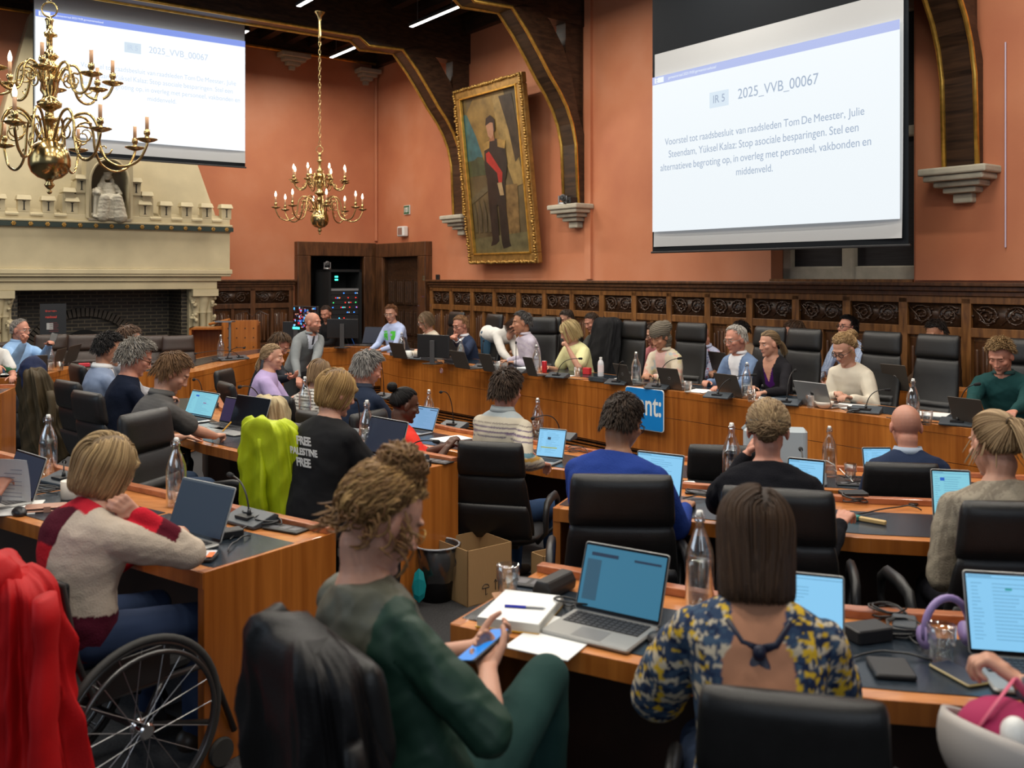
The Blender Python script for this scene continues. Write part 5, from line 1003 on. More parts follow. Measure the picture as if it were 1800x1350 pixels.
for i, (lb, pts, z, lp) in enumerate(CB): cable(lb, pts, z, loops=lp, seed=i)
cable('white charging cable looped around the bottle', [(1425, 836), (1430, 815), (1452, 812), (1478, 830), (1500, 850)], .55, .004, WHITE); cable('white cable coil beside the white charger block', [(1325, 705), (1345, 708), (1360, 706)], .75, .004, WHITE, 3, 4)
# blue-white water container behind the black sweater
t = thing('water_jug', 'pale translucent container behind the head of the black sweater', 'container', atZ(1362, 838, .55), -.2); b = MB(); b.rbox(-.2, .2, -.08, .08, .0, .32, .03); b.build('jug_body', mat('pale_plastic', (.42, .47, .5), .3), t); b = MB(); b.tube([(-.2, 0, .3), (-.12, 0, .38), (0, 0, .36)], .02, 8); b.build('handle', mat('pale_plastic', (.42, .47, .5), .3), t, smooth=True)
# ---------------------------------------------------------------- monitors
def monitor(lab, px, py, w_, h_, heading, z=.75, scr=None, stand=True, zb=.15):
    """heading: direction the screen faces, degrees"""
    p = atZ(px, py, z); t = thing('computer_monitor', lab, 'monitor', (p.x, p.y, z+.004), math.radians(heading+90)); z0 = zb
    b = MB(); b.rbox(-w_/2, w_/2, -.0, .03, z0, z0+h_, .01); b.build('housing', BLACKP, t, bevel=.004)
    b = MB(); b.box(-w_/2+.01, w_/2-.01, -.002, 0, z0+.012, z0+h_-.012); s = b.build('screen', scr or SCR['off'], t)
    b = MB(); b.rbox(-.035, .035, .03, .05, .0, z0+h_*.75, .005); b.build('stand_post', mat('stand_grey', (.06, .058, .06), .4), t); b = MB(); b.rbox(-.11, .11, -.06, .12, 0, .012, .02); b.build('stand_foot', BLACKP, t); return t, s, z0
monitor('back of the black monitor in front of the technician', 603, 612, .52, .30, 78); monitor('back of the black monitor left of the bald man', 522, 620, .42, .30, 80)
monitor('back of the wide black monitor on the presidium', 763, 640, .50, .29, 58, zb=.08)
t, s, z0 = monitor('lit monitor showing a colourful camera mosaic', 536, 600, .56, .34, 230, .95)
r = random.Random(5); cc = [emis('mosaic_%d' % k, c, 1.) for k, c in enumerate(((.02, .1, .5), (.1, .5, .9), (.6, .03, .06), (.02, .02, .03), (.4, .6, .8), (.5, .2, .15)))]
for k in range(90): x = r.uniform(-.26, .23); z = r.uniform(z0+.02, z0+.3); b = MB(); b.box(x, x+r.uniform(.015, .045), -.003-.00005*k, -.002, z, z+r.uniform(.01, .035)); b.build('mosaic_tile', r.choice(cc), s)
b = MB(); b.box(-.27, -.12, -.008, -.002, z0+.01, z0+.04); b.build('green_label', lamps[4], s)
# ---------------------------------------------------------------- lectern at the left ring desk
p = atY(424, 600, 15.); t = thing('lectern', 'cherry lectern with rows of small round holes', 'lectern', (p.x, p.y, 0), math.radians(12))
b = MB(); b.box(-.3, .27, 0, .03, 0, 1.16); b.box(-.3, -.27, 0, .5, 0, 1.08); b.box(.24, .27, 0, .5, 0, 1.08); b.build('body', W_RED, t, bevel=.004); b = MB(); b.box(-.3, .27, .03, .5, 1.08, 1.11); b.build('top_board', W_TOP, t)
for i in range(4):
    for k in range(6): b = MB(); b.lathe([(.011, 0), (.011, .003)], 10, M=Matrix.Translation((-.2+.13*i, 0, 1.03-.15*k)) @ Matrix.Rotation(PI/2, 4, 'X')); b.build('round_hole', BLK, t)
p = atY(372, 600, 15.2); t = thing('side_cabinet', 'open cherry side cabinet left of the lectern', 'cabinet', (p.x, p.y, 0), math.radians(12)); b = MB(); b.box(-.35, -.31, 0, .45, 0, 1.03); b.box(.31, .35, 0, .45, 0, 1.03); b.box(-.35, .35, 0, .45, 1.0, 1.03); b.box(-.35, .35, 0, .45, .5, .53); b.box(-.35, .35, .42, .45, 0, 1.0); b.build('carcass', W_RED, t); b = MB(); b.box(-.3, .3, .02, .03, .05, .45); b.build('door', W_RED, t)
t = thing('document_stand', 'thin metal stand beside the lectern', 'stand', (atY(404, 640, 14.4).x, 14.4, 0), 0); b = MB(); b.tube([(0, 0, 0), (0, 0, 1.16)], .02, 8); b.build('post', GREYM, t); b = MB(); b.box(-.2, .06, -.1, .1, 1.16, 1.18); b.build('shelf', GREYM, t); b = MB(); b.tube([(0, 0, 1.2), (-.35, .1, 1.12)], .02, 6); b.build('wooden_arm', W_RED, t)
for k, (px, tx) in enumerate(((436, 447), (452, 485))): p = atY(440, 558, 15.1); b = MB(); b.tube([(0, 0, -.02), (.0, 0, .1), (.12-.2*k, 0, .2), (.25-.5*k, 0, .14)], .005, 6); thing1('lectern_microphone', 'thin microphone arm on the lectern, bent to the %s' % ('left' if k else 'right'), 'microphone', b, BLACKP, p+Vector((0, .1, -.1)))
# ---------------------------------------------------------------- floor things: cardboard box, waste bin, bag
CARD = mat('cardboard', (.40, .25, .11), .8, bump=.2, bs=150, stretch=(1, 1, .1))
c = atZ(822, 1068, 0); A = atZ(767, 1042, 0)-c; B = atZ(883, 1040, 0)-c
def obox(lab, c, A, B, h, m, marks=True):
    ax = A.normalized(); bx = Vector((-ax.y, ax.x, 0)); bx = bx if bx.dot(B) > 0 else -bx; la, lb = A.length, B.dot(bx); t = thing('cardboard_box', lab, 'box', c+Vector((0, 0, 0))); th = .006
    for nm, (p, q) in {'side_wall': (Vector((0, 0, 0)), ax*la)}.items(): pass
    corners = [Vector((0, 0, 0)), ax*la, ax*la+bx*lb, bx*lb]
    for k in range(4):
        p, q = corners[k], corners[(k+1) % 4]; inn = (corners[0]+corners[2])/2; n_ = (inn-(p+q)/2).normalized()*th; b = MB(); b.prism([tuple(p)[:2], tuple(q)[:2], tuple(q+n_)[:2], tuple(p+n_)[:2]], 0, h); b.build('side_wall', m, t)
    b = MB(); b.prism([tuple(p)[:2] for p in corners], 0, .005); b.build('bottom', m, t)
    if marks:
        INK = mat('ink_black', (.015, .013, .012), .7); dx = bx; M = frameM(Vector((0, 0, 0)), (dx.x, dx.y))
        nrm = M.to_3x3() @ Vector((0, 1, 0)); 
        def L(x, z, off=-.0012): return Vector((dx.x*x, dx.y*x, z))+nrm*off
        def stroke(pts, r=.0022): b = MB(); b.tube([L(*p) for p in pts], r, 4); b.build('printed_mark', INK, t)
        for k in (0, 1): x = lb*(.62+.07*k); stroke([(x, .06), (x, .12)]); stroke([(x-.01, .105), (x, .122), (x+.01, .105)])
        x = lb*.4; stroke([(x-.025, .085)]+[(x+math.cos(a*PI/6)*.025, .085+math.sin(a*PI/6)*.022) for a in range(6, -1, -1)]+[(x-.025, .085)]); stroke([(x, .085), (x, .045), (x+.012, .05)])
        x = lb*.86; stroke([(x-.02, .05), (x, .08), (x+.02, .05)]); stroke([(x+math.cos(a*PI/6)*.012, .1+math.sin(a*PI/6)*.012) for a in range(13)]); stroke([(x-.018, .08), (x+.018, .08)])
        b = MB(); Ma = frameM(Vector((0, 0, 0)), (-ax.x, -ax.y)); pc = ax*la*.45+Vector((0, 0, h*.72)); b.lathe([(.032, 0), (.032, .002)], 20, M=Matrix.Translation(pc-(Ma.to_3x3() @ Vector((0, 1, 0)))*.001) @ Ma.to_3x3().to_4x4() @ Matrix.Rotation(PI/2, 4, 'X')); b.build('round_print', mat('ink_navy', (.02, .025, .05), .7), t)
    return t
obox('open cardboard box with printed handling symbols on the aisle floor', c, A, B, .315, CARD)
c2 = atZ(955, 1045, 0); obox('partly hidden low cardboard box beside the desk end', c2, Vector((-.07, .1, 0)), Vector((.3, .18, 0)), .22, CARD, False)
p = atZ(768, 1052, 0); t = thing('waste_bin', 'black waste bin with a clear liner beside the cardboard box', 'bin', (p.x, p.y, 0)); b = MB(); b.lathe([(0, .005), (.09, .005), (.125, .31), (.12, .31), (.085, .012), (0, .01)], 24, closed=False); b.build('bin_body', BLACKP, t, smooth=True)
b = MB()
for j in range(2): pass
rr = random.Random(2); b.grid(lambda u, v: ((.118+.012*v+.008*math.sin(u*40+v*7)+.004*math.sin(u*90))*math.cos(u*2*PI), (.118+.012*v+.008*math.sin(u*40+v*7))*math.sin(u*2*PI), .12+.2*v), 70, 8); b.build('plastic_liner', glassmat('clear_film', (.8, .82, .85), .2, .8), t, smooth=True)
b = MB(); b.tube([(math.cos(k*PI/12)*.13, math.sin(k*PI/12)*.13, .315) for k in range(25)], .006, 6); b.build('rim', mat('liner_rim', (.4, .42, .45), .3), t, smooth=True)
p = atZ(738, 1062, 0); t = thing('crisp_bag', 'teal and clear bag standing against the bin', 'bag', (p.x, p.y-.05, 0)); b = MB(); b.add([(-.05, -.03, 0), (.05, -.03, 0), (.05, .03, 0), (-.05, .03, 0), (-.05, 0, .34), (.05, 0, .36), (.0, .05, .2)], [(0, 1, 5, 4), (2, 3, 4, 5), (1, 2, 5), (3, 0, 4), (3, 2, 1, 0)]); b.build('bag_body', mat('teal_bag', (.01, .3, .33), .3), t, sub=1)
# ================================================================ people
SKIN = attrmat('skin', .5, bump=.12, bs=220, sss=.12); HAIRM = attrmat('hair', .5, spec=.22); CLOTH = attrmat('cloth', .85, bump=.25, bs=350, spec=.2); KNIT = attrmat('knit', .95, bump=.7, bs=160, spec=.1); SILKY = attrmat('smooth_cloth', .55, bump=.1, bs=300, spec=.4)
SKN = {'fair': (.52, .27, .185), 'pink': (.52, .235, .16), 'tan': (.43, .205, .12), 'olive': (.33, .155, .085), 'brown': (.21, .09, .045), 'dark': (.085, .035, .02)}
CS = Vector((0, -.012, .03)); SK = (.076, .097, .09)
def V3(*a): return Vector(a)
def headmesh(b, M, sk=1.):
    def e(c, r, R=None, n=14): b.ell(c, r, n, M=M, R=R)
    def c(a, q, r0, r1): 
        k = len(b.v); b.tube([M @ Vector(a), M @ Vector(q)], [r0, r1], 8, round_=True)
    e(CS, SK, n=22); e((0, .03, -.03), (.062, .062, .083), n=18); e((0, .036, -.078), (.046, .048, .038)); e((0, .076, -.1), (.02, .017, .016)); e((0, .0, -.05), (.062, .06, .05))
    for s in (-1, 1):
        e((s*.04, .058, -.022), (.024, .026, .02)); e((s*.031, .072, .006), (.0155, .0145, .012)); e((s*.079, -.004, -.008), (.009, .02, .031), Matrix.Rotation(s*.25, 3, 'Z')); e((s*.011, .1, -.034), (.009, .01, .0075))
    e((0, .079, .03), (.052, .015, .011)); c((0, .088, .014), (0, .103, -.022), .0075, .010); e((0, .107, -.028), .011)
    e((0, .088, -.058), (.023, .009, .0055)); e((0, .087, -.067), (.019, .009, .0065))
def paint_body(me, Mi, skin, brow=(.06, .035, .02), beard=0., lips=.5, scalp=None, seed=0):
    P = coords(me); col = np.tile(np.array(skin, float), (len(P), 1)); A = np.array(Mi); L = P@A[:3, :3].T+A[:3, 3]; hd = np.abs(L).max(1) < .16
    n = smooth_noise(P, seed, 35, .06); col *= (1+n)[:, None]
    x, y, z = L[:, 0], L[:, 1], L[:, 2]; g = lambda v, c, s: np.exp(-((v-c)/s)**2)
    k = hd*g(z, -.062, .010)*g(x, 0, .022)*(y > .07); col = col*(1-.6*k[:, None])+np.array(skin)*np.array([.85, .42, .42])*.6*k[:, None]
    k = hd*(g(np.abs(x), .045, .02)*g(z, -.03, .02)+g(z, -.03, .012)*g(x, 0, .014)*(y > .1)+(np.abs(x) > .074)*(np.abs(z) < .045)*.8); k = np.clip(k, 0, 1)*.22; col = col*(1-k[:, None])+col*np.array([1.15, .72, .7])*k[:, None]
    k = np.clip(hd*g(np.abs(x), .031, .017)*g(z, .026+.003*np.cos(x*60), .0052)*(y > .06)*1.3, 0, .9); col = col*(1-k[:, None])+np.array(brow)*k[:, None]
    k = np.clip(hd*g(np.abs(x), .031, .014)*g(z, .004, .003)*(y > .06), 0, .85); col = col*(1-k[:, None])+np.array((.03, .018, .012))*k[:, None]
    if beard:
        k = hd*np.clip((-.035-z-.25*np.maximum(0, .045-np.abs(x))+.0)*60, 0, 1)*(y > -.01)*(z > -.13); k *= beard; k2 = hd*g(z, -.047, .007)*(np.abs(x) < .03)*(y > .06)*beard; k = np.clip(k+k2, 0, .9)*(1-g(z, -.062, .007)*g(x, 0, .02)); col = col*(1-k[:, None])+np.array(brow)*k[:, None]
    if scalp is not None:
        k = hd*np.clip((z-.0)*30, 0, 1)*(y < .03)*scalp[3]; col = col*(1-k[:, None])+np.array(scalp[:3])*k[:, None]
    setcol(me, col)
def hairok(d, front=.62, back=-.62, side=-.12):
    """is direction d (unit, head frame) inside the hairy part of the skull; soft value"""
    y, z, x = d.y, d.z, abs(d.x)
    lim = back if y < -.35 else (side+(back-side)*((-y)/.35) if y < 0 else (side+(front-side)*min(1, (y/.45))))
    return max(0, min(1, (z-lim)*9+.5))
def surf(d, k=1.): return Vector((CS.x+d.x*SK[0]*k, CS.y+d.y*SK[1]*k, CS.z+d.z*SK[2]*k))
def shellp(p, k, taper=.6):
    q = p-CS
    if q.z >= 0:
        s = math.sqrt((q.x/SK[0])**2+(q.y/SK[1])**2+(q.z/SK[2])**2) or 1; return CS+q*(k/s)
    s = math.sqrt((q.x/SK[0])**2+(q.y/SK[1])**2) or 1; kk = k*(1+taper*q.z); return CS+Vector((q.x*kk/s, q.y*kk/s, q.z))
def mk_hair(H_, M, seed, q=1.):
    """H_: dict(style, col, ...)"""
    st = H_['style']; r = random.Random(seed); b = MB(); base = H_['col']; hi = H_.get('hi', tuple(min(1, c*1.9) for c in base)); fr, bk, sd = H_.get('front', .62), H_.get('back', -.62), H_.get('side', -.12)
    def C(v=None):
        g = 0 if v is None else .5+.5*math.sin(v.x*150+seed+math.sin(v.y*70)*2)*math.sin(v.y*95+v.z*80+seed); u = (.55*g+.45*r.random())**1.5; w = .75+.3*r.random()+.15*g; m = H_.get('mix', .5)*u; return tuple((base[i]*(1-m)+hi[i]*m)*w for i in range(3))
    n1, n2 = (30, 22); vs = []; fs = []; cs = []; vol = H_.get('vol', .05); thick = 1.02 if st == 'crop' else 1.035+vol*.35
    for j in range(n2+1):
        th = PI*j/n2
        for i in range(n1):
            a = 2*PI*i/n1; d = Vector((math.sin(th)*math.cos(a), math.sin(th)*math.sin(a), math.cos(th))); m = hairok(d, fr, bk, sd); nz = .012*r.random() if st != 'crop' else .004*r.random()
            vs.append(M @ surf(d, (.86+(thick-.86)*m)+nz*m)); w = (.7+.35*r.random()); cs.append(tuple(c*w*.8 for c in base))
    for j in range(n2): fs += [(j*n1+i, (j+1)*n1+i, (j+1)*n1+(i+1) % n1, j*n1+(i+1) % n1) for i in range(n1)]
    k0 = len(b.v); b.v += [tuple(p) for p in vs]; b.f += [tuple(i+k0 for i in f) for f in fs]; b.m += [0]*len(fs); b.c += cs
    if st == 'crop': return b
    crown = Vector(H_.get('crown', (0, -.07, .11))); tie = Vector(H_.get('tie', (0, -.115, .02))); L_ = H_.get('len', .06); zend = H_.get('zend', -.1); part = H_.get('part', .02); curl = H_.get('curl', 0.); rad = H_.get('rad', .0055)*H_.get('_k', 1.)
    def strand(pts, rr, col):
        m = len(pts)
        if curl:
            ph = r.random()*6.3; fq = H_.get('freq', 55)
            pts = [p+Vector((math.cos(ph+fq*i*.02), math.sin(ph+fq*i*.02), math.cos(ph*1.3+fq*i*.017)))*curl*min(1, i/2) for i, p in enumerate(pts)]
        b.tube([M @ p for p in pts], [rr*(.75+.35*math.sin(PI*min(1, (i+.6)/m)))*(1 if i < m-1 else .25) for i in range(m)], 4, col=col, ell=.55, caps=False)
    N = int(H_.get('n', 420)*q*H_.get('_n', 1.)); cnt = 0; tries = 0
    while cnt < N and tries < N*12:
        tries += 1; z = r.uniform(-.75, 1); a = r.uniform(0, 2*PI); s_ = math.sqrt(max(0, 1-z*z)); d = Vector((s_*math.cos(a), s_*math.sin(a), z))
        if hairok(d, fr, bk, sd) < .5: continue
        cnt += 1; p = surf(d, 1.03); pts = [p.copy()]; col = C(p); rr = rad*r.uniform(.7, 1.3); kk = 1.04+r.random()*vol; step = .012
        if st in ('short', 'curly'):
            n = max(3, int(L_*r.uniform(.7, 1.2)/step))
            for i in range(n):
                g = (p-crown); 
                if p.y > .02 and p.z > .06: g = Vector((H_.get('sweep', .4)*(1 if True else 0), .8, .3))
                g += Vector((r.uniform(-.02, .02), r.uniform(-.02, .02), r.uniform(-.02, .02)))*(2.2 if st == 'curly' else 1); g.normalize(); p = shellp(p+g*step, kk+vol*(i+1)/n*.8+(.03 if i == n-1 else 0), .3); pts.append(p.copy())
        elif st == 'bob':
            sx = 1 if p.x > part else -1; ze = zend+r.uniform(-.012, .02)+H_.get('slope', .0)*max(0, p.y)
            for i in range(34):
                if p.z <= ze: break
                q_ = p-CS; down = Vector((sx*.55 if q_.z > .05 else q_.x*2, q_.y*3.5+(-.15 if p.y < .04 else .1), -.35 if q_.z > .06 else -1.3)); down.normalize(); p = shellp(p+down*step*1.15, kk+vol*min(1, i/8)-(H_.get('tuck', .2)*max(0, (.02-(p.z-ze))*12)), H_.get('taper', .6))
                if p.y > .045 and p.z < .05 and abs(p.x) < .06: p.x = sx*max(abs(p.x), .066)
                pts.append(p.copy())
        elif st in ('tie', 'bun'):
            for i in range(26):
                g = tie-p
                if g.length < .02: break
                g.normalize(); p = shellp(p+g*step, kk*(1.-.0*i), .1); pts.append(p.copy())
        if len(pts) > 2: strand(pts, rr, col)
    if st == 'tie':
        tl = H_.get('tail', .22); fl = Vector(H_.get('tdir', (0, -.6, .3)))
        for k in range(int(300*q)):
            p = tie+Vector((r.uniform(-.014, .014), -.01, r.uniform(-.012, .012))); v = fl+Vector((r.uniform(-.45, .45), r.uniform(-.25, .25), r.uniform(-.2, .3))); pts = [p.copy()]; n = int(tl*r.uniform(.75, 1.1)/.018)
            for i in range(n): v = v+Vector((-(p.x)*2.5, H_.get('pull', .0), -.42)); v2 = v.normalized(); p = p+v2*.018; pts.append(p.copy())
            strand(pts, rad*1.3, C(pts[0]*3))
        b.tube([M @ (tie+Vector((0, -.008, 0))+Vector((math.cos(k*PI/6), 0, math.sin(k*PI/6)))*.018) for k in range(13)], .005, 5, col=tuple(c*.3 for c in base))
    if st == 'bun':
        bc = Vector(H_.get('bun', (0, -.13, .05))); br = H_.get('br', .045)
        for k in range(int(H_.get('bn', 90)*q*2.6)):
            u = Vector((r.gauss(0, 1), r.gauss(0, 1), r.gauss(0, 1))).normalized(); w = u.orthogonal().normalized().lerp(u.cross(u.orthogonal()).normalized(), r.random()).normalized(); pts = []
            for i in range(9): a = i*.42; pts.append(bc+(u*math.cos(a)+w*math.sin(a))*br*(.75+.35*r.random()*(1 if curl else .3)))
            strand(pts, rad*1.5, C())
        b.ell(bc, br*.8, 12, M=M, col=tuple(c*.6 for c in base))
    for k in range(int(H_.get('loose', 0)*q*2)):      # loose curls around the hairline and nape
        a = r.uniform(PI*.95, PI*2.05) if k % 3 else r.choice((.3, PI-.3))+r.uniform(-.25, .25); d = Vector((math.cos(a)*.95, math.sin(a)*.9, r.uniform(-.6, .2))); p = surf(d, 1.05); v = Vector((d.x*.5, d.y*.5, -.6)); pts = [p]
        for i in range(7): p = p+(v.normalized()*.012); pts.append(p.copy())
        strand(pts, rad, C())
    return b
def ik(S, W, l1, l2, pole):
    d = W-S; L_ = min(d.length, (l1+l2)*.985); dn = d.normalized(); W = S+dn*L_; a = (l1*l1-l2*l2+L_*L_)/(2*L_); h = math.sqrt(max(0, l1*l1-a*a)); pp = pole-dn*pole.dot(dn)
    return S+dn*a+(pp.normalized() if pp.length > 1e-4 else Vector((0, 0, -1)))*h, W
def hand(b, W, fd, pn, right, curl=.5, spread=.1, s=1., grip=None):
    fd = fd.normalized(); pn = (pn-fd*pn.dot(fd)).normalized(); t = fd.cross(pn) if right else pn.cross(fd)
    K = []
    for i, (o, L_) in enumerate(((.028, .072), (.010, .08), (-.009, .074), (-.027, .058))):
        k = W+(fd*(.088-.006*abs(i-1))+t*o)*s; b.tube([W+t*o*.45*s, k], [.0135*s, .0115*s], 8, round_=True); d = (fd+t*spread*(o*12)).normalized(); p = k; an = .15
        cu = curl*(1+.12*i) if not hasattr(curl, '__len__') else curl[i]
        pts = [p]
        for l, m in ((.45, 1.), (.3, 1.25), (.25, .9)): an += cu*m; dd = d*math.cos(an)+pn*math.sin(an); p = p+dd*L_*l*s; pts.append(p)
        b.tube(pts, [.0095*s, .009*s, .0082*s, .007*s], 8, round_=True)
    b.tube([W+fd*.045*s-t*.012*s, W+fd*.05*s+t*.012*s], .016*s, 8, round_=True)
    p0 = W+fd*.025*s+t*.02*s; d = (fd*.62+t*.7+pn*.25).normalized(); p1 = p0+d*.042*s; p2 = p1+(d*.8+fd*.35+pn*.25).normalized()*.032*s; p3 = p2+(fd*.8+pn*.35+t*.1).normalized()*.026*s; b.tube([p0, p1, p2, p3], [.0145*s, .0115*s, .0098*s, .008*s], 8, round_=True)
PEOPLE = {}
def person(lab, hpx, hpy, Y, heading, look=None, pitch=12., roll=0., lean=.14, skin='fair', hair=None, top=None, L=None, R=None, eL=None, eR=None, floor=0., seat=True, sx=1., chairk='black', chairlab=None, glasses=None, beard=0., brow=None, scalp=None, trousers=(.02, .022, .03), knees=None, curlL=.45, curlR=.45, pnL=None, pnR=None, deskz=None, hs=1., legs=True, lips=.5, eyes=True, side=0., hipz=None, shrug=0., chairoff=(0, 0), chairhead=None, neck=0., tor=None):
    top = top or {}; hair = hair or {}
    a = math.radians(heading); f = V3(math.cos(a), math.sin(a), 0); r_ = V3(math.sin(a), -math.cos(a), 0); z = V3(0, 0, 1); Hc = atY(hpx, hpy, Y)
    la = math.radians(look if look is not None else heading); fh = V3(math.cos(la), math.sin(la), 0); ph = math.radians(pitch)
    hf = (fh*math.cos(ph)-z*math.sin(ph)); rh = V3(fh.y, -fh.x, 0); uh = rh.cross(hf)
    if roll: Rr = Matrix.Rotation(math.radians(roll), 3, hf); rh = Rr @ rh; uh = Rr @ uh
    seed = int(hpx*7+hpy) % 9973
    N = Hc-f*(.03+.075*math.sin(ph))-z*(.128*hs+neck)
    dz = deskz if deskz is not None else (.75 if floor == 0 else .55)
    P = V3(N.x, N.y, 0)-f*lean-r_*side; P.z = hipz if hipz is not None else (floor+.55 if seat else floor+.93)
    org = (P.x, P.y, floor); t = thing('person', lab, 'person', org)
    Mh = Matrix((rh*hs, hf*hs, uh*hs)).transposed().to_4x4(); Mh.translation = Hc
    near_ = Y < 4.2; vox = .0046 if near_ else (.0058 if Y < 8 else .0072)
    tu = (N-P).normalized(); sw = .165*sx
    def wp(s): return None if s is None else atZ(*s[1:]) if s[0] == 'z' else (atY(*s[1:]) if s[0] == 'p' else N+f*s[1]+r_*s[2]+z*(s[3]-N.z))
    Wr = wp(R) or N+f*.36+r_*.10+z*(dz+.035-N.z); Wl = wp(L) or N+f*.36-r_*.10+z*(dz+.035-N.z)
    Sr = N-tu*(.088-shrug)+r_*sw; Sl = N-tu*(.088-shrug)-r_*sw; l1, l2 = .285, .25
    pol = lambda S, sgn, e: ((wp(e)-S) if e else (-z*.9+r_*sgn*.45-f*.25))
    Er, Wr = ik(Sr, Wr, l1, l2, pol(Sr, 1, eR)); El, Wl = ik(Sl, Wl, l1, l2, pol(Sl, -1, eL))
    # ---- body: one continuous skin surface
    b = MB(); headmesh(b, Mh); nb = Hc-hf*.028*hs-uh*.07*hs; b.tube([nb, nb.lerp(N, .55), N-tu*.02], [.053*hs, .051*(.9+.1*sx), .062], 14, round_=True)
    b.tube([N-tu*.03, (N+P)/2-f*.03, P], [.075, .085, .09], 14, round_=True, up=r_); b.tube([Sl-tu*.015, N-tu*.06, Sr-tu*.015], [.034, .045, .034], 12, round_=True)
    if top.get('open'): b.tube([N-tu*.03, N-tu*.12+f*.0, (N+P)/2], [.085, .115, .12], 18, round_=True, up=r_, ell=[1.2, 1.32, 1.3])
    for S, E, W, right, cu, pn in ((Sr, Er, Wr, True, curlR, pnR), (Sl, El, Wl, False, curlL, pnL)):
        b.tube([S-tu*.012, S.lerp(E, .5), E], [.036, .042, .037], 12, round_=True); fd = (W-E).normalized(); b.tube([E, E.lerp(W, .35), W], [.036, .037, .024], 12, round_=True)
        pnv = Vector(pn) if pn else (V3(0, 0, -1) if abs(fd.z) < .85 else f*1.0); fdh = fd.copy()
        if W.z < dz+.08 and fd.z < 0: fdh.z *= .15; fdh.normalize()
        hand(b, W, fdh, pnv, right, cu)
    b.v = [(p[0]-org[0], p[1]-org[1], p[2]-org[2]) for p in b.v]; me = remesh(b, vox, 3, .45); Mi = (Matrix.Translation(-Vector(org)) @ Mh).inverted(); bc = brow or tuple(c*.7 for c in hair.get('col', (.08, .05, .03)))
    paint_body(me, Mi, SKN[skin], bc, beard, lips, scalp, seed); me.name = 'body'; me.materials.clear(); me.materials.append(SKIN); bo = bpy.data.objects.new('body', me); COL.objects.link(bo); bo.parent = t
    Mo = Matrix.Translation(-Vector(org)) @ Mh
    if eyes and pitch < 22:
        for s in (-1, 1):
            e = MB(); e.ell((s*.031, .0725, .003), (.0128, .0128, .0105), 12, M=Mo, col=(.62, .58, .54)); e.ell((s*.031, .082, .002), (.0055, .0045, .0055), 8, M=Mo, col=(.03, .02, .015)); e.build('eye', attrmat('eye_gloss', .15), t, smooth=True)
    # ---- hair or headscarf
    if hair.get('style') == 'scarf':
        q = MB(); q.ell((0, -.02, .05), (.097, .118, .103), 22, M=Mo); q.ell((0, -.12, .055), (.07, .055, .062), 14, M=Mo); q.ell((0, -.05, -.04), (.082, .066, .08), 16, M=Mo); q.ell((0, -.035, -.1), (.066, .06, .06), 14, M=Mo)
        me = remesh(q, .0055, 3); Pn = coords(me); A = np.array(Mo.inverted()); Lh = Pn@A[:3, :3].T+A[:3, 3]; fold = np.sin((Lh[:, 2]*1.0-Lh[:, 1]*.45+np.abs(Lh[:, 0])*.35)*330)*.0028; Nn = normals(me); me.vertices.foreach_set('co', (Pn+Nn*fold[:, None]).ravel())
        # open the face: pull the front lower half inside
        Pn = coords(me); k = np.clip((Lh[:, 1]-.03)*60, 0, 1)*np.clip((.036+.2*np.maximum(0, .09-Lh[:, 1])-Lh[:, 2])*60, 0, 1); c0 = np.array(Mo @ Vector((0, -.02, 0))); me.vertices.foreach_set('co', (Pn+(c0-Pn)*.35*k[:, None]).ravel()); me.update()
        col = np.tile(np.array(hair['col']), (len(Pn), 1))*(1+.25*np.sin(Lh[:, 2]*170)[:, None]*.4); setcol(me, col); me.materials.clear(); me.materials.append(CLOTH); me.name = 'headscarf'; o = bpy.data.objects.new('headscarf', me); COL.objects.link(o); o.parent = t
    elif hair.get('style'):
        hair.update(dict(_k=.46, _n=3.6) if near_ else (dict(_k=.52, _n=2.6) if Y < 8 else dict(_k=.62, _n=1.9))); hb = mk_hair(hair, Mo, seed, 1. if near_ else (.8 if Y < 8 else .55)); hb.build('hair', HAIRM, t, smooth=True)
        if hair.get('band'): q = MB(); q.tube([Mo @ (surf(Vector((math.sin(k*PI/10)*math.cos(-.45)*1., math.cos(k*PI/10), math.sin(k*PI/10)*0-.05)).normalized(), 1.14)) for k in range(3, 18)], .009, 6); q.build('hair_band', BLACKP, t, smooth=True)
    if glasses:
        q = MB()
        for s in (-1, 1):
            c = Vector((s*.033, .098, .0)); q.tube([Mo @ (c+Vector((math.cos(k*PI/9)*.022, -.004*abs(math.cos(k*PI/9)), math.sin(k*PI/9)*.018))) for k in range(19)], glasses[1], 5, caps=False); q.tube([Mo @ Vector((s*.055, .094, .004)), Mo @ Vector((s*.078, .06, .004)), Mo @ Vector((s*.083, -.01, .003))], glasses[1], 5)
        q.tube([Mo @ Vector((-.012, .1, .004)), Mo @ Vector((.012, .1, .004))], glasses[1], 5); q.build('spectacles', mat('frame_'+glasses[0], {'black': (.01, .01, .012), 'metal': (.3, .28, .25), 'gold': (.5, .33, .1), 'brown': (.06, .025, .01)}[glasses[0]], .3, .5 if glasses[0] != 'black' else 0), t, smooth=True)
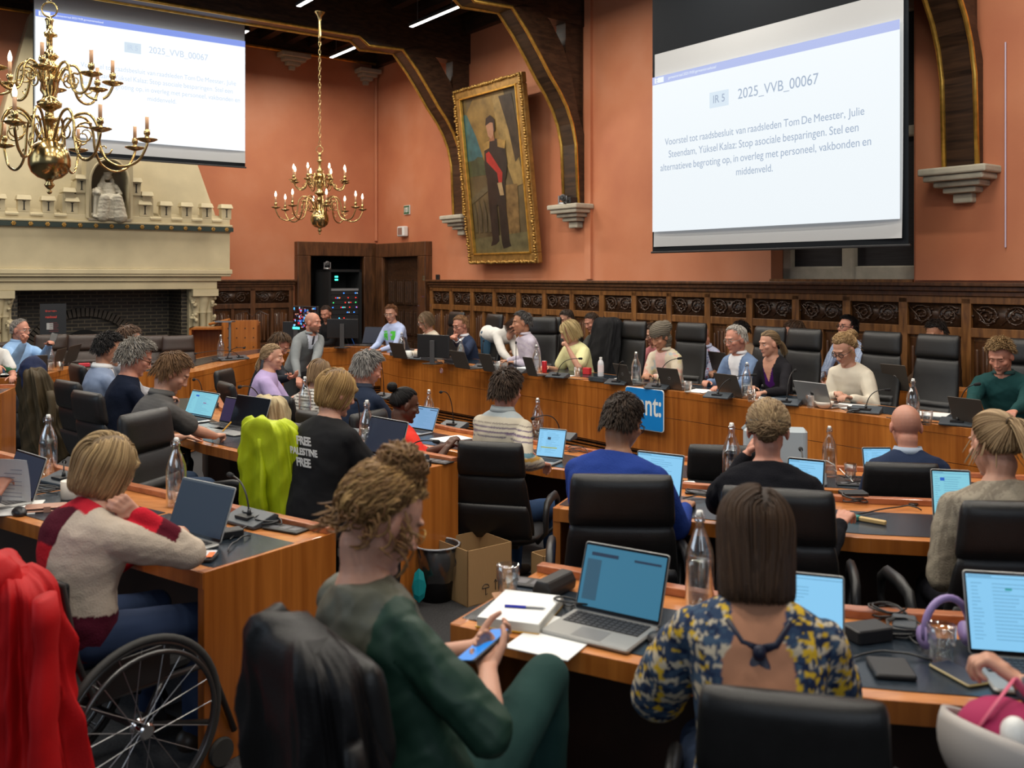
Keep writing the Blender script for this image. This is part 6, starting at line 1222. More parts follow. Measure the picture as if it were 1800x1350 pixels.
    # ---- upper garment
    if top:
        lo = top.get('loose', 1.); q = MB(); W_ = sx*lo; mid = (N+P)/2-f*.035
        bx = [(0, .155, .115), (.15, .16, .12), (.38, .15, .112), (.6, .168, .118), (.78, .182, .112), (.87, .178, .100), (.93, .150, .086), (.975, .104, .074), (1.0, .072, .066)]
        if tor: bx = [(u, w_*tor, d_*tor) for u, w_, d_ in bx[:5]]+bx[5:]
        pts = []
        for u, w_, d_ in bx: pts.append(P*(1-u)**2+mid*2*u*(1-u)+N*u*u)
        pts = [pts[0]-tu*.06]+pts; bx = [(0, .14, .11)]+bx; nk = top.get('neck', 0); pts[-1] = pts[-1]+tu*nk
        q.tube(pts, [d_*lo for u, w_, d_ in bx], 28, ell=[w_*W_/(d_*lo) for u, w_, d_ in bx], up=r_)
        if top.get('bust'):
            for s in (-1, 1): q.ell(P.lerp(N, .62)+f*.085+r_*s*.07, (.07, .06, .065), 12)
        sl = top.get('sleeve', 'long'); sr = top.get('sr', 1.)
        for S, E, W in ((Sr, Er, Wr), (Sl, El, Wl)):
            S2 = S-tu*.01
            if sl == 'long': q.tube([S2, S2.lerp(E, .4), E], [.052*sr, .057*sr, .05*sr], 12, round_=True); We = E.lerp(W, .93); q.tube([E, E.lerp(We, .4), We], [.05*sr, .047*sr, .033*sr], 12, round_=True)
            elif sl == 'short': q.tube([S2, S2.lerp(E, .3), S2.lerp(E, .68)], [.054*sr, .061*sr, .062*sr], 12, round_=True)
            elif sl == 'elbow': q.tube([S2, S2.lerp(E, .5), S2.lerp(E, .97)], [.054*sr, .062*sr, .06*sr], 12, round_=True)
            elif sl == 'puff': q.tube([S2, S2.lerp(E, .5), S2.lerp(E, .95)], [.058, .082, .075], 12, round_=True)
        q.v = [(p[0]-org[0], p[1]-org[1], p[2]-org[2]) for p in q.v]; me = remesh(q, .0075 if near_ else (.009 if Y < 8 else .0105), top.get('it', 3))
        Oo = Vector(org); Pn = coords(me)
        am = top.get('wr', .0055)*(1.5 if near_ else 1.1); wrinkle(me, seed, 15, am); wrinkle(me, seed+1, 38, am*.45)
        Lx = np.stack([(Pn-np.array(N-Oo))@np.array(r_), (Pn-np.array(N-Oo))@np.array(f), (Pn-np.array(N-Oo))@np.array(tu)], 1)
        c = top.get('col', (.1, .1, .1)); col = np.tile(np.array(c, float), (len(Pn), 1)); ctx = dict(Sr=Sr-Oo, Er=Er-Oo, Wr=Wr-Oo, Sl=Sl-Oo, El=El-Oo, Wl=Wl-Oo, P=P-Oo)
        if top.get('pat'): col = top['pat'](Lx, col, Pn, ctx)
        col = col*(1+smooth_noise(Pn, seed, 12, .05)[:, None]); setcol(me, np.clip(col, 0, 1))
        mm = top.get('mat', CLOTH); me.materials.clear(); me.materials.append(mm); nm = top.get('name', 'shirt'); me.name = nm; o = bpy.data.objects.new(nm, me); COL.objects.link(o); o.parent = t
        if top.get('collar'):
            cc = top['collar']; q = MB(); nd = (nb-N).normalized(); u_ = r_; v_ = nd.cross(u_).normalized()
            if v_.dot(f) < 0: v_ = -v_
            rings = []
            for k, (rr, hh) in enumerate(((.074, -.012), (.066, .022), (.070, .027), (.084, -.008))):
                ring = []
                for i in range(25):
                    an = math.radians(110+320*i/24)
                    ring.append(N+u_*math.cos(an)*rr*1.02+v_*math.sin(an)*rr*1.0+nd*(hh*(1-.35*max(0, math.sin(an)))+.004)-f*.004)
                rings.append(ring)
            for ring in rings: q.v += [tuple(p-Oo) for p in ring]
            for j in range(3): q.f += [(j*25+i, j*25+i+1, (j+1)*25+i+1, (j+1)*25+i) for i in range(24)]; q.m += [0]*24
            q.build('collar', mat('collar_%.2f_%.2f_%.2f' % cc, cc, .8), t, smooth=True, solid=.003)
        if top.get('cuff'):
            for E, W in ((Er, Wr), (El, Wl)): q = MB(); q.tube([E.lerp(W, .88)-Oo, E.lerp(W, .99)-Oo], [.033, .034], 14, caps=False); q.build('cuff', mat('cuff_white', top['cuff'] if hasattr(top['cuff'], '__len__') else (.7, .7, .7), .8), t, smooth=True, solid=.003)
        if top.get('tie'):
            q = MB(); fr_ = N+f*.085-tu*.04; q.tube([fr_-Oo, fr_+f*.03-tu*.12-Oo, fr_+f*.03-tu*.3-Oo], [.012, .02, .026], 8, ell=.35, up=f); q.build('necktie', mat('tie_%.2f' % top['tie'][0], top['tie'], .5), t, smooth=True)
    # ---- trousers and shoes
    if legs:
        q = MB(); kn = []; lr = top.get('legr', 1.)
        for s in (-1, 1):
            hp = P+r_*s*.085
            if knees and knees[(s+1)//2]: k_ = wp(knees[(s+1)//2]); an = k_+f*.02-z*.0; an.z = floor+.09; an = k_+(an-k_)*min(1, .44/max(.01, (an-k_).length)) if k_.z > floor+.62 else an
            elif seat: k_ = hp+f*.43+r_*s*.05; k_.z = floor+.52; an = k_+f*(-.02)+r_*s*.01; an.z = floor+.09
            else: k_ = hp+f*.03; k_.z = floor+.5; an = hp-f*.04; an.z = floor+.09
            q.tube([hp, hp.lerp(k_, .5), k_], [.095*lr, .082*lr, .066*lr], 14, round_=True); q.tube([k_, k_.lerp(an, .4), an], [.064*lr, .06*lr, .045*lr], 12, round_=True); kn.append(an)
        q.ell(P-z*.01, (.155, .14, .12), 16); q.v = [(p[0]-org[0], p[1]-org[1], p[2]-org[2]) for p in q.v]; me = remesh(q, .012, 3); wrinkle(me, seed+3, 16, .005); P2 = coords(me); setcol(me, np.tile(np.array(trousers), (len(P2), 1))*(1+smooth_noise(P2, seed, 15, .12)[:, None])); me.materials.clear(); me.materials.append(CLOTH); me.name = 'trousers'; o = bpy.data.objects.new('trousers', me); COL.objects.link(o); o.parent = t
        for an in kn:
            q = MB(); Oo = Vector(org); q.tube([an-f*.03-z*.02-Oo, an+f*.05-z*.035-Oo, an+f*.15-z*.05-Oo], [.045, .04, .03], 12, round_=True, ell=1.05, up=r_); q.build('shoe', mat('shoe_dark', (.03, .022, .016), .45), t, smooth=True)
    if chairk and seat:
        c_ = P+f*(.06+chairoff[0])+r_*chairoff[1]; chair(c_.x, c_.y, heading if chairhead is None else chairhead, chairlab or ('black office chair of the '+' '.join(lab.split(' ')[:10])), chairk, floor)
    PEOPLE[lab] = dict(t=t, P=P, N=N, Er=Er, Wr=Wr, El=El, Wl=Wl, f=f, r=r_, Mh=Mh, Hc=Hc, org=org, Sr=Sr, Sl=Sl)
    return t
# ---- garment patterns (real colours of the cloth)
def seg(P, a, b):
    a, b = np.array(a), np.array(b); d = b-a; t = np.clip(((P-a)@d)/(d@d), 0, 1); return np.linalg.norm(P-a-t[:, None]*d, axis=1), t
def lerpc(col, k, c): k = np.clip(k, 0, 1)[:, None]; return col*(1-k)+np.array(c)*k
def arms(P, cx): return np.minimum(np.minimum(seg(P, cx['Sr'], cx['Er'])[0], seg(P, cx['Sl'], cx['El'])[0]), np.minimum(seg(P, cx['Er'], cx['Wr'])[0], seg(P, cx['El'], cx['Wl'])[0])) > .072
def blazer(shirt, depth=.30, wd=.075, lap=.8):
    def f(L, col, P, cx):
        x, y, z = L.T; k = arms(P, cx)* (y > .0)*(y < .17)*(z < .06)*(z > -depth)*(np.abs(x) < wd*(1+z/depth)+.004); o = lerpc(col, k*1., shirt)
        e = (y > 0)*(y < .17)*(z > -depth)*(np.abs(np.abs(x)-(wd*(1+z/depth)+.006+.03*np.clip(-z/depth*2, 0, 1)*(z > -.15))) < .004); return lerpc(o, e*.6, [c*.4 for c in col[0]])
    return f
def stripes(cols, per, ax=2, w_=.35, off=0.):
    def f(L, col, P, cx):
        s = L[:, ax]+off+.12*(np.abs(L[:, 0])-.1)*(np.abs(L[:, 0]) > .17); m = s/per; k = (m-np.floor(m)) < w_; return lerpc(col, k*1., cols)
    return f
def floral(L, col, P, cx):
    n1 = smooth_noise(P, 3, 110, 1.); n2 = smooth_noise(P, 9, 120, 1.); n3 = smooth_noise(P, 17, 95, 1.)
    col = lerpc(col, (n2 > .12)*1., (.55, .48, .36)); col = lerpc(col, (n1 > .38)*1., (.68, .44, .03)); col = lerpc(col, (n3 > .45)*1., (.012, .022, .06)); col = lerpc(col, ((n1 < -.55))*1., (.05, .09, .15)); return col
GRY = (.16, .15, .14)
# ================================================================ the near figures
def green_vest(L, col, P, cx):
    x, y, z = L.T; k = (np.abs(x) < .165)*(z < .05); r = np.array(cx['Sr']-cx['Er']); return lerpc(col, k*1., (.085, .085, .06))
person('person with a curly brown updo, green blouse and olive waistcoat, looking at a phone', 674, 914, 2.36, 38, look=30, pitch=28, lean=-.13, skin='fair', sx=1.05, hs=1.03,
       hair=dict(style='bun', col=(.14, .065, .025), hi=(.52, .32, .12), mix=1., vol=.16, curl=.013, n=560, bun=(.0, -.02, .122), br=.058, bn=190, tie=(0, -.025, .115), loose=40, rad=.0062, front=.55, side=.0, back=-.66),
       top=dict(name='blouse', col=(.012, .042, .026), pat=green_vest, sleeve='elbow', sr=1.05, mat=SILKY, wr=.009, loose=1.02), glasses=('gold', .0018),
       R=('p', 858, 1180, 2.38), eR=('p', 858, 1290, 2.12), L=('p', 828, 1140, 2.62), trousers=(.014, .045, .040), knees=(None, ('p', 960, 1190, 2.62)), curlR=.75, curlL=.6, pnR=(-.3, .4, .5), pnL=(.3, -.3, .6), chairk=None, side=-.13)
p_ = list(PEOPLE.values())[0]; q = atY(850, 1138, 2.47); nz = (p_['Hc']-q).normalized(); ny = (atY(880, 1112, 2.52)-atY(822, 1162, 2.42)).normalized(); nx = ny.cross(nz).normalized(); nz = nx.cross(ny); Mp = Matrix((nx, ny, nz)).transposed().to_4x4(); Mp.translation = q
phone('phone with a bright blue screen held by the person in dark green', 0, 0, 0, loc=q, scr='phone', M=Mp)
def floral_back(L, col, P, cx):
    col = floral(L, col, P, cx); x, y, z = L.T; return lerpc(col, (y < 0)*(z > -.24)*(np.abs(x) < .055+.16*np.clip(z+.09, 0, 1)+.03*np.clip(-z-.09, 0, .05)/.05)*1., SKN['tan'])
person('person with dark bobbed hair in a blue and yellow floral dress seen from behind', 1328, 945, 2.42, 78, pitch=14, lean=.12, skin='tan', sx=.98, hs=1.02,
       hair=dict(style='bob', col=(.032, .017, .010), hi=(.13, .07, .035), mix=.45, vol=.12, zend=-.13, n=900, rad=.0055, tuck=.25, taper=.2, back=-.8), top=dict(name='floral_dress', col=(.03, .055, .11), pat=floral_back, sleeve='puff', mat=CLOTH, neck=-.0, it=2), trousers=(.03, .05, .1), L=('l', .34, -.2, .79), chairk=None)
chair(.66, 2.27, 76, 'black chair behind the floral dress, cut by the lower edge', sc=.93)
p_ = PEOPLE['person with dark bobbed hair in a blue and yellow floral dress seen from behind']
NV = mat('navy_ribbon', (.006, .009, .03), .5); Q = lambda x, y, z: p_['N']-Vector(p_['org'])+p_['r']*x-p_['f']*y+V3(0, 0, z)
for s in (-1, 1): b = MB(); b.tube([Q(s*.075, .10, -.035), Q(s*.04, .135, -.075), Q(0, .145, -.085)], [.006, .005, .006], 8, ell=2.2, up=V3(0, 0, 1)); b.tube([Q(0, .15, -.085), Q(s*.018, .155, -.15), Q(s*.026, .15, -.26)], [.004, .005, .005], 10, ell=[2.5, 4.4, 5.5], up=p_['r']); b.build('ribbon_tie', NV, p_['t'], smooth=True)
b = MB(); b.ell(Q(0, .152, -.088), (.017, .014, .02), 10); b.build('ribbon_knot', NV, p_['t'], smooth=True)
def wheel_pat(L, col, P, cx):
    x, y, z = L.T; col = lerpc(col, (x < .03+.12*z)*1., (.42, .012, .02)); col = lerpc(col, ((x < .04+.12*z)*(z > -.14))*1., (.075, .008, .018)); col = lerpc(col, (z < -.36)*1., (.075, .008, .02)); d, t = seg(P, cx['Er'], cx['Wr']); d2, t2 = seg(P, cx['Sr'], cx['Er']); k = (d < d2)*(d < .075); col = lerpc(col, k*(t > .35), (.10, .01, .02)); col = lerpc(col, k*(t > .68), (.50, .015, .03)); return lerpc(col, (z > -.02)*(np.abs(x) < .088)*(y > -.085)*1., (.5, .02, .035))
person('person in a wheelchair with a blond bob and a red, cream and burgundy jumper', 187, 822, 3.5, 55, look=48, pitch=16, lean=.08, skin='fair', sx=1.02, chairk=None, roll=8,
       hair=dict(style='bob', col=(.20, .13, .065), hi=(.66, .46, .22), mix=.9, vol=.13, zend=-.085, n=850, rad=.006, tuck=.8, taper=1.4, slope=-.3), top=dict(name='jumper', col=(.50, .42, .34), pat=wheel_pat, sleeve='long', mat=KNIT, sr=1.25, loose=1.12, neck=-.01), trousers=(.02, .035, .08), R=('p', 240, 905, 3.42), eR=('p', 300, 1010, 3.45), pnR=(-.5, .3, .1), curlR=(.9, 1., 1.1, 1.2), L=('l', .33, -.12, .80), hipz=.56)
# printed black T-shirt
BT = 'person with short blond hair in a black T-shirt with white lettering'
person(BT, 592, 690, 5.0, 52, look=35, pitch=18, lean=.10, skin='fair', hair=dict(style='bob', col=(.18, .10, .04), hi=(.62, .40, .15), mix=.85, vol=.11, zend=-.075, n=700, rad=.0055, tuck=1.1, taper=2.2, back=-.75), top=dict(name='t_shirt', col=(.010, .010, .011), sleeve='elbow', sr=1.2, loose=1.12, wr=.006), trousers=(.012, .012, .014), chairk=None)
p_ = PEOPLE[BT]
for i, (s, w_) in enumerate((('FREE', .11), ('PALESTINE', .21), ('FREE', .11))):
    q = p_['N']-p_['f']*.195-V3(0, 0, .095+.055*i)+p_['r']*.03; M = frameM(q-Vector(p_['org']), p_['r']); fit_text('lettering', s, w_, WHITE, p_['t'], M @ Matrix.Rotation(PI/2+.12, 4, 'X') @ Matrix.Diagonal((1, 1, 25, 1)), bold=.035)
PM = 'person with brown hair in a charcoal short sleeved shirt holding a pen'
person(PM, 305, 655, 5.95, 42, look=18, pitch=34, lean=.20, skin='fair', hair=dict(style='short', col=(.10, .05, .022), hi=(.30, .17, .08), mix=.6, vol=.13, len=.075, n=520, crown=(0, -.08, .09)), beard=.25, top=dict(name='shirt', col=(.075, .072, .07), sleeve='short', sr=1.12, collar=(.07, .068, .066), wr=.006, pat=stripes((.085, .082, .08), .02)), R=('z', 384, 770, .785), eR=('p', 330, 800, 5.7), L=('z', 322, 768, .79), chairk=None, curlR=(.3, .7, .9, 1.), trousers=(.03, .05, .09))
p_ = PEOPLE[PM]; b = MB(); q = p_['Wr']+V3(.05, .0, .03); b.tube([(0, 0, 0), (.05, .03, .06)], .005, 7); thing1('marker_pen', 'yellow and white marker in the hand of the charcoal shirt', 'pen', b, mat('marker_yellow', (.65, .35, .03), .4), q)
person('person with wild grey hair in a dark navy jumper and glasses', 241, 628, 6.65, 38, look=22, pitch=26, lean=.08, skin='pink', hair=dict(style='curly', col=(.13, .11, .09), hi=(.45, .42, .37), mix=.85, vol=.24, len=.075, curl=.004, n=600, back=-.7), glasses=('brown', .0022), top=dict(name='jumper', col=(.010, .014, .028), sleeve='long', mat=KNIT), chairhead=50, chairoff=(.1, .03), chairlab='dark office chair behind the navy jumper on the left')
person('person with black curly hair in a light blue blazer', 193, 615, 7.3, 36, look=22, pitch=16, lean=.06, skin='tan', hair=dict(style='curly', col=(.008, .007, .007), hi=(.06, .05, .045), mix=.5, vol=.17, len=.05, curl=.004, n=550), top=dict(name='blazer', col=(.20, .25, .36), sleeve='long', collar=(.7, .7, .7), pat=blazer((.7, .7, .72)), sr=1.1, loose=1.05), chairhead=48, chairoff=(.1, .05), chairlab='dark office chair behind the light blue blazer')
person('person with brown hair hidden behind the grey haired one', 226, 598, 8.2, 30, pitch=20, skin='fair', hair=dict(style='short', col=(.09, .05, .03), vol=.15, n=300), top=dict(name='shirt', col=(.3, .3, .32)), chairk=None)
person('person with short grey hair, glasses and a light blue shirt, hand on the chin', 36, 580, 11.0, 345, look=-10, pitch=6, lean=-.02, skin='pink', hair=dict(style='short', col=(.22, .20, .18), hi=(.42, .38, .33), vol=.05, len=.03, front=.8, n=300), glasses=('metal', .002), top=dict(name='shirt', col=(.26, .42, .66), sleeve='long', collar=(.26, .42, .66), sr=1.15, loose=1.15, wr=.007), R=('p', 42, 602, 10.6), eR=('p', 36, 640, 10.55), pnR=(-.4, 0, .4), L=('p', 86, 607, 10.9), curlR=.9, chairk='brown', chairlab='brown chair under the light blue shirt at the far left', hs=1.05)
p_ = PEOPLE['person with short grey hair, glasses and a light blue shirt, hand on the chin']; phone('phone held up by the man in the light blue shirt', 0, 0, .4, loc=p_['Wl']+V3(.04, 0, .02), scr='blk', M=Matrix.Translation(p_['Wl']+V3(.06, -.03, .07)) @ Euler((1.2, .3, .4)).to_matrix().to_4x4())
person('person at the left edge in a white and green top with a tattooed arm', -16, 588, 10.2, 320, pitch=14, skin='pink', hair=dict(style='bob', col=(.1, .06, .03), n=250), top=dict(name='t_shirt', col=(.65, .65, .63), sleeve='short', pat=stripes((.05, .2, .1), .3)), R=('p', 8, 648, 9.7), eR=('p', 14, 620, 9.9), chairk=None)
person('person beyond the left edge holding up a letter', -150, 800, 4.3, 60, pitch=25, skin='pink', hair=dict(style='short', col=(.1, .07, .05), n=200), top=dict(name='jumper', col=(.1, .1, .12)), R=('p', -8, 872, 4.38), eR=('p', -60, 960, 4.2), chairk=None)
# ---- inner left row
person('person in lavender with a fair braided ponytail seen in profile', 479, 628, 8.9, 10, look=2, pitch=6, lean=.08, floor=PIT, skin='fair', hair=dict(style='tie', col=(.26, .17, .09), hi=(.58, .43, .26), mix=.7, vol=.06, n=420, tie=(0, -.1, -.02), tail=.12, tdir=(0, -.3, -.2), curl=.003), top=dict(name='jumper', col=(.42, .33, .56), sleeve='elbow', sr=1.25, loose=1.1), R=('p', 530, 692, 8.8), chairhead=35, chairlab='dark chair of the lavender top')
person('person with dark brown hair and glasses bending over a phone behind the lavender top', 492, 606, 9.8, 352, look=-10, pitch=38, lean=.22, floor=PIT, skin='pink', hair=dict(style='short', col=(.05, .028, .015), hi=(.2, .11, .05), vol=.14, len=.07, n=420), glasses=('metal', .002), top=dict(name='shirt', col=(.012, .014, .02)), R=('p', 508, 664, 9.3), L=('p', 503, 663, 9.5), pnR=(0, 0, .6), pnL=(0, 0, .6), curlR=.3, curlL=.3, chairlab='dark chair behind the dark haired person with glasses')
person('bald smiling person in a light grey suit standing bent over the desk', 550, 567, 11.3, 318, look=-20, pitch=4, lean=.32, floor=PIT, seat=False, hipz=.70, skin='pink', hair=dict(), scalp=(.25, .16, .12, .35), brow=(.08, .05, .03), beard=.55, top=dict(name='suit_jacket', col=(.20, .215, .22), sleeve='long', collar=(.2, .215, .22), pat=blazer((.62, .66, .75)), cuff=True, sr=1.12, loose=1.05, tie=(.02, .02, .03), neck=.01), R=('p', 524, 668, 10.9), L=('p', 545, 668, 10.7), trousers=(.04, .042, .045), chairk=None)
person('person with light brown hair in a white top with black stripes', 562, 657, 8.1, 55, look=70, pitch=20, lean=.10, floor=PIT, skin='fair', hair=dict(style='bob', col=(.13, .075, .04), hi=(.40, .27, .14), mix=.7, vol=.12, zend=-.09, n=500), top=dict(name='striped_top', col=(.62, .59, .54), sleeve='long', pat=stripes((.025, .02, .02), .027, w_=.35), sr=1.15), chairlab='blue lit dark chair next to the striped top')
person('person with thick grey hair in a dark navy shirt', 648, 648, 7.2, 50, look=32, pitch=22, lean=.14, floor=PIT, skin='pink', hs=1.04, hair=dict(style='short', col=(.12, .11, .10), hi=(.46, .44, .41), mix=.8, vol=.2, len=.07, n=560, back=-.7), beard=.3, brow=(.15, .14, .13), top=dict(name='shirt', col=(.012, .020, .042), sleeve='long', collar=(.012, .02, .042), sr=1.1, loose=1.08, wr=.007), chairlab='dark chair of the dark navy shirt in the inner row')
person('person with black hair in a bun, gold hoop earring and a red top', 712, 712, 6.6, 34, look=20, pitch=16, lean=-.04, floor=PIT, skin='dark', hair=dict(style='bun', col=(.006, .005, .005), hi=(.035, .03, .028), mix=.4, vol=.03, n=520, tie=(0, -.09, .085), bun=(0, -.125, .10), br=.04, bn=90), top=dict(name='red_top', col=(.66, .035, .022), sleeve='elbow', sr=1.25, loose=1.05), R=('p', 785, 788, 6.45), L=('p', 795, 782, 6.6), chairhead=330, chairlab='dark chair of the red top')
def blanket(L, col, P, cx):
    z = L[:, 2]+.1*(np.abs(L[:, 0])-.15)*(np.abs(L[:, 0]) > .17)
    for z0, w_, c in ((-.10, .004, (.12, .09, .14)), (-.13, .005, (.10, .07, .12)), (-.135, .003, (.2, .15, .2)), (-.16, .004, (.12, .1, .14)), (-.075, .003, (.2, .17, .15)), (-.225, .012, (.10, .2, .24)), (-.25, .01, (.42, .24, .05)), (-.285, .004, (.15, .14, .16)), (-.31, .004, (.1, .08, .12)), (-.37, .005, (.12, .1, .14)), (-.40, .004, (.1, .08, .12)), (-.43, .01, (.36, .28, .2)), (-.46, .004, (.1, .08, .12))): col = lerpc(col, (np.abs(z-z0) < w_)*1., c)
    return lerpc(col, (z > -.035)*1., (.33, .37, .38))
person('person with tousled dark hair in a beige striped shirt seen from behind', 892, 685, 6.05, 56, look=48, pitch=16, lean=.06, floor=PIT, skin='pink', hair=dict(style='curly', col=(.03, .018, .012), hi=(.14, .09, .06), mix=.6, vol=.2, len=.07, n=650, back=-.75), top=dict(name='striped_shirt', col=(.47, .42, .33), sleeve='long', collar=(.33, .37, .38), pat=blanket, sr=1.15, loose=1.12), trousers=(.015, .04, .10), R=('p', 950, 815, 5.9), L=('p', 935, 800, 6.6), chairlab='black chair with a stitched head roll behind the striped shirt', chairoff=(-.05, .06), chairhead=76)
# ---- right block
person('person with dark wavy hair, glasses and a royal blue jumper', 1096, 742, 4.25, 62, look=50, pitch=26, lean=.13, skin='olive', sx=1.12, hair=dict(style='curly', col=(.022, .014, .010), hi=(.10, .06, .035), mix=.5, vol=.10, len=.045, n=700, back=-.8), glasses=('black', .0024), top=dict(name='jumper', col=(.022, .05, .24), sleeve='long', loose=1.1, sr=1.15, mat=KNIT), R=('p', 1205, 893, 4.42), eR=('p', 1190, 960, 4.1), L=('l', .34, -.12, .79), chairlab='large black chair behind the royal blue jumper', chairhead=86, chairoff=(-.04, .04))
person('person with a fair braided updo and hair band in a black jumper', 1350, 757, 4.0, 74, look=74, pitch=18, lean=.12, skin='pink', hair=dict(style='bun', col=(.15, .09, .045), hi=(.50, .36, .19), mix=.8, vol=.16, n=650, tie=(0, -.1, -.02), bun=(.0, -.10, -.015), br=.045, bn=120, curl=.003, rad=.006, band=True), top=dict(name='jumper', col=(.010, .010, .013), sleeve='long', mat=KNIT, loose=1.12, sr=1.1), R=('p', 1478, 920, 3.95), eR=('p', 1480, 985, 3.85), L=('p', 1312, 800, 4.25), eL=('p', 1255, 900, 4.3), pnL=(.5, 0, 0), curlL=(1, 1.1, 1.2, 1.2), chairlab='large black chair behind the black jumper', chairoff=(-.06, .04))
person('bald person in a navy suit seen from behind', 1592, 750, 5.35, 80, look=82, pitch=12, lean=.1, floor=PIT, skin='pink', hs=1.03, hair=dict(), scalp=(.30, .17, .12, .3), top=dict(name='suit_jacket', col=(.012, .022, .055), sleeve='long', collar=(.3, .36, .45), sr=1.15, loose=1.12, neck=.005), chairk=None)
def knit_grey(L, col, P, cx): n = smooth_noise(P*np.array([6., 6., .7]), 4, 20, 1.); return lerpc(col, (n > .1)*.55, (.16, .13, .10))
person('person with a blond ponytail in a grey beige knitted jumper', 1748, 782, 3.75, 86, look=100, pitch=12, lean=.08, skin='fair', sx=1.05, hs=1.06, hair=dict(style='tie', col=(.16, .095, .045), hi=(.56, .40, .22), mix=.85, vol=.09, n=700, tie=(0, -.10, .075), tail=.30, tdir=(.1, -.9, .5), rad=.006, loose=8, back=-.75), top=dict(name='jumper', col=(.30, .26, .20), sleeve='long', mat=KNIT, pat=knit_grey, loose=1.15, sr=1.25), R=('l', .3, .1, .79), L=('p', 1672, 930, 3.85), eL=('p', 1660, 985, 3.55), trousers=(.03, .03, .04), chairlab='black chair behind the grey beige jumper at the right edge', chairoff=(-.06, -.13))
# ---- presidium, left to right
HP = 216
person('bearded technician in a black shirt behind the monitors', 573, 551, 14.9, 235, look=250, pitch=20, lean=.1, skin='pink', hair=dict(style='short', col=(.035, .02, .014), vol=.06, len=.03, n=260), beard=.75, top=dict(name='shirt', col=(.012, .012, .014)), chairk=None)
def gsplash(L, col, P, cx): x, y, z = L.T; k = (y > .03)*(np.abs(z+.18) < .07)*(np.abs(np.abs(x)-.075) < .045)*(smooth_noise(P, 3, 70, 1) > -.4); return lerpc(col, k*1., (.10, .62, .06))
person('person with short auburn hair and glasses in a pale top with a green print', 687, 551, 14.0, 232, look=255, pitch=14, lean=.1, skin='fair', hs=1.06, hair=dict(style='short', col=(.13, .05, .02), hi=(.3, .14, .06), vol=.12, len=.06, n=320, sweep=.1), glasses=('metal', .002), top=dict(name='printed_top', col=(.42, .50, .74), sleeve='long', pat=gsplash, loose=1.15), chairk=None)
person('person with a grey brown bob and glasses in a cream sweater writing', 748, 565, 13.50, 215, look=218, pitch=26, lean=.12, skin='fair', hs=1.09, hair=dict(style='bob', col=(.14, .09, .05), hi=(.35, .26, .17), vol=.12, zend=-.07, n=360), glasses=('metal', .002), top=dict(name='sweater', col=(.60, .53, .43), mat=KNIT, sr=1.15), R=('z', 735, 617, .79), chairk='tall', chairlab='far chair behind the cream sweater')
person('person with ginger brown hair and glasses in a navy suit, hands joined at the mouth', 809, 572, 12.70, 212, look=222, pitch=14, lean=.15, skin='pink', hs=1.09, hair=dict(style='short', col=(.20, .10, .045), hi=(.42, .24, .12), vol=.07, len=.045, n=360, sweep=.6), glasses=('black', .0024), top=dict(name='suit_jacket', col=(.022, .035, .075), collar=(.66, .66, .7), pat=blazer((.66, .66, .7)), cuff=True, sr=1.12, tie=(.12, .01, .02)), R=('p', 800, 595, 12.35), eR=('p', 808, 640, 12.1), L=('p', 803, 598, 12.2), eL=('p', 822, 640, 12.3), pnR=(.5, .5, 0), pnL=(-.5, -.5, 0), curlR=1., curlL=1., chairk='tall', chairlab='black chair right of the navy suit')
person('person with dark greying hair in a pale lilac shirt with a wrist watch', 917, 567, 11.60, 204, look=190, pitch=5, lean=.13, skin='tan', hs=1.12, hair=dict(style='short', col=(.035, .03, .028), hi=(.25, .24, .23), mix=.6, vol=.11, len=.05, n=460), top=dict(name='shirt', col=(.50, .46, .53), collar=(.5, .46, .53), sr=1.15, loose=1.06, pat=stripes((.44, .39, .49), .012)), R=('z', 893, 634, .79), L=('z', 905, 637, .79), chairk='tall', chairhead=246, chairlab='black chair behind the pale lilac shirt')
p_ = PEOPLE['person with dark greying hair in a pale lilac shirt with a wrist watch']; b = MB(); w0 = p_['Wl']; d = (p_['Wl']-p_['El']).normalized(); b.tube([Vector((0, 0, 0)), d*.02], .029, 14); thing1('wrist_watch', 'wrist watch on the wrist of the pale lilac shirt', 'watch', b, mat('watch_gold', (.5, .4, .2), .3, .8), w0-d*.02)
person('person with blond hair to the jaw in a pale yellow T-shirt, hand on the chin', 1001, 583, 11.00, 212, look=192, pitch=22, lean=.16, skin='fair', hs=1.07, hair=dict(style='bob', col=(.34, .24, .10), hi=(.72, .58, .32), mix=.8, vol=.14, zend=-.085, n=500, tuck=-.1), top=dict(name='t_shirt', col=(.66, .63, .33), sleeve='short', sr=1.3, loose=1.12), L=('p', 999, 613, 10.75), eL=('p', 1006, 650, 10.6), R=('z', 962, 646, .79), pnL=(-.4, .2, .3), curlL=.9, chairk='tall', chairlab='black chair behind the pale yellow T-shirt')
def soft_floral(L, col, P, cx):
    n1 = smooth_noise(P, 3, 30, 1.); n2 = smooth_noise(P, 8, 34, 1.); n3 = smooth_noise(P, 5, 38, 1); col = lerpc(col, (n1 > .35)*.7, (.62, .28, .22)); col = lerpc(col, (n2 > .4)*.7, (.58, .50, .26)); col = lerpc(col, (n3 > .5)*.6, (.30, .42, .48)); x, y, z = L.T
    return lerpc(col, ((y > .02)*(np.abs(x) < .07+.02*z)*(z < .03))*1., (.66, .42, .38))
person('person with a taupe headscarf and a pale floral blazer reading', 1160, 592, 10.20, 222, look=216, pitch=26, lean=.15, skin='tan', hs=1.09, hair=dict(style='scarf', col=(.125, .105, .08)), brow=(.03, .02, .012), top=dict(name='floral_blazer', col=(.60, .52, .40), collar=(.58, .5, .38), pat=soft_floral, sr=1.15, loose=1.08), R=('z', 1136, 661, .79), L=('z', 1150, 662, .79), chairk='tall', chairlab='tall black chair right of the headscarf')
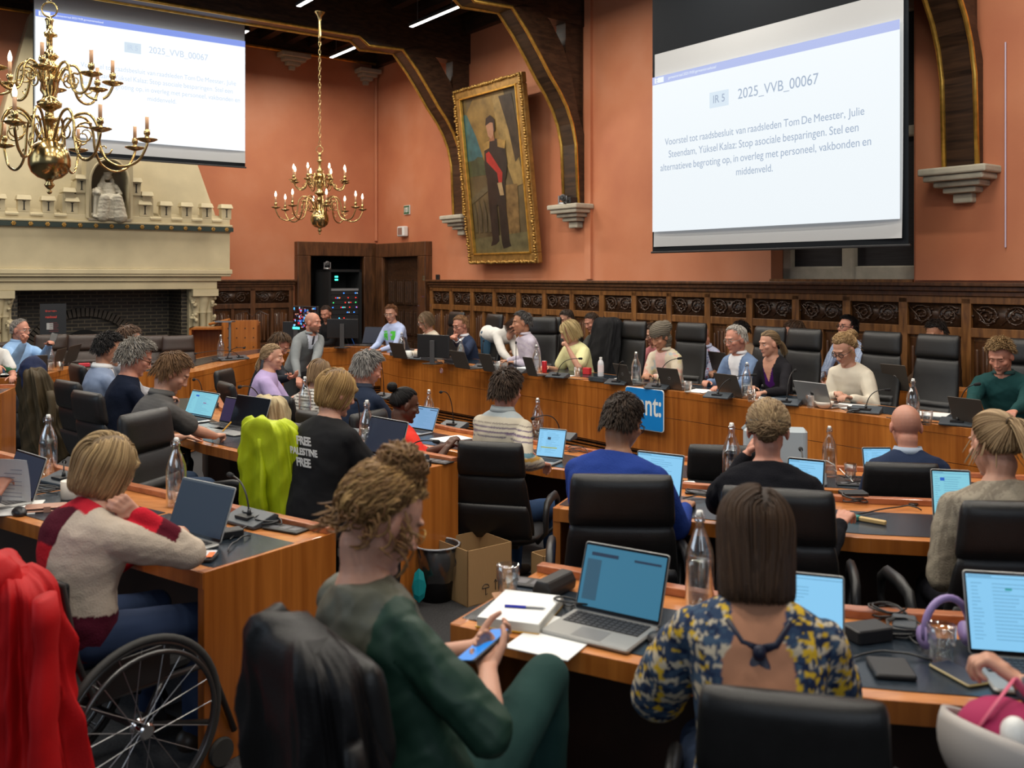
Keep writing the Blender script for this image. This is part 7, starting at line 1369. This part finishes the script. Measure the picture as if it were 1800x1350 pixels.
person('older person with white hair and glasses in a light blue blazer over a white shirt', 1293, 596, 9.45, 214, look=206, pitch=14, lean=.12, skin='pink', hs=1.12, hair=dict(style='short', col=(.36, .33, .29), hi=(.6, .58, .54), vol=.07, len=.045, n=460, front=.78), brow=(.4, .36, .3), glasses=('metal', .0022), top=dict(name='blazer', col=(.15, .22, .36), collar=(.7, .7, .72), pat=blazer((.72, .72, .74), .42, .085), sr=1.18, loose=1.1), R=('z', 1246, 672, .79), L=('z', 1270, 680, .79), chairk='tall', chairlab='black chair behind the light blue blazer')
def cardi(L, col, P, cx):
    x, y, z = L.T; col = lerpc(col, arms(P, cx)*((y > .03)*(y < .16)*(np.abs(x) < .055))*1., (.055, .01, .11)); return lerpc(col, arms(P, cx)*((y > .02)*(y < .16)*(np.abs(x) < .075+.38*np.minimum(z+.03, 0)))*1., SKN['fair'])
person('person with tied fair brown hair in a black cardigan over a purple top', 1352, 604, 9.05, 214, look=200, pitch=10, lean=.13, skin='fair', sx=.95, hair=dict(style='tie', col=(.14, .085, .045), hi=(.50, .37, .2), mix=.7, vol=.05, n=520, tie=(0, -.105, -.005), tail=.15, tdir=(0, -.5, .0)), top=dict(name='cardigan', col=(.018, .017, .02), pat=cardi, mat=KNIT), R=('z', 1322, 682, .79), L=('z', 1345, 690, .79), chairk='tall', chairlab='black chair behind the black cardigan')
person('person with curly blond tied hair and dark glasses in a cream top', 1484, 614, 8.55, 214, look=212, pitch=30, lean=.15, skin='fair', hs=1.12, hair=dict(style='bun', col=(.24, .14, .06), hi=(.58, .40, .2), mix=.8, vol=.16, curl=.007, n=560, tie=(0, -.09, .06), bun=(0, -.135, .05), br=.042, bn=90, loose=26), glasses=('black', .003), top=dict(name='cream_top', col=(.64, .58, .47), sleeve='long', sr=1.3, loose=1.15), R=('z', 1470, 694, .79), L=('z', 1497, 700, .79), chairk='tall', chairlab='black chair behind the cream top')
p_ = PEOPLE['person with curly blond tied hair and dark glasses in a cream top']; b = MB(); d = (p_['Wl']-p_['El']).normalized(); b.tube([Vector((0, 0, 0)), d*.03], .031, 14); thing1('smart_watch', 'black watch on the wrist of the cream top', 'watch', b, BLACKP, p_['Wl']-d*.04)
person('person with curly sandy hair in a dark green shirt', 1759, 626, 7.45, 224, look=222, pitch=26, lean=.16, skin='pink', hs=1.07, sx=1.12, hair=dict(style='curly', col=(.17, .095, .04), hi=(.46, .31, .15), mix=.8, vol=.2, curl=.006, len=.05, n=620, side=.25, back=-.1), beard=.12, top=dict(name='shirt', col=(.008, .048, .048), collar=(.008, .048, .048), loose=1.1, sr=1.15, wr=.007), R=('z', 1700, 735, .79), L=('z', 1770, 745, .79), chairk='tall', chairlab='black chair behind the dark green shirt')
# ---- second row against the panelling
person('person in a white top and jeans bent over between two presidium chairs', 905, 574, 12.8, 322, look=322, pitch=60, lean=.34, seat=False, hipz=1.06, skin='fair', hair=dict(style='bob', col=(.05, .03, .02), n=200), top=dict(name='white_top', col=(.66, .64, .6), loose=1.15, sr=1.1), trousers=(.035, .085, .14), chairk=None, L=('p', 912, 640, 12.5), R=('p', 905, 645, 12.4))
person('person with ginger hair and a blue top glimpsed between the chairs', 947, 576, 13.35, 200, look=190, pitch=20, skin='fair', hair=dict(style='short', col=(.3, .13, .05), vol=.1, n=240), top=dict(name='top', col=(.01, .12, .42)), chairk=None)
person('person with dark brown hair behind the blond hair of the yellow T-shirt', 996, 560, 12.65, 210, pitch=24, skin='fair', hair=dict(style='short', col=(.03, .02, .015), n=260), top=dict(name='jumper', col=(.05, .05, .05)), chairk=None)
person('person with dark hair behind the chair covered with a black jacket', 1040, 566, 12.35, 210, pitch=24, skin='pink', hair=dict(style='short', col=(.035, .022, .015), n=260), top=dict(name='jumper', col=(.08, .08, .07)), chairk=None)
person('person with curly dark hair and glasses in pink behind the headscarf', 1147, 588, 11.35, 214, look=205, pitch=18, skin='fair', hair=dict(style='curly', col=(.05, .03, .02), n=300, vol=.2, curl=.004), glasses=('metal', .002), top=dict(name='pink_top', col=(.62, .22, .24)), chairk=None)
def dots(L, col, P, cx): n = smooth_noise(P, 3, 90, 1.); return lerpc(lerpc(col, (n > .62)*1., (.42, .03, .06)), (n < -.6)*1., (.12, .16, .35))
person('bald person in a pale shirt with small red pattern', 1232, 590, 10.85, 212, look=195, pitch=26, skin='pink', hair=dict(), scalp=(.3, .17, .12, .3), beard=.3, top=dict(name='patterned_shirt', col=(.44, .47, .62), collar=(.44, .47, .62), pat=dots, sr=1.1, loose=1.05), chairk=None)
person('person with black hair half hidden behind the white haired one', 1302, 584, 10.65, 212, pitch=20, skin='tan', hair=dict(style='curly', col=(.012, .009, .008), n=260, vol=.15), top=dict(name='jumper', col=(.3, .2, .13)), chairk=None)
person('person with brown hair in an olive shirt behind a presidium chair', 1396, 584, 10.15, 200, look=160, pitch=24, skin='pink', hair=dict(style='short', col=(.06, .032, .018), n=300, vol=.15, len=.07), top=dict(name='olive_shirt', col=(.07, .065, .035), loose=1.2, sr=1.2), chairk=None)
person('person with black hair and dark glasses in a light blue striped shirt, chin raised', 1489, 576, 9.95, 214, look=200, pitch=-8, skin='pink', hs=1.0, hair=dict(style='short', col=(.010, .008, .008), n=360, vol=.17, len=.08), brow=(.01, .008, .008), glasses=('black', .003), top=dict(name='striped_shirt', col=(.42, .50, .66), collar=(.42, .5, .66), pat=stripes((.25, .33, .52), .02, ax=0)), chairk=None)
person('person with dark curly hair mostly hidden by the empty chair', 1645, 585, 9.35, 205, pitch=26, skin='tan', hair=dict(style='curly', col=(.018, .013, .011), n=300, vol=.18), top=dict(name='brown_jumper', col=(.05, .028, .016)), chairk=None)
# ================================================================ draped coats
def drape(name, lab, cx, cy, head, z1, z0, w1, w0, t1, t0, m, seed=1, folds=9, amp=.02, lean=.12, sleeves=(), hood=None, cat='jacket'):
    a = math.radians(head); f = V3(math.cos(a), math.sin(a), 0); r_ = V3(math.sin(a), -math.cos(a), 0); t = thing(name, lab, cat, (cx, cy, z0)); rr = random.Random(seed); b = MB(); n, mz = 160, 46; rings = []
    ph = [rr.random()*6.3 for _ in range(4)]
    for j in range(mz+1):
        u = j/mz; z = z1+(z0-z1)*u; e = min(1, .62+(u*14)**.5*.38) if u < .072 else 1; w = (w1+(w0-w1)*u**.8)*e; th = (t1+(t0-t1)*u)*e; ring = []
        for i in range(n):
            an = 2*PI*i/n; c, s = math.cos(an), math.sin(an); x = w/2*abs(c)**.55*(1 if c > 0 else -1); y = th/2*abs(s)**.8*(1 if s > 0 else -1)
            k = amp*min(1, .25+u*2.2)*(math.sin(folds*an+ph[0]+1.8*u)+1.1*(.5-abs(math.sin(folds*.95*an+ph[1]-2.5*u+1.2*math.sin(u*5+an*2))))+.5*(.5-abs(math.sin(folds*2.1*an+ph[2]+6*u*math.sin(an+ph[3]))))+.35*(.5-abs(math.sin(14*u+5*an+ph[0])))); d = Vector((c, s)).normalized(); x += d.x*k; y += d.y*k; zz = z-(z0-z1)*0+(.03*math.sin(3*an+ph[3])+.02*math.sin(7*an+ph[2]))*u**3+.012*math.sin(5*an+ph[1])*(1-u)
            ring.append(r_*x+f*(y+lean*(.5-u)*-1.)+V3(0, 0, zz-z0))
        rings.append(ring)
    b.add(*loft(rings[::-1], n)); b.build('coat_body', m, t, smooth=True)
    for (sx, sy, zt, zb, rad, dx) in sleeves:
        b = MB(); pts = []
        for k in range(9): u = k/8; pts.append(r_*(sx+dx*u+.008*math.sin(u*9+seed))+f*(sy+.01*math.sin(u*7))+V3(0, 0, zt+(zb-zt)*u-z0))
        b.tube(pts, [rad*(.8+.3*u_+.12*math.sin(k*2.1)) for k, u_ in enumerate([q/8 for q in range(9)])], 14, ell=.62); b.build('sleeve', m, t, smooth=True)
    if hood:
        b = MB(); b.ell(r_*hood[0]+f*hood[1]+V3(0, 0, hood[2]-z0), (hood[3], hood[3]*.7, hood[3]), 18); b.tube([r_*hood[0]+f*hood[1]+V3(0, 0, hood[2]-z0), r_*(hood[0]+.05)+f*hood[1]+V3(0, 0, hood[2]-.3-z0)], [hood[3]*.9, hood[3]*.5], 14, round_=True); me = remesh(b, .012, 3); wrinkle(me, seed, 24, .014); me.materials.clear(); me.materials.append(hood[4]); me.name = 'hood'; o = bpy.data.objects.new('hood', me); COL.objects.link(o); o.parent = t
    return t
def cl(name, c, rough=.75, b_=.3): return mat(name, c, rough, bump=b_, bs=200, var=.12, vs=9, spec=.22)
chair(-1.02, 5.37, 52, 'black chair under the lime green jacket'); drape('lime_jacket', 'lime green rain jacket draped over a chair back', -1.27, 5.04, 52, 1.10, .50, .41, .60, .12, .22, cl('lime_nylon', (.42, .50, .010), .5), 3, 6, .017, .10, sleeves=((.24, .02, .95, .56, .03, .06), (-.02, -.085, 1.0, .60, .028, .05)))
chair(-3.60, 7.95, 40, 'black chair under the olive coat at the left'); drape('olive_coat', 'olive brown waxed coat with a navy hood draped over a chair at the left', -3.86, 7.68, 40, 1.12, .40, .40, .66, .18, .30, cl('olive_waxed', (.055, .038, .018), .6), 5, 7, .025, .12, sleeves=((.3, .0, .95, .45, .05, .08),), hood=(-.02, -.05, 1.10, .11, cl('navy_cloth', (.015, .022, .06))))
chair(-3.55, 8.55, 40, 'second black chair beyond the olive coat')
chair(-.08, 2.26, 36, 'black chair under the leather jacket in the foreground', sc=1.0); drape('leather_jacket', 'black leather jacket draped over the nearest chair back', -.41, 2.0, 36, 1.125, .35, .42, .58, .14, .26, cl('black_leather', (.006, .0055, .006), .42, .4), 8, 6, .020, .10, sleeves=((-.23, -.03, .98, .45, .035, -.06), (.25, -.05, .98, .45, .035, .05)))
p_ = [v for k, v in PEOPLE.items() if 'pale yellow' in k][0]; q_ = p_['P']-p_['f']*.30; drape('black_jacket', 'black jacket draped over a tall presidium chair', q_.x, q_.y, 212, 1.36, .62, .42, .55, .2, .26, cl('black_wool', (.008, .008, .009), .9), 11, 7, .016)
drape('beige_coat', 'beige coat with stripes over the chair in front of the dark tablet', *tuple(atY(478, 720, 6.9)[:2]), 52, .98, .45, .3, .4, .14, .2, cl('beige_cotton', (.42, .34, .2), .8), 13, 6, .02, .05)
# ---------------------------------------------------------------- wheelchair with the red coat
wc = V3(-1.48, 3.38, 0); t = thing('wheelchair', 'black wheelchair with a large spoked wheel at the lower left', 'wheelchair', wc, math.radians(55-90))
RUB = mat('tyre_rubber', (.03, .03, .028), .7); RIMM = mat('dark_anodised', (.10, .10, .10), .3, .8)
for sx in (-1, 1):
    Mw = Matrix.Translation((sx*.28, -.02, .315)) @ Matrix.Rotation(PI/2, 4, 'Y') @ Matrix.Rotation(sx*.04, 4, 'X')
    circ = lambda R, z=0, n=49: [Mw @ Vector((math.cos(2*PI*k/(n-1))*R, math.sin(2*PI*k/(n-1))*R, z)) for k in range(n)]
    b = MB(); b.tube(circ(.30), .014, 8, caps=False); wh = b.build('wheel', RUB, t, smooth=True); b = MB(); b.tube(circ(.283), .009, 6, caps=False); b.build('rim', RIMM, wh, smooth=True)
    b = MB(); b.tube(circ(.262, sx*.035), .009, 8, caps=False); b.build('hand_rim', RIMM, wh, smooth=True)
    b = MB(); b.lathe([(.0, -.035), (.022, -.035), (.028, -.03), (.016, -.02), (.016, .02), (.028, .03), (.022, .035), (0, .035)], 16, M=Mw); b.build('hub', CHROME, wh, auto=40)
    for k in range(20): a = 2*PI*k/20; b = MB(); b.tube([Mw @ Vector((math.cos(a+.9*(-1)**k)*.024, math.sin(a+.9*(-1)**k)*.024, .02*(-1)**(k//2))), Mw @ Vector((math.cos(a)*.28, math.sin(a)*.28, 0))], .0016, 4); b.build('spoke', GREYM, wh)
    for k in range(4): a = PI/2*k+.7; b = MB(); b.tube([Mw @ Vector((math.cos(a)*.283, math.sin(a)*.283, 0)), Mw @ Vector((math.cos(a)*.262, math.sin(a)*.262, sx*.035))], .004, 6); b.build('rim_clip', CHROME, wh)
    b = MB(); b.tube([(sx*.21, .42, .12), (sx*.22, .30, .42), (sx*.22, -.16, .44), (sx*.22, -.22, .6), (sx*.22, -.27, .86), (sx*.22, -.34, .9)], .013, 8); b.tube([(sx*.22, .1, .43), (sx*.22, .02, .3), (sx*.22, .3, .2)], .011, 8); b.build('frame_tube', RIMM, t, smooth=True)
    b = MB(); b.lathe([(.05, -.012), (.055, 0), (.05, .012)], 18, M=Matrix.Translation((sx*.21, .36, .06)) @ Matrix.Rotation(PI/2, 4, 'Y')); b.build('front_castor', RUB, t, auto=40); b = MB(); b.rbox(sx*.235-.004, sx*.235+.004, -.16, .12, .44, .56, .003); b.build('side_guard', BLACKP, t)
b = MB(); b.rbox(-.21, .21, -.2, .24, .43, .48, .03); b.build('seat', cl('black_seat', (.012, .012, .013), .8), t); b = MB(); b.box(-.215, .215, -.275, -.235, .5, .86, M=Matrix.Translation((0, .0, 0))); b.build('backrest', cl('black_seat', (.012, .012, .013), .8), t, bevel=.012); b = MB(); b.box(-.17, .17, .38, .48, .1, .12); b.build('footplate', RIMM, t); b = MB(); b.tube([(-.28, -.02, .315), (.28, -.02, .315)], .012, 8); b.build('axle', RIMM, t)
RC = cl('red_nylon', (.40, .004, .006), .6); drape('red_coat', 'bright red hooded coat hanging over the back of the wheelchair', -1.62, 3.02, 50, .95, .13, .50, .62, .20, .30, RC, 21, 7, .028, .05, sleeves=((.30, -.02, .90, .28, .06, .02), (-.05, -.14, .85, .3, .055, .0), (-.3, .0, .9, .2, .06, -.03)), hood=(.10, -.10, .91, .105, RC))
# ---------------------------------------------------------------- empty chairs
chair(-1.65, 5.05, 343, 'large empty black chair with ribbed back facing right, in the left aisle', 'ribbed')
for px, py, Y, hd, lb in ((90, 587, 12.6, 300, 'brown empty chair right of the light blue shirt'), (148, 582, 12.6, 300, 'brown empty chair in front of the brick arch'), (268, 588, 12.4, 300, 'brown empty chair behind the grey haired man'), (313, 586, 12.4, 300, 'brown empty chair beside the fireplace column')):
    p = atY(px, py, Y); a = math.radians(hd); chair(p.x+math.cos(a)*.38, p.y+math.sin(a)*.38, hd, lb, 'brown')
for px, Y, lb in ((968, 12.2, 'tall black chair left of the blond hair of the yellow T-shirt'), (1114, 11.0, 'tall black empty chair left of the headscarf'), (1648, 8.4, 'tall black empty chair with ribbed back, left of the green shirt')):
    p = atY(px, 580, Y); hd = 214; a = math.radians(hd); chair(p.x+math.cos(a)*.40, p.y+math.sin(a)*.40, hd, lb, 'tall')
p = atY(1262, 808, 5.45); chair(p.x+.1, p.y+.38, 80, 'small black empty chair left of the bottle beside the black jumper', floor=PIT); p = atY(1625, 835, 5.05); chair(p.x-.05, p.y+.42, 82, 'black chair of the bald person in the navy suit', floor=PIT, sc=.97)
p = atY(885, 715, 6.9); 
# ---------------------------------------------------------------- cycle helmet held at the right edge
c = atY(1768, 1305, 2.0); t = thing('cycle_helmet', 'pale grey cycle helmet with pink straps held at the lower right edge', 'helmet', c, .5); b = MB()
for k in range(1, 11):
    pass
R_ = .125; prof = [(R_*math.sin(PI*k/18), -R_*math.cos(PI*k/18)*1.05) for k in range(0, 11)]; inn = [(r*.9, z*.9+.001) for r, z in prof[::-1]]
b.lathe([(max(r, .001), z) for r, z in prof+inn], 40, M=Matrix.Rotation(.35, 4, 'Y') @ Matrix.Diagonal((1, 1.12, 1, 1)), closed=False); b.build('shell', mat('helmet_grey', (.42, .38, .35), .45), t, smooth=True)
for k in range(7): a = -2.6+k*.7; b = MB(); b.ell(Vector((math.cos(a)*R_*.97, math.sin(a)*R_*1.08, -.045)), (.012, .012, .016), 10); b.build('vent_hole', BLK, t, smooth=True)
b = MB(); b.ell((0, 0, -.0), (.095, .105, .09), 18); b.build('padding', mat('pink_padding', (.35, .01, .08), .8), t, smooth=True); b = MB(); b.ell((-.045, -.05, .045), (.032, .03, .04), 12); b.build('foam_pad', WHITE, t, smooth=True)
for s in (-1, 1): b = MB(); b.tube([(s*.09, .02, .02), (s*.06, -.01, .09), (.03, 0, .13)], [.009, .009, .009], 6, ell=.25); b.build('strap', mat('pink_strap', (.6, .1, .18), .6), t, smooth=True)
person('person beyond the right edge holding the cycle helmet', 2010, 930, 2.15, 90, pitch=20, skin='fair', hair=dict(style='short', col=(.1, .06, .03), n=200), top=dict(name='jumper', col=(.1, .1, .12)), L=('p', 1800, 1205, 2.05), eL=('p', 1890, 1240, 2.0), pnL=(-.4, .2, -.5), curlL=.7, chairk=None)
# ---------------------------------------------------------------- last fittings
for x, y, lb in ((-4.6, 8.6, 'black rucksack on the floor by the left desk end'),):
    t = thing('rucksack', lab=lb, cat='bag', name='rucksack') if False else thing('rucksack', lb, 'bag', (atZ(38, 790, 0).x, atZ(38, 790, 0).y, 0)); b = MB(); b.ell((0, 0, .2), (.2, .13, .2), 16); b.ell((0, -.1, .13), (.13, .06, .11), 12); remobj('bag_body', b, .015, cl('rucksack_cloth', (.015, .016, .018), .8), t, wr=(3, 18, .01)); b = MB(); b.tube([(-.05, .0, .38), (0, -.02, .46), (.05, .0, .38)], .012, 6); b.build('grab_handle', BLACKP, t, smooth=True)
